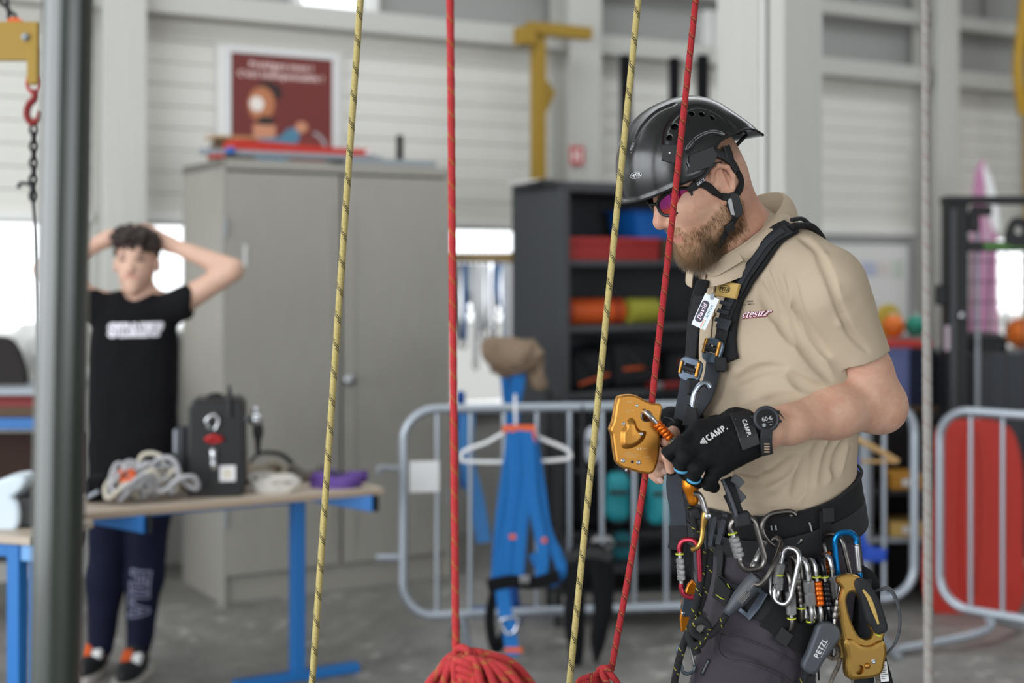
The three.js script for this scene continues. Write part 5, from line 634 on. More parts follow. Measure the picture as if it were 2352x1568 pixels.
const armDir = hemL.clone().sub(shL).normalize(), armDirR = hemR.clone().sub(shR).normalize();
const sleeveL = union([[cone(shL, hemL.clone().addScaledVector(armDir, 0.03), 0.079, 0.059), 0.01]]), sleeveR = cone(shR, hemR.clone().addScaledVector(armDirR, 0.03), 0.066, 0.054);
const hemPlane = P(1906, 846, 2.57), hemN = armDir.clone().lerp(V(-0.1, -1, 0.1).normalize(), 0.35).normalize();
const trap = union([[cone(P(1728, 540, 2.72), shL.clone().add(V(-0.005, 0.015, 0)), 0.058, 0.068), 0.02], [cone(P(1715, 540, 2.74), shR.clone().add(V(0, 0.01, 0)), 0.056, 0.056), 0.02]]);
const shirtBase = (x, y, z) => { let d = smax(torsoF(x, y, z), y - yOf(545), 0.03); d = smin(d, trap(x, y, z), 0.04); const cutL = (x - hemPlane.x) * hemN.x + (y - hemPlane.y) * hemN.y + (z - hemPlane.z) * hemN.z; d = smin(d, Math.max(sleeveL(x, y, z), cutL), 0.009); const cutR = (x - hemR.x) * armDirR.x + (y - hemR.y) * armDirR.y + (z - hemR.z) * armDirR.z; return smin(d, Math.max(sleeveR(x, y, z), cutR), 0.028); };
const foldList = [];
{ // folds of the cloth, each a soft ridge lying on the shirt
  const F = (pts, r, lift) => { const h = pts.map(([a, b]) => { const q = on(shirtBase, a, b); return q.p.addScaledVector(q.n, lift); }); for (let i = 1; i < h.length; i++) foldList.push(cone(h[i - 1], h[i], i === 1 ? r * 0.5 : r, i === h.length - 1 ? r * 0.4 : r)); };
  F([[1775, 620], [1790, 690], [1800, 740], [1835, 790]], 0.012, -0.004); F([[1800, 640], [1812, 700], [1850, 770], [1895, 830]], 0.012, -0.005); F([[1745, 655], [1770, 705], [1790, 760]], 0.008, -0.004);
  F([[1862, 545], [1885, 585], [1915, 660], [1935, 740], [1985, 800]], 0.007, -0.004); F([[1810, 770], [1870, 820], [1905, 860]], 0.01, -0.004);
  F([[1900, 1020], [1880, 1060], [1868, 1110]], 0.01, -0.004); F([[1930, 1010], [1915, 1060], [1905, 1100]], 0.01, -0.004); F([[1850, 1060], [1845, 1110], [1835, 1150]], 0.008, -0.004); F([[1945, 1030], [1935, 1075]], 0.008, -0.004);
  F([[1650, 1060], [1690, 1085], [1740, 1090]], 0.009, -0.004); F([[1640, 1120], [1680, 1150], [1740, 1150]], 0.008, -0.004); F([[1800, 1040], [1760, 1075], [1720, 1100]], 0.008, -0.005); F([[1820, 1085], [1775, 1120], [1740, 1135]], 0.008, -0.005); F([[1660, 900], [1690, 850], [1760, 830]], 0.01, -0.006); F([[1700, 930], [1760, 900], [1830, 890]], 0.01, -0.006);
}
const creaseList = [];
{ const G = (pts, r) => { const c = new THREE.CatmullRomCurve3(pts.map(([a, b]) => V(a, b, 0))), n = pts.length * 4, h = Array.from({ length: n + 1 }, (_, i) => { const q = c.getPoint(i / n), o = on(shirtBase, q.x, q.y); return o.p.addScaledVector(o.n, r * 0.25); }); for (let i = 1; i <= n; i++) { const k = (t) => r * Math.pow(Math.sin(Math.PI * clamp(t, 0.04, 0.96)), 0.6); creaseList.push(cone(h[i - 1], h[i], k((i - 1) / n), k(i / n))); } };
  G([[1793, 632], [1806, 700], [1832, 768], [1872, 826], [1906, 868]], 0.008); G([[1764, 628], [1782, 690], [1796, 742], [1822, 786]], 0.007); G([[1822, 650], [1834, 705], [1868, 770], [1900, 815]], 0.006); G([[1742, 648], [1758, 690], [1778, 730]], 0.005); G([[1838, 545], [1872, 572], [1900, 622], [1925, 700], [1955, 765], [1990, 805]], 0.0035);
  G([[1888, 1015], [1874, 1065], [1860, 1118]], 0.007); G([[1918, 1008], [1906, 1058], [1890, 1105]], 0.007); G([[1940, 1015], [1926, 1060], [1920, 1090]], 0.006); G([[1856, 1048], [1842, 1100], [1826, 1140]], 0.006); G([[1828, 1052], [1790, 1085], [1742, 1108]], 0.005); G([[1648, 1075], [1690, 1102], [1738, 1108]], 0.005); G([[1690, 880], [1740, 850], [1800, 845]], 0.005); G([[1815, 860], [1850, 885], [1890, 895]], 0.006); }
const innerSleeve = cone(shL.clone().lerp(hemL, 0.55), hemL.clone().addScaledVector(armDir, 0.06), 0.056, 0.0535);
const shirtF = (x, y, z) => { let d = shirtBase(x, y, z); if (Math.abs(d) < 0.05) { for (const f of foldList) d = smin(d, f(x, y, z), 0.010); for (const f of creaseList) d = smax(d, -f(x, y, z), 0.012); d += 0.0022 * noise3(x * 13, y * 13, z * 13) + 0.0012 * noise3(x * 32, y * 26, z * 32); } return Math.max(d, -innerSleeve(x, y, z)); };
const shirtCut = (x, y, z) => Math.max(shirtF(x, y, z), yOf(1196) - y - 0.1 * ((x - x0) * fM.x + (z - z0) * fM.z));
const picket = texture(64, 64, (x, y) => { const a = Math.sin(x * 12 * Math.PI * 2 + (Math.floor(y * 12) % 2) * Math.PI), b = Math.cos(y * 12 * Math.PI * 2); return 0.5 + 0.28 * a * b + 0.1 * (hash3(x * 64, y * 64, 2) - 0.5); });
M.polo = mat(0xb3a28b, 0.85, 0, { bumpMap: picket, bumpScale: 0.0005, sheen: 0.35, sheenColor: new THREE.Color(0xd8c4a6) });
const wrapUV = (x, y, z) => [Math.atan2((x - x0) * lM.x + (z - z0) * lM.z, (x - x0) * fM.x + (z - z0) * fM.z) * 0.16 * 90, y * 90];
const polo = putW(man, 'polo_shirt', skin(shirtCut, V(x0 - 0.3, yOf(1300), z0 - 0.3), V(x0 + 0.32, yOf(470), z0 + 0.3), 0.0042, { uv: wrapUV, soft: 0.9 }), M.polo);

// trousers
const hipL = P(1792, 1330, 2.6), kneeL = P(1636, 1790, 2.46), ankleL = V(kneeL.x + 0.02, 0.12, kneeL.z - 0.1), hipR = P(1745, 1330, 2.82), kneeR = P(1800, 1840, 2.86), ankleR = V(kneeR.x + 0.03, 0.12, kneeR.z - 0.05);
const legsF = union([[cone(hipL, kneeL, 0.108, 0.084), 0.04], [cone(kneeL, ankleL, 0.078, 0.058), 0.03], [cone(hipR, kneeR, 0.1, 0.078), 0.05], [cone(kneeR, ankleR, 0.076, 0.058), 0.03], [egg(P(1822, 1330, 2.74), lM, UP, fM, 0.125, 0.1, 0.1), 0.05]]);
const trouserBase = (x, y, z) => smin(smax(smax(torsoF(x, y, z) + 0.004, y - yOf(1172) - 0.12 * ((x - x0) * -fM.x + (z - z0) * -fM.z), 0.01), yOf(1440) - y, 0.05), legsF(x, y, z), 0.05);
const tFold = [];
{ const F = (pts, r, lift) => { const h = pts.map(([a, b]) => { const q = on(trouserBase, a, b); return q.p.addScaledVector(q.n, lift); }); for (let i = 1; i < h.length; i++) tFold.push(cone(h[i - 1], h[i], r, r)); };
  F([[1660, 1300], [1700, 1310], [1750, 1330]], 0.012, -0.004); F([[1650, 1340], [1690, 1350], [1740, 1380]], 0.012, -0.004); F([[1660, 1275], [1700, 1285]], 0.01, -0.004); F([[1640, 1420], [1680, 1410], [1760, 1450]], 0.012, -0.005); F([[1650, 1455], [1700, 1470], [1790, 1500]], 0.009, -0.004); F([[1655, 1510], [1700, 1520], [1760, 1550]], 0.009, -0.005); F([[1652, 1455], [1650, 1490], [1675, 1512], [1730, 1528], [1790, 1560]], 0.006, -0.001); }
const trouserF = (x, y, z) => { let d = trouserBase(x, y, z); if (Math.abs(d) < 0.04) { for (const f of tFold) d = smin(d, f(x, y, z), 0.012); d += 0.003 * noise3(x * 15, y * 15, z * 15); } return Math.max(d, 0.1 - y); };
M.trouser = mat(0x37323a, 0.9, 0, { bumpMap: rep(weaveTex, 1, 1), bumpScale: 0.0003, sheen: 0.3, sheenColor: new THREE.Color(0x55505a) });
const trousers = putW(man, 'work_trousers', [skin(trouserF, V(x0 - 0.35, yOf(1600), z0 - 0.3), V(x0 + 0.3, yOf(1150), z0 + 0.36), 0.0052, { uv: wrapUV }), skin((x, y, z) => Math.max(trouserF(x, y, z), y - yOf(1592)), V(x0 - 0.4, 0.08, z0 - 0.35), V(x0 + 0.35, yOf(1580), z0 + 0.4), 0.012, { uv: wrapUV })], M.trouser);
for (const [a, s] of [[ankleL, 1], [ankleR, -1]]) { const c = V(a.x, 0, a.z), f = union([[egg(c.clone().add(V(0, 0.05, 0)).addScaledVector(fM, 0.06), lM, UP, fM, 0.05, 0.05, 0.14), 0.02], [cone(c.clone().add(V(0, 0.06, 0)), c.clone().add(V(0, 0.16, 0)), 0.055, 0.05), 0.03]]); const b = putW(man, 'boot', skin((x, y, z) => Math.max(f(x, y, z), 0.015 - y), c.clone().add(V(-0.25, 0, -0.25)), c.clone().add(V(0.25, 0.24, 0.25)), 0.008), M.black); putW(b, 'sole', plate(spline2([[-0.05, -0.08], [0.05, -0.08], [0.05, 0.1], [0.03, 0.2], [-0.03, 0.2], [-0.05, 0.1]], 40), 0.024, Mx(c.clone().add(V(0, 0.012, 0)), lM, fM, UP)), M.blackSoft); void s; }

// head
const HP = 30 * Math.PI / 180, HW = 20 * Math.PI / 180, HC = P(1607, 410, 2.63);
const hF = V(-Math.cos(HP) * Math.cos(HW), -Math.sin(HP), Math.cos(HP) * Math.sin(HW)), hL = V(Math.sin(HW), 0, Math.cos(HW)), hU = V(-Math.sin(HP) * Math.cos(HW), Math.cos(HP), Math.sin(HP) * Math.sin(HW));
const hd = (x, y, z) => HC.clone().addScaledVector(hL, x).addScaledVector(hU, y).addScaledVector(hF, z);
const toHead = (x, y, z) => { const a = x - HC.x, b = y - HC.y, c = z - HC.z; return [a * hL.x + b * hL.y + c * hL.z, a * hU.x + b * hU.y + c * hU.z, a * hF.x + b * hF.y + c * hF.z]; };
const hegg = (c, r) => egg(hd(...c), hL, hU, hF, ...r), hcone = (a, b, ra, rb) => cone(hd(...a), hd(...b), ra, rb), both = (f, k) => [[f(1), k], [f(-1), k]];
const neckBase = P(1706, 578, 2.71);
const skullF = union([[hegg([0, 0.022, -0.003], [0.075, 0.098, 0.088]), 0.02], [hegg([0, -0.03, 0.03], [0.062, 0.075, 0.068]), 0.04], [hegg([0, -0.078, 0.042], [0.046, 0.046, 0.05]), 0.035], ...both((s) => hcone([s * 0.055, -0.06, -0.012], [s * 0.022, -0.108, 0.065], 0.019, 0.02), 0.03), [ball(hd(0, -0.112, 0.074), 0.02), 0.025], [hcone([0, 0.02, 0.082], [0, -0.026, 0.11], 0.0082, 0.011), 0.014], [ball(hd(0, -0.033, 0.112), 0.0112), 0.01], ...both((s) => ball(hd(s * 0.0125, -0.04, 0.1), 0.0085), 0.008), ...both((s) => hcone([s * 0.012, 0.03, 0.082], [s * 0.05, 0.028, 0.062], 0.011, 0.011), 0.02), ...both((s) => ball(hd(s * 0.042, -0.025, 0.062), 0.026), 0.025), [hcone([-0.022, -0.067, 0.083], [0.022, -0.067, 0.083], 0.0075, 0.0075), 0.012], [hcone([-0.018, -0.079, 0.082], [0.018, -0.079, 0.082], 0.0085, 0.0085), 0.01], [cone(hd(0, -0.03, -0.03), neckBase, 0.054, 0.068), 0.03], [cone(hd(0, -0.085, 0.0), neckBase.clone().addScaledVector(fM, 0.03), 0.035, 0.055), 0.035], [cone(hd(0.03, -0.06, -0.025), neckBase.clone().addScaledVector(fM, 0.055).addScaledVector(lM, 0.015), 0.018, 0.012), 0.02], [cone(neckBase, P(1750, 640, 2.72), 0.072, 0.1), 0.05]]);
const earZ = 0.017, earF = (s) => { const hcone = (a, b, ra, rb) => cone(hd(a[0], a[1], a[2] + earZ), hd(b[0], b[1], b[2] + earZ), ra, rb); return union([[hegg([s * 0.0755, -0.014, -0.018 + earZ], [0.005, 0.031, 0.019]), 0.003], ...[[0.0765, 0.0, 0.001], [0.08, 0.015, -0.006], [0.084, 0.019, -0.02], [0.086, 0.008, -0.034], [0.085, -0.012, -0.037], [0.082, -0.03, -0.028], [0.078, -0.044, -0.013]].slice(1).map((p, i, a) => [hcone([s * (i ? a[i - 1] : [0.0765, 0.0, 0.001])[0], (i ? a[i - 1] : [0, 0.0, 0.001])[1], (i ? a[i - 1] : [0, 0, 0.001])[2]], [s * p[0], p[1], p[2]], 0.0046, 0.0046), 0.004]), [ball(hd(s * 0.0765, -0.047, -0.01 + earZ), 0.0085), 0.008], [ball(hd(s * 0.0765, -0.018, 0.002 + earZ), 0.0062), 0.006], [hcone([s * 0.0805, 0.005, -0.02], [s * 0.08, -0.03, -0.018], 0.0045, 0.0045), 0.005]]); };
const earL = earF(1), earR = earF(-1);
const eyeSock = [hegg([0.033, 0.008, 0.09], [0.022, 0.014, 0.014]), hegg([-0.033, 0.008, 0.09], [0.022, 0.014, 0.014])];
const headF = (x, y, z) => { let d = smin(smin(skullF(x, y, z), earL(x, y, z), 0.006), earR(x, y, z), 0.006); d = smax(d, -eyeSock[0](x, y, z), 0.012); d = smax(d, -eyeSock[1](x, y, z), 0.012); return d; };
const beardMask = (a, b, c) => { const ax = Math.abs(a); if (c < -0.022 || b > -0.028) return 0; const line = mix(-0.036, -0.062, smooth(-0.01, 0.07, c)); let m = smooth(line + 0.006, line - 0.012, b); if (c > 0.07 && ax < 0.034 && b > -0.066 && b < -0.049) m = Math.max(m, smooth(0.034, 0.026, ax)); if (c > 0.078 && ax < 0.021 && Math.abs(b + 0.0725) < 0.0075) m = 0; if (b < -0.118 && c < 0.03) m *= 0.3; return m; };
const skinTone = lin(0xc9a18a), redTone = lin(0xb57a64), hairTone = lin(0xb08c68), lipTone = lin(0xb56f63), buzz = lin(0x7a5a44);
const blend = (a, b, t) => a.map((v, i) => mix(v, b[i], t));
const skinColor = (x, y, z) => { const n = fbm(x * 40, y * 40, z * 40, 3), n2 = noise3(x * 220, y * 220, z * 220); let c = blend(skinTone, redTone, clamp(0.22 + 0.5 * n, 0, 1)); const [a, b, e] = toHead(x, y, z); if (Math.hypot(a, b, e) < 0.2) { const ax = Math.abs(a); let r = 0; r = Math.max(r, smooth(0.03, 0.008, Math.hypot(a, b + 0.034, e - 0.112))); if (ax > 0.07) r = Math.max(r, 0.55); if (b < -0.04 && e < 0.02) r = Math.max(r, 0.8 * smooth(0.02, -0.03, e)); r = Math.max(r, 0.4 * smooth(0.03, 0.0, Math.hypot(ax - 0.045, b + 0.025, e - 0.07))); c = blend(c, redTone, 0.6 * r); const m = beardMask(a, b, e); c = blend(c, hairTone, 0.55 * m); if (e > 0.07 && ax < 0.024 && Math.abs(b + 0.073) < 0.008) c = blend(c, lipTone, 0.7); if (b > 0.0 && e < 0.045 && ax < 0.079 && e < 0.02 + 0) c = blend(c, buzz, 0.55 * smooth(0.0, 0.02, b) * smooth(0.03, 0.0, e)); if (e > 0.06 && Math.hypot((ax - 0.034) / 0.022, (b - 0.026) / 0.005) < 1) c = blend(c, hairTone, 0.6); } const k = 1 + 0.07 * n2; return c.map((v) => v * k); };
// arms and hands
const W3 = (x, y, d) => P(x, y, d);
const armF = union([[cone(shL, elbowL.clone().lerp(shL, 0.28), 0.055, 0.05), 0.02], [cone(elbowL.clone().lerp(shL, 0.28), elbowL, 0.05, 0.046), 0.03], [ball(W3(2030, 942, 2.63), 0.036), 0.03], [cone(elbowL, W3(1915, 944, 2.555), 0.046, 0.0445), 0.03], [cone(W3(1915, 944, 2.555), W3(1812, 975, 2.485), 0.0445, 0.032), 0.03], [cone(W3(1812, 975, 2.485), wristL, 0.032, 0.028), 0.02], [cone(shR, elbowR, 0.052, 0.044), 0.02], [cone(elbowR, wristR, 0.046, 0.028), 0.02]]);
const fingersL = [[[1604, 990, 2.43], [1566, 1018, 2.41], [1533, 1044, 2.42], [1541, 1078, 2.44]], [[1606, 1024, 2.415], [1572, 1050, 2.395], [1562, 1072, 2.41], [1576, 1090, 2.44]], [[1624, 1050, 2.41], [1600, 1076, 2.395], [1590, 1096, 2.41], [1604, 1108, 2.44]], [[1652, 1070, 2.415], [1634, 1096, 2.41], [1628, 1112, 2.42], [1640, 1118, 2.45]]];
const thumbL = [[1692, 965, 2.48], [1640, 975, 2.51], [1590, 1000, 2.515], [1562, 1022, 2.5]];
const chain = (list, r0, r1) => list.slice(1).map((p, i) => [cone(W3(...list[i]), W3(...p), mix(r0, r1, i / (list.length - 1)), mix(r0, r1, (i + 1) / (list.length - 1))), i ? 0.005 : 0.012]);
const palmL = union([[cone(wristL, W3(1606, 990, 2.435), 0.027, 0.018), 0.02], [cone(wristL, W3(1608, 1024, 2.42), 0.026, 0.018), 0.02], [cone(W3(1750, 995, 2.455), W3(1626, 1050, 2.415), 0.026, 0.0175), 0.02], [cone(W3(1742, 1005, 2.455), W3(1654, 1068, 2.42), 0.024, 0.017), 0.02], [cone(W3(1735, 985, 2.47), W3(1690, 965, 2.485), 0.026, 0.02), 0.02]]);
const fl = fingersL.map((c, i) => union(chain(c, [0.0112, 0.0112, 0.0108, 0.0102][i], [0.0088, 0.0088, 0.0085, 0.008][i]))), tl = union(chain(thumbL, 0.014, 0.0105));
const handL = (x, y, z) => { let d = palmL(x, y, z); const g = fl.map((f) => f(x, y, z)); for (const v of g) d = smin(d, v, 0.006); return smin(d, tl(x, y, z), 0.014); };
const fingersR = [[[1542, 975, 2.615], [1505, 985, 2.605], [1490, 1020, 2.575], [1531, 1052, 2.525]], [[1548, 995, 2.615], [1500, 1015, 2.6], [1483, 1050, 2.565], [1524, 1080, 2.515]], [[1552, 1015, 2.62], [1502, 1045, 2.6], [1484, 1075, 2.565], [1513, 1100, 2.52]], [[1538, 960, 2.62], [1505, 955, 2.61], [1488, 980, 2.59], [1500, 1010, 2.56]]], thumbR = [[1575, 965, 2.6], [1552, 985, 2.555], [1540, 1004, 2.52], [1528, 1012, 2.5]];
const palmR = union([[cone(wristR, W3(1540, 962, 2.62), 0.027, 0.018), 0.02], [cone(wristR, W3(1545, 985, 2.615), 0.027, 0.018), 0.02], [cone(wristR, W3(1552, 1012, 2.62), 0.027, 0.017), 0.02], [ball(W3(1545, 968, 2.6), 0.022), 0.02]]);
const fr = fingersR.map((c) => union(chain(c, 0.0115, 0.0095))), tr2 = union(chain(thumbR, 0.0145, 0.011));
const handR = (x, y, z) => { let d = palmR(x, y, z); for (const f of fr) d = smin(d, f(x, y, z), 0.0025); return smin(d, tr2(x, y, z), 0.012); };
const bodyMat = mat(0xffffff, 0.5, 0, { vertexColors: true, sheen: 0.15, sheenColor: new THREE.Color(0xffd8c8), specularIntensity: 0.6 });
const trunkF = (x, y, z) => smin(Math.max(torsoF(x, y, z) + 0.03, y - yOf(620), yOf(1380) - y), Math.max(legsF(x, y, z) + 0.03, 0.08 - y), 0.05);
{
  const lo = V(x0 - 0.35, yOf(1130), z0 - 0.32), hi = V(x0 + 0.36, yOf(610), z0 + 0.42);
  putW(man, 'body', [skin((x, y, z) => Math.max(headF(x, y, z), yOf(640) - y), hd(0, -0.02, 0).add(V(-0.17, -0.24, -0.17)), hd(0, 0, 0).add(V(0.2, 0.17, 0.17)), 0.0032, { color: skinColor }), skin((x, y, z) => smin(armF(x, y, z), smin(handL(x, y, z), handR(x, y, z), 0.004) + 0.0, 0.012), V(P(1460, 0, 2.6).x, yOf(1140), -3.0), V(P(2100, 0, 2.6).x, yOf(620), -2.3), 0.0036, { color: skinColor }), skin(trunkF, V(x0 - 0.35, 0.06, z0 - 0.3), V(x0 + 0.32, yOf(600), z0 + 0.36), 0.02, { color: skinColor })], bodyMat);
}
{ // beard: short bristles set on the jaw
  reseed(2024); const pos = [], nor = [], col = []; let n = 0;
  for (let k = 0; k < 90000 && n < 10000; k++) {
    const dir = V(rnd(-1, 1), rnd(-1.3, 0.1), rnd(-0.5, 1)); if (dir.lengthSq() < 0.05) continue; dir.normalize();
    const o = hd(0, -0.045, 0.02), w = V(0, 0, 0).addScaledVector(hL, dir.x).addScaledVector(hU, dir.y).addScaledVector(hF, dir.z); let t = 0.13; const p = V(0, 0, 0); let ok = false;
    for (let i = 0; i < 40; i++) { p.copy(o).addScaledVector(w, t); const d = skullF(p.x, p.y, p.z); if (d < 0.0008) { ok = true; break; } t -= d * 0.8; if (t < 0) break; }
    if (!ok) continue; const [a, b, c] = toHead(p.x, p.y, p.z), m = beardMask(a, b, c); if (rnd() > m) continue;
    const nn = grad(skullF, p), chin = smooth(0.03, 0.075, c) * smooth(-0.08, -0.1, b), len = mix(0.007, 0.021, chin) * rnd(0.7, 1.25) * (b > -0.067 && c > 0.07 ? 0.8 : 1);
    const flow = V(0, 0, 0).addScaledVector(hU, -1).addScaledVector(hF, mix(0.25, 0.35, chin)).addScaledVector(V(0, -1, 0), 0.5).addScaledVector(nn, 0.75).add(V(rnd(-0.35, 0.35), rnd(-0.25, 0.25), rnd(-0.35, 0.35))).normalize();
    const side = flow.clone().cross(nn).normalize(), s2 = side.clone().cross(flow), tip = p.clone().addScaledVector(flow, len), mid = p.clone().addScaledVector(nn, len * 0.18).addScaledVector(flow, len * 0.5), r = 0.00015, tone = blend(lin(0xdcb482), lin(0xfff0d2), clamp(rnd() + 0.25 * chin, 0, 1)), B = [p, p, p].map((q, i) => { const g = i * 2.094; return q.clone().addScaledVector(side, Math.cos(g) * r).addScaledVector(s2, Math.sin(g) * r); }), C = [0, 1, 2].map((i) => { const g = i * 2.094; return mid.clone().addScaledVector(side, Math.cos(g) * r * 0.9).addScaledVector(s2, Math.sin(g) * r * 0.9); });
    for (let i = 0; i < 3; i++) { const j = (i + 1) % 3; for (const v of [B[i], B[j], C[i], C[i], B[j], C[j], C[i], C[j], tip]) { pos.push(v.x, v.y, v.z); nor.push(nn.x, nn.y, nn.z); col.push(...tone); } } n++;
  }
  const g = new THREE.BufferGeometry(); g.setAttribute('position', new THREE.Float32BufferAttribute(pos, 3)); g.setAttribute('normal', new THREE.Float32BufferAttribute(nor, 3)); g.setAttribute('uv', new THREE.Float32BufferAttribute(new Float32Array(pos.length / 3 * 2), 2)); g.setAttribute('color', new THREE.Float32BufferAttribute(col, 3)); tag(putW(man, 'beard', g, mat(0xffffff, 0.9, 0, { vertexColors: true, transmission: 0.45, thickness: 0 })), null, null, null, 'stuff');
}
{ // polo collar, placket, buttons, prints
  const C = P(1700, 556, 2.715), Fv = V(0, 0, 0).addScaledVector(fM, 0.082).add(V(0, -0.045, 0));
  const ring = (th, r, y, o) => C.clone().addScaledVector(lM, Math.cos(th) * 0.074 * r).addScaledVector(Fv, Math.sin(th) * r * (Math.sin(th) > 0 ? 1 : 1.05)).add(V(0, y, 0)).addScaledVector(lM, o);
  const g = sheet(64, 10, (u, v) => { const th = Math.PI / 2 + 0.22 + u * (2 * Math.PI - 0.44), flare = smooth(0, 1, v), back = smooth(0.6, -1, Math.sin(th)); return ring(th, mix(1.0, 1.32 + 0.06 * back, flare), mix(0.03 + 0.02 * back, -0.018 - 0.01 * (1 - back), v * v) + 0.004 * Math.sin(v * 3.1), 0).addScaledVector(UP, v < 0.12 ? -0.006 * (0.12 - v) / 0.12 : 0); }, 0.003);
  putW(polo, 'collar', g, M.polo);
  putW(polo, 'collar_stand', sheet(64, 3, (u, v) => { const th = Math.PI / 2 + 0.1 + u * (2 * Math.PI - 0.2); return ring(th, 0.985, mix(-0.03, 0.028 + 0.02 * smooth(0.6, -1, Math.sin(th)), v), 0); }, 0.003), M.polo);
  const pl = strapOn(shirtF, [[1634, 618], [1636, 660], [1632, 700], [1626, 745], [1622, 790]], 0.03, 0.003, 0.0005, 30); putW(polo, 'placket', pl.geo, M.polo);
  for (const [x, y] of [[1641, 670], [1640, 725]]) { const h = on(shirtF, x, y); const a = h.p.addScaledVector(h.n, 0.0035); const b = putW(polo, 'button', lathe([[0, 0.0012], [0.0035, 0.0012], [0.0045, 0.002], [0.0056, 0.0016], [0.0058, 0], [0, 0]], a, a.clone().add(h.n), 18), mat(0xc9b391, 0.3)); void b; }
  { const h = on(shirtF, 1733, 722), g2 = patchOn(shirtF, h.p, h.n.clone().setY(0), V(h.n.z, 0.1, -h.n.x), 0.058, 0.023, 16, 6, 0.0012); putW(polo, 'chest_logo', g2, mat(0xffffff, 0.7, 0, { transparent: true, map: print(512, 200, (c) => { c.clearRect(0, 0, 512, 200); c.font = 'italic bold 150px serif'; c.lineJoin = 'round'; c.textAlign = 'center'; c.strokeStyle = '#7c3040'; c.lineWidth = 16; c.strokeText('ctesur', 250, 140); c.strokeText('ctesur', 256, 148); c.fillStyle = '#eadfe6'; c.fillText('ctesur', 250, 138); }) })); const h3 = on(shirtF, 1722, 696), g3 = patchOn(shirtF, h3.p, h3.n.clone().setY(0), V(h3.n.z, 0.05, -h3.n.x), 0.026, 0.013, 8, 4, 0.0012); putW(polo, 'chest_logo', g3, mat(0xffffff, 0.7, 0, { transparent: true, map: print(256, 128, (c) => { c.clearRect(0, 0, 256, 128); c.fillStyle = '#3a332c'; c.font = 'bold 40px sans-serif'; c.textAlign = 'center'; c.fillText('DEPUIS', 128, 44); c.fillText('1999', 128, 96); c.fillRect(10, 76, 50, 4); c.fillRect(10, 90, 50, 4); c.fillRect(196, 76, 50, 4); c.fillRect(196, 90, 50, 4); }) })); }
  // near collar leaf: folds over from the neck onto the shirt
  const inner = [[1797, 498], [1772, 513], [1738, 543], [1704, 568], [1672, 586], [1645, 597]].map(([x, y], i) => i === 0 ? P(x, y, 2.735) : (({ p, n }) => p.addScaledVector(n, 0.009))(on(skullF, x, y))), outer = [[1822, 524], [1800, 545], [1770, 578], [1736, 603], [1706, 618], [1684, 615]].map(([x, y]) => (({ p, n }) => p.addScaledVector(n, 0.009))(on(shirtF, x, y)));
  const ci = new THREE.CatmullRomCurve3(inner), co = new THREE.CatmullRomCurve3(outer); putW(polo, 'collar_leaf', sheet(40, 8, (u, v) => { const p = ci.getPoint(u).lerp(co.getPoint(u), v), o = co.getPoint(u).sub(ci.getPoint(u)), t = ci.getTangent(u), n = t.clone().cross(o).normalize(); if (n.z < 0) n.negate(); return p.addScaledVector(n, 0.011 * Math.sin(Math.PI * Math.min(1, v * 0.9 + 0.1)) * (1 - 0.5 * u)).addScaledVector(UP, 0.006 * (1 - v)); }, 0.003), M.polo); putW(polo, 'collar_roll', tube(inner.map((p) => p.clone().add(V(0, 0.006, 0))), 0.003, { n: 40 }), M.polo);
  const st = inner.slice(3).map((p) => p.clone().add(V(-0.006, -0.012, 0))); putW(polo, 'collar_stand', sweep(resample([...st, P(1628, 612, 2.62)], 20), rectProfile(0.024, 0.003), { normals: resample([...st, P(1628, 612, 2.62)], 20).map(() => V(-0.3, 0, 1)) }), M.polo);
  for (const [x, y, d] of [[1527, 1082, 2.507], [1517, 1103, 2.511], [1540, 1074, 2.4335]]) { const p = P(x, y, d); putW(man, 'fingernail', new THREE.SphereGeometry(1, 12, 8).scale(0.0052, 0.0064, 0.0016).applyMatrix4(new THREE.Matrix4().makeRotationZ(0.9).setPosition(p)), mat(0xd9b3a4, 0.35)); }
  for (const [i, pth] of [[[1655, 1452], [1700, 1464], [1760, 1486], [1818, 1516]], [[1655, 1455], [1649, 1488], [1666, 1511], [1720, 1522], [1790, 1548], [1822, 1572]], [[1722, 1300], [1716, 1330], [1700, 1352]]].entries()) { void i; const c = new THREE.CatmullRomCurve3(pth.map(([a, b]) => V(a, b, 0))), q = Array.from({ length: 31 }, (_, k) => { const w = c.getPoint(k / 30), h = on(trouserF, w.x, w.y); return h.p.addScaledVector(h.n, 0.0008); }); putW(trousers, 'pocket_seam', sweep(q, circleProfile(0.0018, 6)), M.trouser); }
}
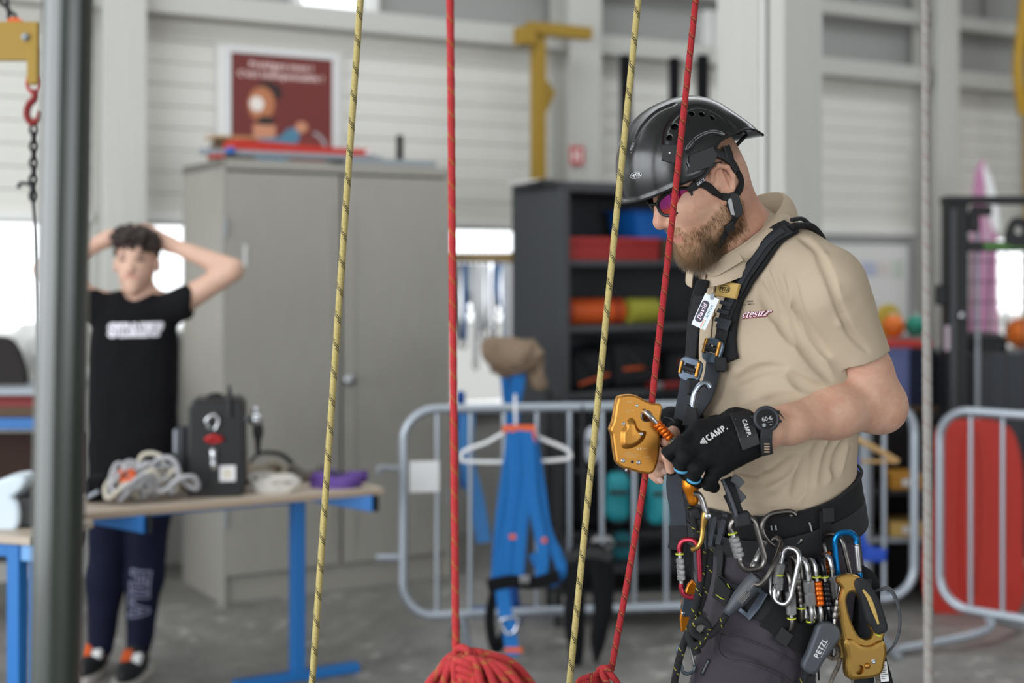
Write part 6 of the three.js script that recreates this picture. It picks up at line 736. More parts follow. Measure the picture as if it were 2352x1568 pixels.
// gloves
{
  const cuff = W3(1733, 982, 2.46), wd = W3(1690, 1000, 2.45).sub(wristL).normalize(), tips = [[W3(1552, 1030, 2.415), W3(1531, 1050, 2.42)], [W3(1566, 1066, 2.40), W3(1572, 1086, 2.43)], [W3(1592, 1092, 2.40), W3(1598, 1104, 2.43)]];
  const cutEnd = tips.map(([a, b]) => { const n = b.clone().sub(a).normalize(), c = b.clone(); return [c, n]; });
  const gl = (x, y, z) => { let d = handL(x, y, z) - 0.0024 + 0.0008 * noise3(x * 120, y * 120, z * 120); d = Math.max(d, -((x - cuff.x) * wd.x + (y - cuff.y) * wd.y + (z - cuff.z) * wd.z)); const near0 = Math.hypot(x - cutEnd[0][0].x, y - cutEnd[0][0].y, z - cutEnd[0][0].z); if (near0 < 0.035) { const [c, n] = cutEnd[0]; d = Math.max(d, (x - c.x) * n.x + (y - c.y) * n.y + (z - c.z) * n.z); } return d; };
  const G = putW(man, 'glove', skin(gl, V(P(1510, 0, 2.42).x, yOf(1150, 2.42), -2.56), V(P(1775, 0, 2.46).x, yOf(925, 2.42), -2.37), 0.0024), mat(0x08090b, 0.8, 0, { bumpMap: weaveTex, bumpScale: 0.0002, specularIntensity: 0.5 }));
  const ringOn = (a, b, r) => { const n = b.clone().sub(a).normalize(), ax = n.clone().cross(V(0, 1, 0.3)).normalize(), ay = n.clone().cross(ax); return sweep(Array.from({ length: 24 }, (_, i) => b.clone().addScaledVector(ax, r * Math.cos(i * 0.2618)).addScaledVector(ay, r * Math.sin(i * 0.2618))), rectProfile(0.005, 0.0016), { closed: true, normals: Array.from({ length: 24 }, (_, i) => ax.clone().multiplyScalar(Math.cos(i * 0.2618)).addScaledVector(ay, Math.sin(i * 0.2618))) }); };
  const hemBlue = mat(0x4f9fc4, 0.7); putW(G, 'finger_hem', ringOn(W3(1570, 1050, 2.395), W3(1566, 1074, 2.408), 0.0128), hemBlue); putW(G, 'finger_hem', ringOn(W3(1600, 1076, 2.395), W3(1593, 1097, 2.408), 0.0125), hemBlue);
  { const h = on(gl, 1640, 997, 1.9, 2.8), g = patchOn(gl, h.p, h.n, V(0.86, 0.5, -0.25), 0.06, 0.022, 16, 6, 0.001); putW(G, 'back_print', g, mat(0xffffff, 0.6, 0, { transparent: true, map: print(512, 180, (c) => { c.clearRect(0, 0, 512, 180); c.fillStyle = '#d8d4d2'; for (let i = 0; i < 4; i++) { c.beginPath(); c.moveTo(8 + i * 24, 86 - i * 14); c.lineTo(24 + i * 24, 74 - i * 10); c.lineTo(24 + i * 24, 116 + i * 10); c.lineTo(8 + i * 24, 104 + i * 14); c.fill(); } c.font = 'bold 120px sans-serif'; c.fillText('CAMP.', 116, 132); }) })); }
  const cf = strapOn(gl, [[1700, 952], [1712, 985], [1724, 1025]], 0.034, 0.004, 0.001, 20); const tab = putW(G, 'cuff_tab', cf.geo, mat(0x0d0e12, 0.5)); { const h = on(gl, 1713, 984, 1.9, 2.8), p = h.p.clone().addScaledVector(h.n, 0.0065), g = sheet(4, 8, (u, v) => p.clone().addScaledVector(cf.pts[20].clone().sub(cf.pts[0]).normalize(), (v - 0.5) * -0.046).addScaledVector(h.n.clone().cross(cf.pts[20].clone().sub(cf.pts[0]).normalize()).normalize(), (u - 0.5) * 0.015)); putW(tab, 'tab_print', g, mat(0xffffff, 0.6, 0, { transparent: true, side: THREE.DoubleSide, map: print(128, 400, (c) => { c.clearRect(0, 0, 128, 400); c.save(); c.translate(64, 200); c.rotate(Math.PI / 2); c.fillStyle = '#cfcccb'; c.font = 'bold 92px sans-serif'; c.textAlign = 'center'; c.fillText('CAMP.', 10, 32); c.restore(); }) })); }
  const st = strapOn(gl, [[1686, 955], [1700, 985], [1712, 1022]], 0.007, 0.003, 0.001, 16); putW(G, 'grey_stripe', st.geo, mat(0x6d7073, 0.6));
  const wr = (x, y, z) => { const d = handR(x, y, z) - 0.0024; const k = (p, n) => (x - p.x) * n.x + (y - p.y) * n.y + (z - p.z) * n.z; const c1 = W3(1494, 1012, 2.585), n1 = W3(1520, 1045, 2.54).sub(c1).normalize(); let m = d; if (y < yOf(1000, 2.58)) m = Math.max(m, k(c1, n1)); const c2 = W3(1546, 993, 2.54), n2 = W3(1530, 1010, 2.5).sub(c2).normalize(); if (Math.hypot(x - c2.x, y - c2.y, z - c2.z) < 0.04) m = Math.max(m, k(c2, n2)); return Math.max(m, x - W3(1612, 0, 2.68).x); };
  const R = putW(man, 'glove', skin(wr, V(P(1455, 0, 2.6).x, yOf(1120, 2.6), -2.76), V(P(1640, 0, 2.6).x, yOf(925, 2.6), -2.48), 0.0026), mat(0x08090b, 0.8, 0, { specularIntensity: 0.5 })); putW(R, 'knuckle_seam', tube([on(wr, 1525, 958, 2, 3).p, on(wr, 1545, 965, 2, 3).p, on(wr, 1560, 985, 2, 3).p], 0.0016), M.black);
}

// ================================================================ HELMET, SUNGLASSES
const eP = 23 * Math.PI / 180, eW = 20 * Math.PI / 180, eC = P(1583, 400, 2.63);
const eF = V(-Math.cos(eP) * Math.cos(eW), -Math.sin(eP), Math.cos(eP) * Math.sin(eW)), eL = V(Math.sin(eW), 0, Math.cos(eW)), eU = V(-Math.sin(eP) * Math.cos(eW), Math.cos(eP), Math.sin(eP) * Math.sin(eW));
const he = (x, y, z) => eC.clone().addScaledVector(eL, x).addScaledVector(eU, y).addScaledVector(eF, z);
const toHe = (x, y, z) => { const a = x - eC.x, b = y - eC.y, c = z - eC.z; return [a * eL.x + b * eL.y + c * eL.z, a * eU.x + b * eU.y + c * eU.z, a * eF.x + b * eF.y + c * eF.z]; };
const domeAt = (a, b, c, g) => { const rx = 0.107 + g, ry = 0.143 + g, rz = (c > 0 ? 0.134 : 0.134) + g, k = Math.pow(Math.pow(Math.abs(a / rx), 2.2) + Math.pow(Math.abs(b / ry), 2.2) + Math.pow(Math.abs(c / rz), 2.2), 1 / 2.2); return (k - 1) * 0.115; };
const brimY = (c) => 0.0 + 0.044 * smooth(0.035, -0.035, c) - 0.03 * smooth(-0.085, -0.15, c) - 0.004 * smooth(0.06, 0.13, c);
const helmetBase = (x, y, z) => { const [a, b, c] = toHe(x, y, z); let d = domeAt(a, b, c, 0); const flare = smooth(0.05, -0.002, b - brimY(c)) * smooth(-0.05, -0.12, c); d -= 0.016 * flare; const lip = smooth(0.012, 0.0, b - brimY(c)); d -= 0.0022 * lip; d = smax(d, brimY(c) - b, 0.004); return d; };
const vents = []; for (const [x, y, s] of [[1550, 290, 1.15], [1538, 315, 0.9], [1566, 270, 0.8], [1589, 259, 1.0], [1613, 261, 1.0], [1637, 269, 0.8]]) { const h = on(helmetBase, x, y, 2, 3); vents.push([cone(h.p.clone().addScaledVector(h.n, 0.01), h.p.clone().addScaledVector(h.n, -0.02), 0.0052 * s, 0.0045 * s)]); }
const fine = (l) => { const c = new THREE.CatmullRomCurve3(l.map(([x, y]) => V(x, y, 0))); return Array.from({ length: l.length * 6 }, (_, i) => { const q = c.getPoint(i / (l.length * 6 - 1)), h = on(helmetBase, q.x, q.y, 2, 3); return h.p.addScaledVector(h.n, 0.0022); }); };
const panelEdge = [[1527, 345], [1530, 300], [1556, 262], [1600, 243], [1650, 258], [1690, 298]], panelPts = fine(panelEdge), groove = panelPts.slice(1).map((p, i) => cone(panelPts[i], p, 0.0045, 0.0045));
const edge2 = fine([[1580, 345], [1605, 318], [1640, 305], [1680, 318]]); for (let i = 1; i < edge2.length; i++) groove.push(cone(edge2[i - 1], edge2[i], 0.0042, 0.0042));
const crest = fine([[1450, 345], [1475, 290], [1510, 255], [1548, 238]]); for (let i = 1; i < crest.length; i++) groove.push(cone(crest[i - 1], crest[i], 0.0045, 0.0045));
const helmetF = (x, y, z) => { let d = helmetBase(x, y, z); const [a, b, c] = toHe(x, y, z); d = Math.max(d, -domeAt(a, b + 0.004, c, -0.0065) - 0); if (Math.abs(d) < 0.03) { for (const [v] of vents) d = smax(d, -v(x, y, z), 0.003); for (const g of groove) d = smax(d, -g(x, y, z), 0.003); } return d; };
const helmet = thing('climbing_helmet', 'glossy black vented climbing helmet on the bowed man\u2019s head', 'helmet', he(0, 0, 0));
M.helmet = mat(0x0b0c0e, 0.28, 0, { clearcoat: 0.35, clearcoatRoughness: 0.25, roughnessMap: texture(256, 256, (x, y) => 0.85 + 0.3 * tileNoise(x, y, 4, 3) + (hash3(x * 40, y * 256, 4) > 0.985 ? 0.3 : 0)) });
putW(helmet, 'shell', skin(helmetF, he(0, 0.07, 0).add(V(-0.17, -0.15, -0.17)), he(0, 0.07, 0).add(V(0.19, 0.13, 0.17)), 0.0023, { uv: (x, y, z) => { const [a, b, c] = toHe(x, y, z); return [c * 4, b * 4 + a]; } }), M.helmet);
putW(helmet, 'foam_liner', skin((x, y, z) => { const [a, b, c] = toHe(x, y, z); return Math.max(domeAt(a, b + 0.004, c, -0.008), -domeAt(a, b + 0.012, c, -0.02), brimY(c) + 0.002 - b); }, he(0, 0.07, 0).add(V(-0.16, -0.15, -0.16)), he(0, 0.07, 0).add(V(0.16, 0.13, 0.16)), 0.006), mat(0x08080a, 0.95));
const onShell = (pts, w, t, lift) => strapOn(helmetBase, pts, w, t, lift, 24).geo;
putW(helmet, 'brim_edge', sweep(Array.from({ length: 90 }, (_, i) => { const th = i / 90 * 2 * Math.PI; let dir = V(0, 0, 0).addScaledVector(eL, Math.cos(th)).addScaledVector(eF, Math.sin(th)); let t = 0.19; for (let k = 0; k < 40; k++) { const c = Math.sin(th) * t, p = he(0, brimY(c) + 0.003, 0).addScaledVector(dir, t), d = helmetBase(p.x, p.y, p.z); if (d < 0.0005) break; t -= Math.max(d * 0.7, 0.0003); } return he(0, brimY(Math.sin(th) * t) + 0.002, 0).addScaledVector(dir, t); }), circleProfile(0.0022, 6), { closed: true }), M.black);
{ const a = on(helmetBase, 1538, 352, 2, 3), u = V(1, 0, 0).addScaledVector(a.n, -a.n.x).normalize(), v = a.n.clone().cross(u); const cp = putW(helmet, 'lamp_clip', plate([[-0.013, -0.012], [0.008, -0.018], [0.015, -0.004], [0.013, 0.014], [-0.013, 0.014]], 0.005, Mx(a.p.clone().addScaledVector(a.n, 0.0015), u, v, a.n)), mat(0x131417, 0.4)); putW(cp, 'clip_mark', box(0.003, 0.003, 0.0012, ...a.p.clone().addScaledVector(a.n, 0.0045).toArray()), M.whitePl);
  const b = on(helmetBase, 1612, 368, 2, 3), u2 = V(0.92, 0.38, 0).addScaledVector(b.n, -V(0.92, 0.38, 0).dot(b.n)).normalize(), v2 = b.n.clone().cross(u2); const sp = putW(helmet, 'side_panel', plate([[-0.032, -0.012], [0.012, -0.016], [0.03, -0.002], [0.028, 0.015], [-0.018, 0.016]], 0.005, Mx(b.p.clone().addScaledVector(b.n, 0.0005), u2, v2, b.n)), mat(0x0e0f12, 0.5)); const m = [on(helmetBase, 1578, 373, 2, 3), on(helmetBase, 1588, 398, 2, 3)]; putW(sp, 'accent_line', sweep(m.map((h) => h.p.addScaledVector(h.n, 0.004)), circleProfile(0.0012, 6)), M.galvDull); }
for (const [a, b] of [[1545, 290], [1595, 258], [1620, 262]].map(([x, y]) => [x, y])) { void a; void b; }
{ const h = on(helmetBase, 1461, 403, 2, 3); putW(helmet, 'brand_print', patchOn(helmetBase, h.p, h.n, V(0.9, 0.18, 0.3), 0.032, 0.016, 12, 6, 0.0012), mat(0xffffff, 0.5, 0, { transparent: true, map: print(256, 128, (c) => { c.clearRect(0, 0, 256, 128); c.fillStyle = '#b9bcc0'; c.strokeStyle = '#b9bcc0'; c.lineWidth = 5; c.beginPath(); c.ellipse(128, 60, 110, 44, 0, 0, 6.3); c.stroke(); c.font = 'bold 68px sans-serif'; c.textAlign = 'center'; c.fillText('PETZL', 132, 84); }) })); }
{ // cradle, straps, buckle
  const cr = putW(helmet, 'rear_cradle', strapOn(skullF, [[1636, 350], [1656, 358], [1676, 374], [1688, 394]], 0.016, 0.005, 0.003, 20).geo, M.black); putW(helmet, 'rear_cradle', tube([he(0.03, 0.03, -0.13), P(1678, 352, 2.61), P(1676, 368, 2.6), P(1692, 392, 2.62)], 0.0035, { n: 20 }), M.black); putW(helmet, 'rear_cradle', strapOn(skullF, [[1662, 338], [1668, 352], [1672, 368]], 0.018, 0.006, 0.003, 12).geo, M.black); putW(cr, 'lime_clip', box(0.006, 0.008, 0.004, ...P(1651, 352, 2.556).toArray(), 0.001), mat(0xb6bf3a, 0.5)); putW(helmet, 'rear_cradle', tube([P(1672, 352, 2.6), P(1680, 372, 2.6), P(1664, 372, 2.575)], 0.004, { n: 14 }), M.black);
  const hl = (x, y, z) => Math.min(skullF(x, y, z), earL(x, y, z)), web = mat(0x0c0c0e, 0.85, 0, { bumpMap: rep(webTex, 1, 40), bumpScale: 0.0003 });
  putW(helmet, 'front_strap', strapOn(hl, [[1592, 415], [1625, 428], [1655, 448], [1674, 456]], 0.014, 0.0022, 0.002, 24).geo, web); putW(helmet, 'rear_strap', strapOn(skullF, [[1690, 392], [1701, 415], [1696, 437], [1684, 452]], 0.013, 0.0022, 0.002, 20).geo, web);
  const bk = on(skullF, 1683, 470, 2, 3), u = V(0.35, -1, 0).addScaledVector(bk.n, -V(0.35, -1, 0).dot(bk.n)).normalize(), v = bk.n.clone().cross(u); const B = putW(helmet, 'buckle', plate(spline2([[-0.018, -0.009], [0.018, -0.007], [0.022, 0], [0.018, 0.009], [-0.018, 0.009], [-0.022, 0]], 30), 0.009, Mx(bk.p.clone().addScaledVector(bk.n, 0.006), u, v, bk.n)), mat(0x101114, 0.45)); putW(B, 'metal_latch', plate([[-0.016, -0.0035], [0.014, -0.0045], [0.017, 0.001], [-0.014, 0.0035]], 0.003, Mx(bk.p.clone().addScaledVector(bk.n, 0.0105).addScaledVector(v, -0.006), u, v, bk.n)), M.steel);
  putW(helmet, 'chin_strap', strapOn(skullF, [[1692, 488], [1680, 508], [1664, 535], [1650, 560], [1634, 578]], 0.0145, 0.0024, 0.003, 28).geo, web); const sl = on(skullF, 1672, 520, 2, 3), slY = V(0.55, -0.83, 0); slY.addScaledVector(sl.n, -slY.dot(sl.n)).normalize(); putW(helmet, 'strap_slider', plate([[-0.009, -0.008], [0.009, -0.008], [0.009, 0.008], [-0.009, 0.008]], 0.005, Mx(sl.p.clone().addScaledVector(sl.n, 0.006), slY.clone().cross(sl.n), slY, sl.n)), mat(0x16171a, 0.5));
}
{ // wraparound sunglasses in the head's own axes
  const gl = thing('sunglasses', 'black wraparound sunglasses with magenta and orange mirrored lenses', 'sunglasses', hd(0, 0, 0.1)), at = (ph, y, g = 0) => hd((0.073 + g) * Math.sin(ph), y, 0.024 + (0.083 + g) * Math.cos(ph)), dg = Math.PI / 180;
  const shape = (t) => { const c = Math.cos(t), s = Math.sin(t); return [Math.sign(c) * Math.pow(Math.abs(c), 0.85), Math.sign(s) * Math.pow(Math.abs(s), 0.72) * (c > 0 ? 1 - 0.15 * c : 1 + 0.1 * c)]; };
  for (const s of [1, -1]) {
    const pos = (r, t) => { const [a, b] = shape(t); return at(s * (37 + 27 * r * a) * dg, -0.003 + r * b * 0.0195 + 0.004 * r * a, 0); };
    const g = sheet(40, 10, (u, v) => pos(Math.max(v, 0.001), u * 2 * Math.PI), 0); const n = g.attributes.position.count; void n;
    const lens = tones(g, (x, y, z) => { const [a, b] = toHead(x, y, z), k = clamp((b + 0.02) / 0.038 + 0.25 * Math.sin(a * 60), 0, 1); return blend(lin(0xe0561c), k > 0.5 ? lin(0xb0208c) : lin(0xd4304a), smooth(0.1, 0.8, k)); });
    putW(gl, 'lens', lens, mat(0xffffff, 0.08, 0.85, { vertexColors: true, clearcoat: 1, clearcoatRoughness: 0.03 }));
    putW(gl, 'rim', sweep(Array.from({ length: 60 }, (_, i) => pos(1.02, i / 60 * 2 * Math.PI)), circleProfile(0.0034, 8), { closed: true }), M.black);
    const tp = [at(s * 62 * dg, 0.006, 0.002), at(s * 74 * dg, 0.008, 0.003), hd(s * 0.0775, 0.012, 0.04), hd(s * 0.0795, 0.018, 0.024), hd(s * 0.0815, 0.025, 0.008), hd(s * 0.083, 0.019, -0.012)];
    const T = putW(gl, 'temple', sweep(resample(tp, 30), rectProfile(0.014, 0.0035), { normals: resample(tp, 30).map((p) => p.clone().sub(hd(0, 0.01, 0.0)).normalize()), scale: (q) => [mix(0.6, 1.05, smooth(0, 0.15, q)) * mix(1, 0.45, smooth(0.2, 0.75, q)), 1] }), mat(0x0d0d10, 0.5));
    if (s > 0) { const o = hd(0.0805, 0.0095, 0.04), nn = hL.clone().addScaledVector(hF, 0.18).normalize(), dir = hF.clone().multiplyScalar(-1).addScaledVector(hU, 0.1); dir.addScaledVector(nn, -dir.dot(nn)).normalize(); const vv = nn.clone().cross(dir); putW(T, 'brand_print', sheet(2, 2, (u, v) => o.clone().addScaledVector(dir, (u - 0.5) * 0.022).addScaledVector(vv, (v - 0.5) * 0.01)), mat(0xffffff, 0.5, 0, { transparent: true, map: print(256, 112, (c) => { c.clearRect(0, 0, 256, 112); c.fillStyle = '#d5d7da'; c.font = 'bold 84px sans-serif'; c.textAlign = 'center'; c.fillText('EKOI', 128, 84); }) })); }
  }
  putW(gl, 'bridge', tube([at(9 * dg, 0.004), at(0, 0.006, 0.002), at(-9 * dg, 0.004)], 0.003), M.black);
}

// ================================================================ HARNESS AND THE GEAR ON IT
Object.assign(M, {
  web: mat(0x14161a, 0.7, 0, { bumpMap: rep(webTex, 1, 50), bumpScale: 0.0006, sheen: 0.3, sheenColor: new THREE.Color(0x3a4250) }), webGrey: mat(0x2c323a, 0.65, 0, { bumpMap: rep(webTex, 1, 50), bumpScale: 0.0006 }), pad: mat(0x0b0b0d, 0.92), gold: mat(0xb47f3a, 0.36, 0.9), goldPale: mat(0xb8924e, 0.27, 0.92), goldOrange: mat(0xcf7c1c, 0.32, 0.8), anoOrange: mat(0xd8641a, 0.3, 0.75), anoBlue: mat(0x0f6fae, 0.25, 0.8), anoBlack: mat(0x14161d, 0.25, 0.6), gun: mat(0x6e6a66, 0.3, 1), alu: mat(0xb4b4b4, 0.3, 1), knurl: mat(0xa2a2a2, 0.45, 1, { bumpMap: rep(weaveTex, 3, 260), bumpScale: 0.0006 }), pink: mat(0xa83a4e, 0.3, 0.7), lime: mat(0xb9c23a, 0.5), greySleeve: mat(0x3c4046, 0.5), tagGold: mat(0xb99a56, 0.75), rubber: mat(0x15161a, 0.7),
});
M.pink.color.set(0x9a2c3c); M.banner = mat(0xd0588f, 0.6);
const bodyF = (x, y, z) => Math.min(shirtF(x, y, z), trouserF(x, y, z));
const waistC = V(x0, yOf(1160), z0), wAx = lM.clone(), wAy = fM.clone().add(V(0, -0.22, 0)).normalize();
function loopOn(f, c, ax, ay, n, lift) { const pts = [], nrm = []; for (let i = 0; i < n; i++) { const th = i / n * 2 * Math.PI, dir = ax.clone().multiplyScalar(Math.cos(th)).addScaledVector(ay, Math.sin(th)); let t = 0.3; for (let k = 0; k < 60; k++) { const p = c.clone().addScaledVector(dir, t), d = f(p.x, p.y, p.z); if (d < 0.0005) break; t -= Math.max(d * 0.7, 0.0004); } pts.push(c.clone().addScaledVector(dir, t + lift)); nrm.push(dir); } for (let k = 0; k < 3; k++) for (let i = 0; i < n; i++) pts[i].multiplyScalar(2).add(pts[(i + 1) % n]).add(pts[(i + n - 1) % n]).multiplyScalar(0.25); return { pts, nrm }; }
const faceAt = (p, n, up) => { const z = n.clone().normalize(), y = up.clone().addScaledVector(z, -up.dot(z)).normalize(), x = y.clone().cross(z); return Mx(p, x, y, z); };
const harness = thing('climbing_harness', 'black full body climbing harness with gold buckles on the man', 'harness', V(x0, yOf(1500), z0));
{
  const pad = loopOn(bodyF, waistC.clone().add(V(0, 0.0, 0)), wAx, wAy, 72, 0.008), belt = loopOn(bodyF, waistC.clone().add(V(0, -0.02, 0)), wAx, wAy, 72, 0.016);
  const backness = (q) => smooth(0.5, -0.6, Math.sin(q * 2 * Math.PI));
  putW(harness, 'waist_pad', sweep(pad.pts, rectProfile(0.088, 0.013), { closed: true, normals: pad.nrm, scale: (q) => [mix(0.84, 1.2, backness(q)), 1] }), M.pad);
  putW(harness, 'pad_piping', sweep(pad.pts.map((p, i) => p.clone().add(V(0, 0.044 * mix(0.84, 1.2, backness(i / 72)), 0)).addScaledVector(pad.nrm[i], 0.001)), circleProfile(0.003, 6), { closed: true }), mat(0x1a1a1e, 0.85));
  putW(harness, 'waist_webbing', sweep(belt.pts, rectProfile(0.046, 0.004), { closed: true, normals: belt.nrm }), M.web);
  const A = (i) => ({ p: belt.pts[i].clone().addScaledVector(belt.nrm[i], 0.004), n: belt.nrm[i] });
  const hp = (x, y, d = 0.02) => { const h = on(bodyF, x, y); return h.p.addScaledVector(h.n, d); }, hn = (x, y) => on(bodyF, x, y).n;
  const onBelt = (x, y, outline, t, m, name, lift = 0.022, parent = harness) => putW(parent, name, plate(outline, t, faceAt(hp(x, y, lift), hn(x, y), UP)), m);
  onBelt(1882, 1178, [[-0.01, -0.011], [0.01, -0.011], [0.01, 0.011], [-0.01, 0.011]], 0.006, M.rubber, 'belt_keeper', 0.026); onBelt(1880, 1210, [[-0.01, -0.03], [0.01, -0.03], [0.01, 0.03], [-0.01, 0.03]], 0.004, M.pad, 'belt_keeper', 0.023);
  for (const [x, y] of [[1640, 1222], [1662, 1222], [1680, 1220]]) onBelt(x, y, [[-0.007, -0.026], [0.003, -0.026], [0.007, 0.026], [-0.003, 0.026]], 0.007, M.webGrey, 'buckle_bar', 0.022);
  onBelt(1650, 1222, [[-0.025, -0.029], [0.03, -0.028], [0.03, 0.028], [-0.025, 0.029]], 0.006, M.rubber, 'front_buckle', 0.018); putW(harness, 'buckle_pin', sweep([hp(1622, 1220, 0.03), hp(1642, 1220, 0.03)], circleProfile(0.0026, 8)), M.gun);
  for (const x of [1776, 1784, 1851]) putW(harness, 'stitching', sweep([hp(x, 1194, 0.0235), hp(x + 2, 1228, 0.0235)], rectProfile(0.003, 0.001), { normals: [hn(x, 1194), hn(x, 1228)] }), mat(0x8a8c90, 0.8));
  // side attachment ring
  const ring = PP([[1828, 1182], [1818, 1175], [1790, 1176], [1768, 1182], [1755, 1196], [1751, 1215], [1760, 1236], [1777, 1251], [1800, 1257], [1820, 1252], [1838, 1243], [1842, 1238]], 2.505); putW(harness, 'attachment_ring', tube(ring, 0.0047, { n: 60 }), M.gun); putW(harness, 'ring_lug', rod(P(1818, 1178, 2.51), P(1832, 1182, 2.53), 0.006), M.gun); putW(harness, 'ring_lug', rod(P(1822, 1246, 2.51), P(1843, 1239, 2.53), 0.006), M.gun);
  // near shoulder strap: pad, webbing, keepers, tag, buckle
  const sp = [[1818, 527], [1786, 544], [1757, 580], [1729, 622], [1704, 662], [1687, 702], [1677, 742], [1672, 782], [1673, 815], [1677, 832]];
  const shp = strapOn(shirtF, sp, 0.048, 0.011, 0.001, 60); putW(harness, 'shoulder_pad', shp.geo, M.pad); { const a = shp.pts[0], b = shp.pts[2], q = resample([b.clone(), a.clone(), a.clone().addScaledVector(fM, -0.035).add(V(0, 0.0, 0)), a.clone().addScaledVector(fM, -0.07).add(V(0, -0.035, 0)), a.clone().addScaledVector(fM, -0.085).add(V(0, -0.12, 0)).addScaledVector(lM, -0.03)], 24); putW(harness, 'back_pad', sweep(q, rectProfile(0.048, 0.011), { normals: q.map((p, i) => UP.clone().addScaledVector(fM, -i / 14).normalize()) }), M.pad); putW(harness, 'back_loop', tube([a.clone().add(V(0.0, 0.012, 0)), a.clone().addScaledVector(fM, -0.03).add(V(0, 0.014, 0)), a.clone().addScaledVector(fM, -0.06).add(V(0, -0.005, 0))], 0.004), M.web); }
  const padF = (x, y, z) => shirtF(x, y, z) - 0.0115; const sw = strapOn(padF, [[1812, 528], [1778, 547], [1747, 586], [1719, 627], [1694, 672], [1675, 715], [1662, 760], [1653, 805]], 0.03, 0.0035, 0.0015, 56); putW(harness, 'shoulder_webbing', sw.geo, M.web); putW(harness, 'pad_stitching', strapOn(padF, [[1800, 533], [1765, 560], [1730, 610], [1698, 665], [1676, 715]], 0.014, 0.0025, 0.005, 40).geo, mat(0x22262c, 0.8, 0, { bumpMap: rep(webTex, 1, 16), bumpScale: 0.0012 }));
  const kp = (x, y, dx, dy, w, h, m, name, lift = 0.02, t = 0.004) => { const a = on(shirtF, x, y); return putW(harness, name, plate([[-w / 2, -h / 2], [w / 2, -h / 2], [w / 2, h / 2], [-w / 2, h / 2]], t, faceAt(a.p.addScaledVector(a.n, lift), a.n, V(dx, dy, 0))), m); };
  kp(1694, 632, 0.16, 1, 0.056, 0.02, M.webGrey, 'strap_keeper', 0.022, 0.008); const tg = kp(1691, 673, 0.16, 1, 0.052, 0.025, M.tagGold, 'gold_tag', 0.022, 0.008);
  { const a = on(shirtF, 1690, 673), n = a.n.clone().normalize(), y = V(0.16, 1, 0).addScaledVector(n, -V(0.16, 1, 0).dot(n)).normalize(), x = y.clone().cross(n), o = a.p.addScaledVector(n, 0.0272); putW(tg, 'tag_print', sheet(2, 2, (u, v) => o.clone().addScaledVector(x, (u - 0.56) * 0.034).addScaledVector(y, (v - 0.5) * 0.018)), mat(0xffffff, 0.6, 0, { transparent: true, map: print(256, 136, (c) => { c.clearRect(0, 0, 256, 136); c.strokeStyle = '#1d1a14'; c.fillStyle = '#1d1a14'; c.lineWidth = 6; c.beginPath(); c.ellipse(124, 66, 112, 52, 0, 0, 6.3); c.stroke(); c.font = 'bold 76px sans-serif'; c.textAlign = 'center'; c.fillText('PETZL', 128, 92); }) })); }
  for (const [x, y] of [[1681, 706], [1675, 725], [1670, 745]]) kp(x, y, 0.3, 1, 0.03, 0.006, M.webGrey, 'bar_tack', 0.0175, 0.003);
  kp(1677, 752, 0.3, 1, 0.03, 0.018, M.webGrey, 'strap_keeper', 0.018, 0.004);
  const buckle = (x, y, ang, d, s, name) => { const a = on(shirtF, x, y), n = a.n.clone(), m = faceAt(a.p.clone().addScaledVector(n, d), n, V(Math.sin(ang), Math.cos(ang), 0)); const b = putW(harness, name, plate(spline2([[-0.02 * s, 0.016], [0.02 * s, 0.016], [0.023 * s, -0.002], [0.018 * s, -0.018], [0, -0.022], [-0.018 * s, -0.018], [-0.023 * s, -0.002]], 40), 0.007, m, { holes: [[[-0.013 * s, 0.01], [-0.013 * s, -0.008], [0.013 * s, -0.008], [0.013 * s, 0.01]]] }), mat(0x5f6e7c, 0.35, 0.7)); for (const sx of [-1, 1]) putW(b, 'gold_side', box(0.006, 0.028, 0.006, sx * 0.018 * s, 0.004, 0.005, 0.002).applyMatrix4(m), M.gold); putW(b, 'roller', sweep([V(-0.014 * s, 0.0, 0.003), V(0.014 * s, 0.0, 0.003)], circleProfile(0.0055, 10)).applyMatrix4(m), M.rubber); return b; };
  buckle(1657, 808, 0.25, 0.022, 1, 'chest_buckle'); const rb = on(shirtF, 1672, 840); putW(harness, 'strap_end_roll', box(0.022, 0.028, 0.014, ...rb.p.addScaledVector(rb.n, 0.02).toArray(), 0.005), M.rubber);
  putW(harness, 'lower_strap', strapOn(shirtF, [[1653, 820], [1650, 855], [1638, 900], [1614, 945], [1594, 985], [1580, 1015]], 0.036, 0.004, 0.014, 40).geo, M.webGrey);
  // far shoulder strap, hanging free of the chest
  const far = (pts, w, m, name, t = 0.004) => putW(harness, name, sweep(resample(PP(pts), 36), rectProfile(w, t), { normals: resample(PP(pts), 36).map(() => fM.clone().multiplyScalar(0.75).add(V(0, 0, 0.5)).normalize()) }), m);
  far([[1616, 645, 2.64], [1601, 690, 2.625], [1594, 740, 2.615], [1590, 790, 2.61], [1590, 830, 2.61]], 0.025, M.pad, 'far_shoulder_pad', 0.012); far([[1606, 680, 2.61], [1594, 740, 2.6], [1588, 800, 2.59], [1582, 850, 2.58]], 0.022, M.web, 'far_webbing'); 
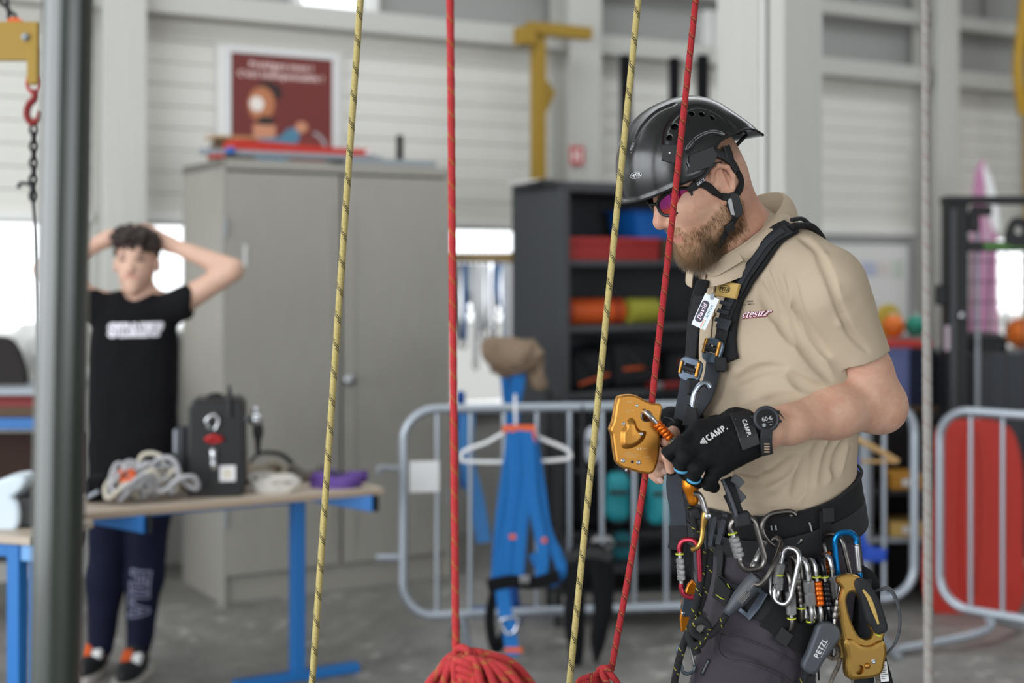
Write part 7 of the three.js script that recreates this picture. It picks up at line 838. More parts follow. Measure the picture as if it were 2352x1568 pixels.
  { const m = faceAt(P(1586, 848, 2.56), V(-0.55, 0, 0.83), V(0.3, 1, 0)); const b = putW(harness, 'far_buckle', plate(spline2([[-0.018, 0.016], [0.018, 0.016], [0.021, -0.002], [0.016, -0.018], [-0.016, -0.018], [-0.021, -0.002]], 40), 0.007, m, { holes: [[[-0.011, 0.01], [-0.011, -0.008], [0.011, -0.008], [0.011, 0.01]]] }), mat(0x4f5a66, 0.35, 0.7)); putW(b, 'gold_side', box(0.006, 0.028, 0.006, 0.016, 0.004, 0.005, 0.002).applyMatrix4(m), M.gold); putW(b, 'gold_side', box(0.005, 0.024, 0.006, -0.017, 0.0, 0.005, 0.002).applyMatrix4(m), M.gold); putW(b, 'roller', sweep([V(-0.012, 0, 0.003), V(0.012, 0, 0.003)], circleProfile(0.005, 10)).applyMatrix4(m), M.rubber); }
  far([[1584, 862, 2.57], [1580, 900, 2.565], [1572, 940, 2.56], [1566, 985, 2.555], [1563, 1040, 2.55]], 0.036, M.webGrey, 'far_lower_strap'); putW(harness, 'strap_end_roll', box(0.024, 0.03, 0.014, ...P(1592, 888, 2.555).toArray(), 0.005), M.rubber);
  const dr = PP([[1590, 958], [1591, 930], [1597, 902], [1609, 884], [1622, 880], [1630, 890]], 2.53); putW(harness, 'chest_ring', tube(dr, 0.0062, { n: 36 }), mat(0x9aa4b0, 0.25, 1)); putW(harness, 'ring_holder', plate([[-0.014, -0.014], [0.012, -0.014], [0.008, 0.014], [-0.006, 0.02]], 0.012, faceAt(P(1588, 957, 2.53), V(-0.3, 0, 1), UP)), M.rubber);
  // hanging strap tail and its sewn end
  const tail = (pts, w, m, name) => putW(harness, name, sweep(resample(PP(pts), 24), rectProfile(w, 0.004), { normals: resample(PP(pts), 24).map(() => V(-0.35, 0, 1).normalize()) }), m);
  tail([[1550, 1085, 2.5], [1549, 1120, 2.49], [1556, 1165, 2.485], [1560, 1210, 2.485]], 0.029, M.webGrey, 'strap_tail'); tail([[1557, 1208, 2.482], [1559, 1235, 2.482], [1555, 1263, 2.485]], 0.033, M.web, 'sewn_end');
  // leg loop
  const legP = strapOn(trouserF, [[1650, 1345], [1690, 1368], [1735, 1388], [1790, 1420], [1840, 1462], [1872, 1505], [1888, 1545]], 0.045, 0.004, 0.004, 60); putW(harness, 'leg_loop', legP.geo, M.web); putW(harness, 'leg_pad', strapOn(trouserF, [[1770, 1400], [1820, 1435], [1862, 1478], [1893, 1530]], 0.07, 0.008, 0.0005, 40).geo, M.pad);
  const lk = (x, y, up, out, t, m, name, lift, holes) => { const a = on(trouserF, x, y); return putW(harness, name, plate(out, t, faceAt(a.p.addScaledVector(a.n, lift), a.n, up), holes ? { holes } : {}), m); };
  lk(1733, 1382, V(0.6, 0.8, 0), [[-0.016, -0.027], [0.016, -0.027], [0.018, 0], [0.016, 0.027], [-0.016, 0.027]], 0.005, mat(0x4a525c, 0.4, 0.7), 'leg_buckle', 0.012, [[[-0.011, 0.021], [-0.011, -0.021], [0.006, -0.021], [0.006, 0.021]]]); const qb = lk(1674, 1358, V(0.7, 0.7, 0), [[-0.02, -0.016], [0.018, -0.018], [0.02, 0.016], [-0.018, 0.018]], 0.008, M.rubber, 'quick_buckle', 0.012); { const a = on(trouserF, 1676, 1357); putW(qb, 'lime_edge', tube([[1662, 1372], [1680, 1372], [1690, 1360], [1682, 1346]].map(([x, y]) => { const h = on(trouserF, x, y); return h.p.addScaledVector(h.n, 0.017); }), 0.0011, { n: 20 }), M.lime); void a; }
  lk(1795, 1462, V(0.6, 0.8, 0), [[-0.011, -0.011], [0.011, -0.011], [0.011, 0.011], [-0.011, 0.011]], 0.006, M.rubber, 'loop_keeper', 0.01);
  putW(harness, 'leg_riser', strapOn(trouserF, [[1658, 1250], [1660, 1290], [1656, 1330], [1652, 1350]], 0.018, 0.003, 0.004, 24).geo, M.web); putW(harness, 'rear_riser', tube(PP([[1918, 1175, 2.62], [1926, 1190, 2.58], [1940, 1215, 2.56], [1946, 1245, 2.55]]), 0.005, { n: 20 }), M.rubber); putW(harness, 'gear_loop', tube(PP([[1770, 1262, 2.53], [1790, 1288, 2.5], [1840, 1296, 2.49], [1890, 1285, 2.51], [1920, 1262, 2.55]]), 0.0048, { n: 36 }), M.rubber);
  // rescue bag behind the thigh
  putW(harness, 'rear_leg_pad', skin((x, y, z) => Math.max(trouserBase(x, y, z) - 0.012, Math.abs(y - yOf(1400)) - 0.06, -((x - x0) * -fM.x + (z - z0) * -fM.z) + 0.03), V(x0 - 0.1, yOf(1490), z0 - 0.3), V(x0 + 0.32, yOf(1310), z0 + 0.25), 0.009), M.pad);
}
{ // name badge on the far strap
  const o = P(1620, 716, 2.53), n = V(-0.35, 0.1, 1).normalize(), y = V(0.42, 0.9, 0).addScaledVector(n, -V(0.42, 0.9, 0).dot(n)).normalize(), x = y.clone().cross(n), b = thing('name_badge', 'small white printed name badge clipped to the harness strap', 'badge', o), w = 0.027, h = 0.06;
  putW(b, 'card', plate([[-w / 2, -h / 2], [w / 2, -h / 2], [w / 2, h / 2], [-w / 2, h / 2]], 0.0016, Mx(o, x, y, n)), M.paper);
  putW(b, 'card_print', sheet(2, 2, (u, v) => o.clone().addScaledVector(n, 0.0012).addScaledVector(x, (u - 0.5) * w).addScaledVector(y, (v - 0.5) * h)), mat(0xffffff, 0.5, 0, { map: print(288, 640, (c) => { c.fillStyle = '#d6dce0'; c.fillRect(0, 0, 288, 640); c.save(); c.translate(144, 320); c.rotate(-Math.PI / 2); c.fillStyle = '#26283a'; c.beginPath(); c.roundRect(-230, -130, 430, 150, 60); c.fill(); c.fillStyle = '#f2d6e4'; c.font = 'italic bold 110px serif'; c.textAlign = 'center'; c.fillText('David', -20, -22); c.fillStyle = '#17697f'; c.font = 'bold 62px sans-serif'; c.fillText('ACTESUR', 40, 96); for (const [i, k] of ['#d05040', '#e8a060', '#4a9a8a'].entries()) { c.fillStyle = k; c.fillRect(-300, 30 + i * 22, 160, 10); } c.restore(); }) })); putW(b, 'clip', box(0.008, 0.012, 0.006, ...o.clone().addScaledVector(y, 0.03).toArray(), 0.002), M.galvDull);
}
{ // wristwatch
  const o = P(1760, 962, 2.415), n = V(-0.08, 0.12, 1).normalize(), y = V(-0.18, 0.97, -0.05), w = thing('wristwatch', 'dark grey round digital sports watch on the man\u2019s wrist', 'watch', o), m = faceAt(o, n, y), fwd = P(1812, 972, 2.485).sub(wristL).normalize();
  putW(w, 'case', lathe([[0, -0.006], [0.0205, -0.006], [0.0225, -0.003], [0.0225, 0.004], [0.0205, 0.0065], [0.0185, 0.007], [0.0175, 0.0055], [0, 0.0055]], o, o.clone().add(n), 32), mat(0x23262c, 0.5)); for (const s of [-1, 1]) for (const q of [0.008, -0.008]) putW(w, 'button', box(0.005, 0.005, 0.004, s * 0.0225, q, 0, 0.0015).applyMatrix4(m), M.rubber);
  { const d = []; void d; putW(w, 'screen', new THREE.CircleGeometry(0.0168, 32).applyMatrix4(new THREE.Matrix4().copy(m).multiply(new THREE.Matrix4().makeTranslation(0, 0, 0.006))), mat(0xffffff, 0.25, 0, { map: print(256, 256, (c) => { c.fillStyle = '#0d0e10'; c.fillRect(0, 0, 256, 256); c.fillStyle = '#c9ccce'; c.font = '70px sans-serif'; c.textAlign = 'center'; c.fillText('60\u00b76', 134, 150); c.font = '20px sans-serif'; c.fillStyle = '#a05048'; c.fillText('\u25aa\u25aa\u25aa\u25aa\u25aa', 128, 76); c.fillStyle = '#8c9094'; c.beginPath(); c.arc(80, 200, 24, 0, 7); c.fill(); c.fillRect(130, 170, 70, 5); c.fillRect(150, 205, 30, 10); }) })); }
  const wc = P(1766, 982, 2.458), a1 = V(0, 1, 0).addScaledVector(fwd, -fwd.y).normalize(), a2 = fwd.clone().cross(a1), sp = Array.from({ length: 40 }, (_, i) => wc.clone().addScaledVector(a1, 0.0315 * Math.cos(i / 40 * 6.2832)).addScaledVector(a2, 0.0305 * Math.sin(i / 40 * 6.2832)));
  putW(w, 'band', sweep(sp, rectProfile(0.022, 0.003), { closed: true, normals: sp.map((p) => p.clone().sub(wc).normalize()) }), M.rubber);
  const tail = resample([P(1762, 985, 2.405), P(1760, 1005, 2.405), P(1761, 1030, 2.41), P(1763, 1044, 2.415)], 16); putW(w, 'band_tail', sweep(tail, rectProfile(0.02, 0.003), { normals: tail.map(() => V(0, 0, 1)) }), M.rubber); for (let i = 0; i < 4; i++) putW(w, 'band_hole', box(0.009, 0.0022, 0.001, ...P(1761, 1019 + i * 6, 2.4065).add(V(0, 0, 0.0022)).toArray()), mat(0x9a8672, 0.8));
}
// carabiners
function carabiner(label, px, py, d, len, w, ang, yaw, o = {}) {
  const c = P(px, py, d), t = thing(o.name ?? 'carabiner', label, 'carabiner', c, 0, o.group), Y = V(Math.sin(ang), Math.cos(ang), o.lean ?? 0).normalize(), Z0 = V(0, 0, 1).addScaledVector(Y, -Y.z).normalize(), X0 = Y.clone().cross(Z0), Z = Z0.clone().multiplyScalar(Math.cos(yaw)).addScaledVector(X0, Math.sin(yaw)), X = Y.clone().cross(Z), L = (x, y, z = 0) => c.clone().addScaledVector(X, x * w / 2).addScaledVector(Y, y * len / 2).addScaledVector(Z, z), r = o.r ?? 0.0047;
  const k = o.oval ? 0.5 : 0.2, pts = [L(0.82, -0.52), L(0.86, -0.7), L(0.6, -0.92), L(0, -1), L(-0.6, -0.96), L(-0.95, -0.75), L(-1, -0.3), L(-1, 0.3), L(-0.95, 0.75), L(-0.6, 0.96), L(0, 1), L(0.6 - k * 0.2, 0.93), L(0.88 - k * 0.1, 0.72), L(0.84, 0.56)];
  putW(t, 'frame', tube(pts, r, { n: 60, k: 10 }), o.body ?? M.alu);
  putW(t, 'gate', rod(L(0.82, -0.58), L(0.84, 0.6), r * 0.8), o.gate ?? M.alu);
  const a = L(0.82, o.s0 ?? -0.42), b = L(0.84, o.s1 ?? 0.36), l = a.distanceTo(b), R = o.sr ?? 0.0072, n = o.rings ?? 3, prof = [[0, 0], [R * 0.8, 0], [R, l * 0.05]];
  for (let i = 1; i <= n; i++) { const y = l * i / (n + 1); prof.push([R, y - l * 0.045], [R * 0.84, y - l * 0.02], [R * 0.84, y + l * 0.02], [R, y + l * 0.045]); }
  prof.push([R, l * 0.95], [R * 0.8, l], [0, l]); putW(t, 'lock_sleeve', lathe(prof, a, b, 16), o.sleeve ?? M.knurl);
  if (o.band) { const q = L(o.bandAt?.[0] ?? 0.84, o.bandAt?.[1] ?? 0.5); putW(t, 'lime_band', sweep(Array.from({ length: 16 }, (_, i) => q.clone().addScaledVector(X, (r + 0.002) * Math.cos(i * 0.3927)).addScaledVector(Z, (r + 0.002) * Math.sin(i * 0.3927))), circleProfile(0.0014, 6), { closed: true }), M.lime); }
  return t;
}
carabiner('red anodised carabiner with silver sleeve at the front of the belt', 1583, 1305, 2.47, 0.1, 0.036, -0.05, Math.PI - 0.3, { body: M.pink, band: true });
carabiner('large grey steel carabiner with knurled sleeve hanging at the belt buckle', 1716, 1248, 2.44, 0.092, 0.046, -0.28, Math.PI - 0.15, { body: M.gun, r: 0.0052, sr: 0.0092, band: true, rings: 3 });
const G = 'carabiners in the row on the gear loop';
carabiner('small silver screw link first in the row of carabiners', 1781, 1336, 2.455, 0.055, 0.022, 0.06, -1.00, { group: G, r: 0.0036, sr: 0.0072, band: true, rings: 1 });
carabiner('polished wide carabiner overlapping the start of the row', 1806, 1322, 2.44, 0.096, 0.036, 0.22, Math.PI - 0.75, { group: G, body: mat(0xa4a4a6, 0.26, 1), sr: 0.0078, rings: 0 });
carabiner('grey carabiner with smooth sleeve hanging lowest in the row', 1806, 1380, 2.458, 0.1, 0.03, -0.05, -1.10, { group: G, body: M.gun, sr: 0.009, rings: 0, band: true, bandAt: [0.84, -0.55] });
carabiner('dull steel carabiner with dark sleeve in the row of carabiners', 1829, 1352, 2.468, 0.11, 0.028, -0.08, -1.25, { group: G, body: M.gun, sleeve: M.gun, band: true, bandAt: [0.84, -0.56] });
carabiner('carabiner with thick silver knurled sleeve in the row', 1852, 1356, 2.455, 0.11, 0.028, -0.1, -1.30, { group: G, body: M.alu, sr: 0.0098, rings: 1, band: true, bandAt: [0.3, -0.95] });
carabiner('carabiner with bright orange ringed sleeve in the row', 1872, 1357, 2.462, 0.108, 0.028, -0.12, -1.30, { group: G, body: M.alu, sleeve: M.anoOrange, sr: 0.0088, rings: 4, band: true });
carabiner('carabiner with black blue ringed sleeve in the row', 1891, 1358, 2.47, 0.11, 0.028, -0.14, -1.30, { group: G, body: M.anoBlack, sleeve: M.anoBlack, sr: 0.0088, rings: 4, band: true });
carabiner('plain grey carabiner last in the row before the ascender', 1907, 1345, 2.48, 0.108, 0.03, -0.14, -1.25, { group: G, body: M.alu, sr: 0.0088, rings: 0 });
carabiner('oval steel carabiner with orange sleeve holding the gold ascender', 1922, 1290, 2.5, 0.1, 0.05, -0.24, 2.2, { body: M.gun, oval: true, sleeve: M.anoOrange, sr: 0.0086, rings: 4 });
carabiner('blue anodised wire carabiner above the gold ascender', 1948, 1284, 2.475, 0.094, 0.04, -0.1, -0.1, { body: M.anoBlue, r: 0.0052, rings: 0, sr: 0.0052, s0: -0.5, s1: 0.5, sleeve: M.alu });
carabiner('dark steel carabiner joining the lettered sleeve to the ascender', 1915, 1392, 2.462, 0.088, 0.024, 0.17, -1.20, { body: M.gun, sleeve: M.gun, sr: 0.0078, rings: 2 });
carabiner('small grey accessory carabiner hanging beside the trouser leg', 1577, 1512, 2.5, 0.052, 0.026, -0.25, 0.3, { body: mat(0x5a646c, 0.4, 0.6), r: 0.0034, rings: 0, sr: 0.0022, sleeve: M.gun });
carabiner('carabiner with orange ringed sleeve clipped into the gold device', 1517, 988, 2.488, 0.092, 0.05, -0.75, -1.4, { body: M.alu, sleeve: M.anoOrange, sr: 0.0085, rings: 4, band: true, bandAt: [0.82, -0.55] });
{ // grey webbing stub between the glove and the big carabiner
  const t = thing('webbing_lanyard', 'black lanyard end with rubber sleeve rising from the big carabiner to the glove', 'lanyard', P(1715, 1215, 2.44)), R = (p, w, m, n, th = 0.005) => { const q = resample(PP(p), 20); return putW(t, n, sweep(q, rectProfile(w, th), { normals: q.map(() => V(0.15, 0, 1).normalize()) }), m); };
  R([[1668, 1098, 2.44], [1680, 1130, 2.44], [1690, 1165, 2.44], [1702, 1195, 2.44]], 0.02, M.web, 'webbing'); R([[1658, 1100, 2.435], [1672, 1128, 2.43], [1684, 1160, 2.43], [1692, 1185, 2.43]], 0.006, M.greySleeve, 'edge_cord', 0.006); R([[1676, 1105, 2.45], [1690, 1128, 2.45], [1708, 1148, 2.45]], 0.015, M.greySleeve, 'strap_tab', 0.006); R([[1682, 1096, 2.43], [1694, 1104, 2.43], [1704, 1114, 2.43]], 0.015, mat(0x3a3c40, 0.5), 'zip_pull', 0.005); R([[1668, 1135, 2.455], [1678, 1155, 2.455], [1684, 1172, 2.455]], 0.012, M.pad, 'strap_tab', 0.004);
  putW(t, 'rubber_sleeve', box(0.03, 0.026, 0.022, ...P(1704, 1192, 2.44).toArray(), 0.006, [0, 0, 0.2]), M.rubber);
}
{ // gold rope device in the hands
  const z = (x, y) => [(x - 335) / 4.357 / 1308, -(y - 500) / 4.357 / 1308], o = P(1380 + 335 / 4.357, 880 + 500 / 4.357, 2.495), n = V(0.1, 0.05, 1).normalize(), m = faceAt(o, n, UP), t = thing('rope_descender', 'gold metal rope descender held on the red rope', 'descender', o);
  const out = [[185, 145], [260, 130], [330, 140], [420, 185], [500, 215], [572, 228], [566, 350], [560, 480], [545, 720], [530, 785], [490, 865], [460, 875], [400, 868], [270, 832], [200, 812], [160, 775], [148, 730], [130, 600], [116, 495], [100, 458], [130, 380], [150, 270], [165, 190]].map(([a, b]) => z(a, b));
  const out2 = spline2(out, 120), M4 = (dz) => new THREE.Matrix4().copy(m).multiply(new THREE.Matrix4().makeTranslation(0, 0, dz));
  const f = putW(t, 'front_plate', plate(out2, 0.014, M4(0.011), { bevel: 0.004, holes: [arc2(...z(440, 325), 0.0088)] }), M.gold); putW(t, 'back_plate', plate(out2, 0.012, M4(-0.012), { bevel: 0.003 }), M.gold);
  // pressed cam housing, raised from the plate
  const cam = spline2([[238, 345], [290, 318], [330, 350], [352, 420], [395, 462], [452, 470], [440, 540], [385, 605], [300, 652], [205, 662], [172, 640], [160, 560], [168, 470], [215, 405]].map(([a, b]) => z(a, b)), 60);
  { const C = z(290, 510), g = sheet(60, 10, (u, v) => { const i = Math.min(59, Math.round(u * 60) % 60), [x, y] = cam[i], s = 1 - v; return V(mix(C[0], x, s), mix(C[1], y, s), 0.0165 + 0.0075 * smooth(0, 0.42, v) + 0.001 * v); }); putW(f, 'cam_housing', g.applyMatrix4(m), M.gold); }
  for (const [a, b, r] of [[345, 220, 0.0026], [208, 397, 0.003], [378, 497, 0.0028], [200, 760, 0.0036], [357, 780, 0.0036]]) { const p = V(...z(a, b), a === 378 ? 0.0252 : 0.018).applyMatrix4(m); const rv = putW(f, 'rivet', lathe([[0, 0.0008], [r * 0.5, 0.0008], [r * 0.55, 0.0016], [r, 0.0012], [r * 1.1, 0], [0, 0]], p, p.clone().add(n), 16), M.steel); void rv; }
  { const p = V(...z(440, 325), 0.0185).applyMatrix4(m); putW(f, 'eyelet', lathe([[0.0078, -0.008], [0.0078, 0.0012], [0.0092, 0.0016], [0.0104, 0.0004], [0.0104, -0.002]], p, p.clone().add(n), 28), M.gun); const q = V(...z(293, 775), 0.0186).applyMatrix4(m); putW(f, 'sight_hole', lathe([[0, 0], [0.0024, 0], [0.0026, 0.0003], [0, 0.0003]], q, q.clone().add(n), 14), M.black); const k = V(...z(252, 815), 0.012).applyMatrix4(m), k2 = V(...z(235, 868), 0.014).applyMatrix4(m); putW(t, 'stop_pin', rod(k, k2, 0.0028), M.steel); }
  putW(f, 'engraving', sheet(2, 2, (u, v) => V(...z(165 + u * 330, 745 - v * 130), 0.0184).applyMatrix4(m)), mat(0xffffff, 0.5, 0.3, { transparent: true, map: print(330, 130, (c) => { c.clearRect(0, 0, 330, 130); c.fillStyle = '#ead9b0'; c.font = 'bold 30px sans-serif'; c.fillText('C E', 180, 42); c.font = '13px sans-serif'; c.fillText('EN 12841 C', 55, 72); c.fillText('EN 341 2A  \u00d810-12 mm', 58, 94); c.fillRect(230, 28, 46, 3); c.fillRect(60, 110, 120, 2); c.fillRect(240, 112, 70, 2); }) })); putW(f, 'engraving', sheet(2, 2, (u, v) => V(...z(230 + u * 100, 300 - v * 140), 0.0184).applyMatrix4(m)), mat(0xffffff, 0.5, 0.3, { transparent: true, map: print(100, 140, (c) => { c.clearRect(0, 0, 100, 140); c.fillStyle = '#e6cf98'; c.fillRect(4, 104, 84, 3); c.fillRect(4, 124, 50, 3); c.font = '22px sans-serif'; c.fillText('PETZL', 14, 28); }) }));
}
{ // orange rope adjuster with gold lever
  const t = thing('rope_adjuster', 'orange and gold rope adjuster hanging below the gloved hand', 'adjuster', P(1600, 1200, 2.47)), q = (x, y) => P(x, y, 2.475);
  const f = union([[cone(q(1583, 1085), q(1586, 1115), 0.014, 0.013), 0.01], [cone(q(1586, 1115), q(1592, 1148), 0.013, 0.01), 0.008]]); putW(t, 'body', skin(f, q(1560, 1170).add(V(0, 0, -0.03)), q(1615, 1060).add(V(0, 0, 0.03)), 0.0026), M.goldOrange); putW(t, 'silver_arm', tube(PP([[1592, 1132], [1603, 1134], [1612, 1146], [1618, 1165], [1622, 1180]], 2.465), 0.0055, { n: 24 }), M.alu);
  putW(t, 'gold_lever', sweep(resample(PP([[1622, 1178], [1617, 1196], [1614, 1220], [1611, 1240], [1602, 1256], [1587, 1263]], 2.46), 30), rectProfile(0.012, 0.011), { up: V(1, 0, 0), scale: (s) => mix(1.35, 0.8, smooth(0, 0.4, s)) }), M.goldPale); const bp = P(1626, 1185, 2.452); putW(t, 'axle_bolt', lathe([[0, 0.003], [0.004, 0.003], [0.006, 0.001], [0.0062, -0.004], [0, -0.004]], bp, bp.clone().add(V(0, 0, 1)), 16), M.steel); putW(t, 'black_cam', box(0.024, 0.022, 0.02, ...P(1596, 1180, 2.49).toArray(), 0.006, [0, 0, 0.3]), M.rubber);
}
{ // black lanyard rope with knot and grey moulded sleeve
  const t = thing('lanyard_rope', 'black lanyard rope with yellow flecks, knot and moulded grey end', 'lanyard', P(1600, 1440, 2.46)), T = (p, n = 60, r = 0.0066) => putW(t, 'rope', sweep(resample(PP(p), n), circleProfile(r, 14)), M.ropeBlack);
  T([[1588, 1165, 2.5], [1592, 1190, 2.485], [1600, 1225, 2.48], [1612, 1262, 2.475], [1612, 1310, 2.47], [1602, 1370, 2.462], [1590, 1425, 2.46], [1570, 1480, 2.465], [1556, 1530, 2.47], [1545, 1600, 2.475], [1535, 1720, 2.48]], 110); T([[1630, 1262, 2.49], [1628, 1310, 2.475], [1618, 1360, 2.47], [1605, 1400, 2.47], [1592, 1432, 2.472], [1588, 1458, 2.462]], 60);
  T([[1668, 1412, 2.448], [1652, 1436, 2.448], [1632, 1456, 2.448], [1610, 1462, 2.445], [1592, 1450, 2.442], [1594, 1432, 2.44], [1612, 1424, 2.438], [1626, 1436, 2.442], [1618, 1456, 2.455], [1600, 1466, 2.46], [1586, 1476, 2.455]], 80); T([[1588, 1440, 2.462], [1583, 1462, 2.45], [1592, 1480, 2.444], [1610, 1478, 2.444], [1618, 1462, 2.45]], 40); T([[1598, 1478, 2.46], [1598, 1492, 2.46], [1601, 1500, 2.46]], 10, 0.0085);
  const a = P(1669, 1409, 2.446), b = P(1742, 1324, 2.438), l = a.distanceTo(b); const s = putW(t, 'moulded_sleeve', lathe([[0, 0], [0.0088, 0], [0.009, l * 0.1], [0.0145, l * 0.42], [0.0155, l * 0.8], [0.0148, l * 0.97], [0.012, l], [0, l]], a, b, 22), M.greySleeve);
  { const dir = b.clone().sub(a).normalize(), nn = V(0, 0, 1).addScaledVector(dir, -dir.z).normalize(), x = dir.clone().cross(nn).negate(), o = a.clone().lerp(b, 0.62).addScaledVector(nn, 0.0157); putW(s, 'sleeve_print', sheet(2, 2, (u, v) => o.clone().addScaledVector(dir, (u - 0.5) * 0.042).addScaledVector(nn.clone().cross(dir), (v - 0.5) * 0.015)), mat(0xffffff, 0.6, 0, { transparent: true, map: print(256, 90, (c) => { c.clearRect(0, 0, 256, 90); c.fillStyle = '#8f8580'; c.font = '15px sans-serif'; for (let i = 0; i < 5; i++) c.fillRect(6, 8 + i * 15, 150 - (i % 3) * 22, 5); c.font = 'bold 26px sans-serif'; c.fillText('CE 0082', 158, 40); }) })); void x; }
  putW(t, 'wire_hook', tube(PP([[1731, 1338, 2.43], [1742, 1342, 2.425], [1758, 1330, 2.425], [1775, 1300, 2.43], [1790, 1262, 2.455], [1794, 1244, 2.47], [1784, 1236, 2.48], [1776, 1240, 2.485]]), 0.0052, { n: 50 }), M.gun); putW(t, 'swivel', lathe([[0, 0], [0.006, 0], [0.007, 0.006], [0.005, 0.01], [0.007, 0.014], [0.006, 0.022], [0, 0.022]], P(1727, 1318, 2.45), P(1736, 1280, 2.46), 14), M.alu); putW(t, 'swivel_link', tube(PP([[1730, 1300, 2.458], [1740, 1278, 2.46], [1752, 1254, 2.47], [1758, 1246, 2.475]]), 0.0052, { n: 20 }), M.alu);
}
{ // orange rope clamp at the front edge
  const t = thing('rope_clamp', 'orange rope clamp with black grip hanging at the man\u2019s thigh', 'clamp', P(1580, 1440, 2.52)), q = (x, y) => { const p = P(x, y, 2.52), o = P(1580, 1390, 2.52); return [p.x - o.x, p.y - o.y]; }, m = new THREE.Matrix4().setPosition(P(1580, 1390, 2.52));
  putW(t, 'plate', plate([[1590, 1334], [1600, 1345], [1596, 1375], [1588, 1410], [1578, 1444], [1566, 1446], [1564, 1420], [1568, 1380], [1582, 1342]].map(([a, b]) => q(a, b)), 0.012, m), M.goldOrange); putW(t, 'grip', plate([[1572, 1368], [1588, 1366], [1589, 1385], [1582, 1412], [1570, 1412], [1567, 1395]].map(([a, b]) => q(a, b)), 0.014, new THREE.Matrix4().setPosition(P(1580, 1390, 2.515))), mat(0x2a333c, 0.4)); const p = P(1569, 1408, 2.507); putW(t, 'rivet', lathe([[0, 0.002], [0.003, 0.002], [0.0036, 0], [0, 0]], p, p.clone().add(V(0, 0, 1)), 12), M.steel);
}
{ // gold handled ascender with its tape
  const O = P(1975, 1440, 2.45), z = (x, y) => { const p = P(1520 + x / 3.35, 1100 + y / 3.35, 2.45); return [p.x - O.x, p.y - O.y]; }, Z = (l) => l.map(([a, b]) => z(a, b)), t = thing('hand_ascender', 'gold handled ascender with black grip hanging at the man\u2019s hip', 'ascender', O), m = new THREE.Matrix4().makeRotationY(0.2).setPosition(O), M4 = (dz) => new THREE.Matrix4().copy(m).multiply(new THREE.Matrix4().makeTranslation(0, 0, dz));
  const fr = putW(t, 'frame', plate(spline2(Z([[1345, 765], [1420, 740], [1500, 762], [1560, 830], [1640, 950], [1690, 1080], [1708, 1160], [1690, 1230], [1668, 1290], [1692, 1310], [1680, 1395], [1655, 1472], [1590, 1492], [1500, 1496], [1432, 1490], [1424, 1350], [1400, 1200], [1378, 1050], [1368, 910], [1385, 825]]), 110), 0.014, M4(0), { bevel: 0.0045, holes: [spline2(Z([[1388, 905], [1420, 848], [1470, 842], [1520, 892], [1572, 1000], [1612, 1130], [1640, 1175], [1622, 1232], [1562, 1250], [1500, 1222], [1440, 1125], [1402, 1015]]), 70).reverse()] }), M.goldPale);
  putW(fr, 'grip', plate(spline2(Z([[1492, 782], [1540, 790], [1590, 850], [1650, 950], [1700, 1090], [1712, 1150], [1660, 1165], [1625, 1120], [1590, 1080], [1570, 1010], [1535, 900], [1500, 840]]), 70), 0.024, M4(0.001), { bevel: 0.006, holes: [spline2(Z([[1520, 832], [1560, 870], [1600, 960], [1630, 1060], [1660, 1125], [1625, 1080], [1585, 1000], [1545, 905]]), 40).reverse()] }), M.rubber);
  putW(fr, 'grip_inlay', sweep(resample([[1522, 838], [1572, 905], [1612, 1000], [1650, 1105]].map(([a, b]) => V(...z(a, b), 0.0128).applyMatrix4(m)), 24), rectProfile(0.0065, 0.003), { normals: Array.from({ length: 25 }, () => V(0.2, 0, 1)), scale: (s) => [mix(0.5, 1.2, Math.sin(Math.PI * clamp(s, 0.05, 0.95))), 1] }), M.tagGold);
  putW(fr, 'body_shell', plate(spline2(Z([[1412, 1240], [1500, 1290], [1600, 1300], [1680, 1270], [1694, 1320], [1680, 1395], [1655, 1472], [1590, 1492], [1500, 1496], [1432, 1490], [1424, 1350]]), 60), 0.026, M4(0.002), { bevel: 0.007, holes: [arc2(...z(1490, 1445), 0.0085)] }), M.goldPale);
  const rp = V(...z(1605, 1387), 0.015).applyMatrix4(m), nn = V(Math.sin(0.2), 0, Math.cos(0.2)); putW(fr, 'rivet', lathe([[0, 0.0012], [0.002, 0.0012], [0.0024, 0.002], [0.0042, 0.0016], [0.0046, 0], [0, 0]], rp, rp.clone().add(nn), 16), M.steel); const cp = V(...z(1555, 1420), 0.0155).applyMatrix4(m); putW(fr, 'catch', lathe([[0, 0.003], [0.004, 0.002], [0.0055, 0], [0, 0]], cp, cp.clone().add(nn), 12), M.gold); const lp = V(...z(1690, 1208), 0.006).applyMatrix4(m); putW(fr, 'lime_band', tube([lp.clone().add(V(-0.014, 0.004, 0)), lp.clone().add(V(-0.004, 0.001, 0.004)), lp], 0.0013, { n: 12 }), M.lime);
  const q = resample(PP([[2005, 1360, 2.48], [2025, 1352, 2.47], [2043, 1352, 2.465], [2058, 1375, 2.46], [2066, 1405, 2.46], [2066, 1445, 2.46], [2054, 1480, 2.465], [2034, 1503, 2.47]]), 50); putW(t, 'hand_tape', sweep(q, rectProfile(0.014, 0.004), { normals: q.map((p, i) => p.clone().sub(P(2010, 1430, 2.47)).setZ(0.25 * (p.x - 0.6)).normalize()) }), mat(0x4a4d52, 0.6, 0, { bumpMap: rep(webTex, 1, 40), bumpScale: 0.0004 }));
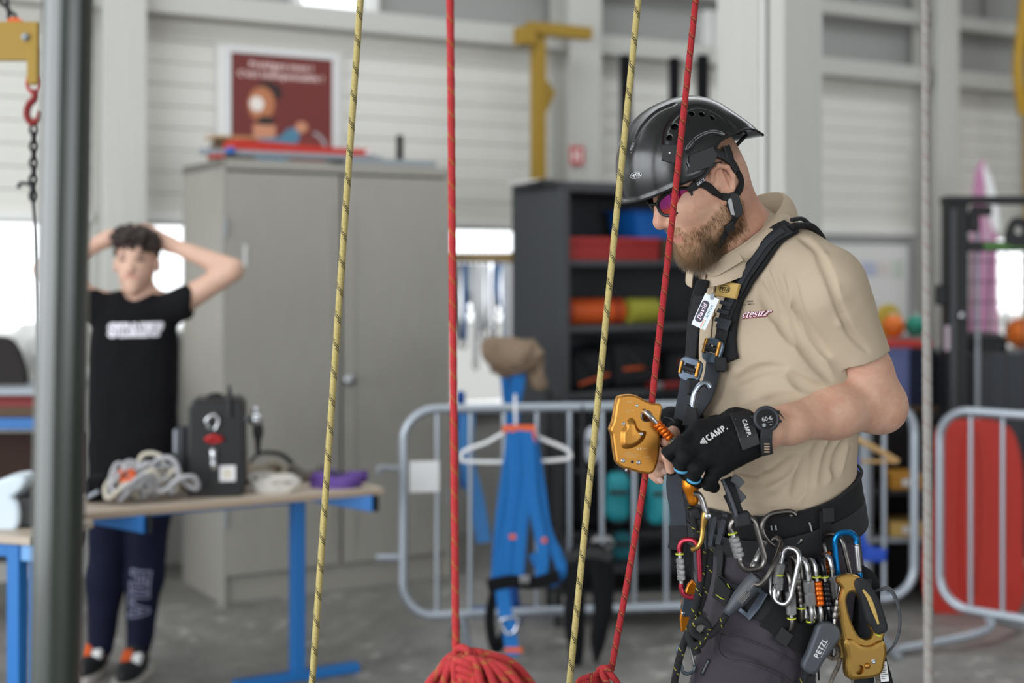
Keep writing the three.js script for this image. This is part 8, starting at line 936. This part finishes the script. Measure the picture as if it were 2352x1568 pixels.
  const w2 = (pts, w, mm, nm) => { const r = resample(PP(pts), 20); putW(t, nm, sweep(r, rectProfile(w, 0.004), { normals: r.map(() => V(0.1, 0, 1)) }), mm); }; w2([[1985, 1330, 2.49], [1990, 1420, 2.49], [1990, 1500, 2.49], [1992, 1600, 2.49]], 0.026, M.webGrey, 'foot_tape'); w2([[1978, 1545, 2.46], [1978, 1580, 2.46], [1976, 1640, 2.465]], 0.026, M.web, 'foot_tape'); w2([[1972, 1310, 2.5], [2000, 1330, 2.495], [2008, 1400, 2.495], [2018, 1500, 2.49], [2036, 1568, 2.49], [2050, 1640, 2.49]], 0.024, M.pad, 'foot_tape'); { const lb = P(2030, 1542, 2.462); putW(t, 'white_label', box(0.014, 0.034, 0.0015, ...lb.toArray(), 0, [0, 0, 0.12]), mat(0xffffff, 0.7, 0, { map: print(64, 150, (c) => { c.fillStyle = '#d8d8da'; c.fillRect(0, 0, 64, 150); c.fillStyle = '#44464a'; for (let i = 0; i < 8; i++) c.fillRect(8, 12 + i * 16, 30 + (i * 13) % 22, 5); }) })); }
}
{ // lettered grey sleeve with black rope
  const a = P(1857, 1533, 2.452), b = P(1908, 1438, 2.452), l = a.distanceTo(b), t = thing('lettered_lanyard', 'black lanyard with lettered grey moulded end below the row of carabiners', 'lanyard', a), dir = b.clone().sub(a).normalize(), nn = V(0, 0, 1).addScaledVector(dir, -dir.z).normalize(), x = dir.clone().cross(nn), m = Mx(a, x, dir, nn);
  const s = putW(t, 'moulded_sleeve', plate(spline2([[-0.008, 0], [0.008, 0], [0.011, l * 0.3], [0.0155, l * 0.72], [0.0165, l * 0.9], [0.007, l], [-0.007, l], [-0.0165, l * 0.9], [-0.0155, l * 0.72], [-0.011, l * 0.3]], 60), 0.02, m, { bevel: 0.006 }), M.greySleeve); const c = a.clone().lerp(b, 0.5).addScaledVector(nn, 0.0104); putW(s, 'brand_print', sheet(2, 2, (u, v) => c.clone().addScaledVector(dir, (u - 0.5) * 0.042).addScaledVector(x, -(v - 0.5) * 0.018)), mat(0xffffff, 0.6, 0, { transparent: true, map: print(320, 136, (g) => { g.clearRect(0, 0, 320, 136); g.fillStyle = '#c6c8ca'; g.font = 'bold 100px sans-serif'; g.textAlign = 'center'; g.fillText('PETZL', 160, 100); g.fillRect(60, 118, 200, 5); }) }));
  putW(t, 'rope', sweep(resample(PP([[1860, 1528, 2.452], [1850, 1550, 2.455], [1838, 1580, 2.46], [1815, 1650, 2.47]]), 40), circleProfile(0.0066, 14)), M.ropeBlack);
}
{ // thin beige cords with a rolled end
  M.ropeBeige = ropeMat(0x9c9184, [[0, 0.12, 0x2a2622]], { pitch: 0.02 });
  const t = thing('accessory_cord', 'beige flecked accessory cord coiled behind the lettered sleeve', 'cord', P(1915, 1560, 2.47)); for (let i = 0; i < 3; i++) putW(t, 'cord', tube(PP([[1906 + i * 4, 1480], [1922 + i * 2, 1488], [1924 - i, 1505], [1912, 1512], [1900 + i * 4, 1502]], 2.475 + 0.006 * i), 0.0036, { closed: true, n: 30 }), M.ropeBeige); putW(t, 'cord', tube(PP([[1930, 1510, 2.48], [1925, 1530, 2.48], [1915, 1550, 2.48], [1895, 1600, 2.48]]), 0.0038, { n: 24 }), M.ropeBeige); putW(t, 'cord', tube(PP([[1958, 1540, 2.475], [1960, 1570, 2.475], [1958, 1640, 2.475]]), 0.004, { n: 16 }), M.ropeBeige); putW(t, 'cord', tube(PP([[2012, 1535, 2.48], [2018, 1570, 2.48], [2020, 1640, 2.48]]), 0.004, { n: 16 }), M.ropeBeige); putW(t, 'gold_backing', box(0.034, 0.05, 0.006, ...P(1940, 1485, 2.485).toArray(), 0.003, [0, 0, 0.1]), M.tagGold);
}
{ // trouser pocket label
  const h = on(trouserF, 1621, 1532), g = patchOn(trouserF, h.p, h.n, V(-0.2, -1, 0), 0.03, 0.009, 6, 3, 0.0015); const lb = putW(trousers, 'pocket_label', g, mat(0xffffff, 0.8, 0, { map: print(256, 76, (c) => { c.fillStyle = '#14161c'; c.fillRect(0, 0, 256, 76); c.fillStyle = '#9aa0a8'; c.font = 'bold 40px sans-serif'; c.textAlign = 'center'; c.fillText('SOLIDWAC', 128, 52); }) })); void lb;
}

scene.traverse((o) => { if (o.isMesh) o.castShadow = o.receiveShadow = true; });
renderer.render(scene, camera);
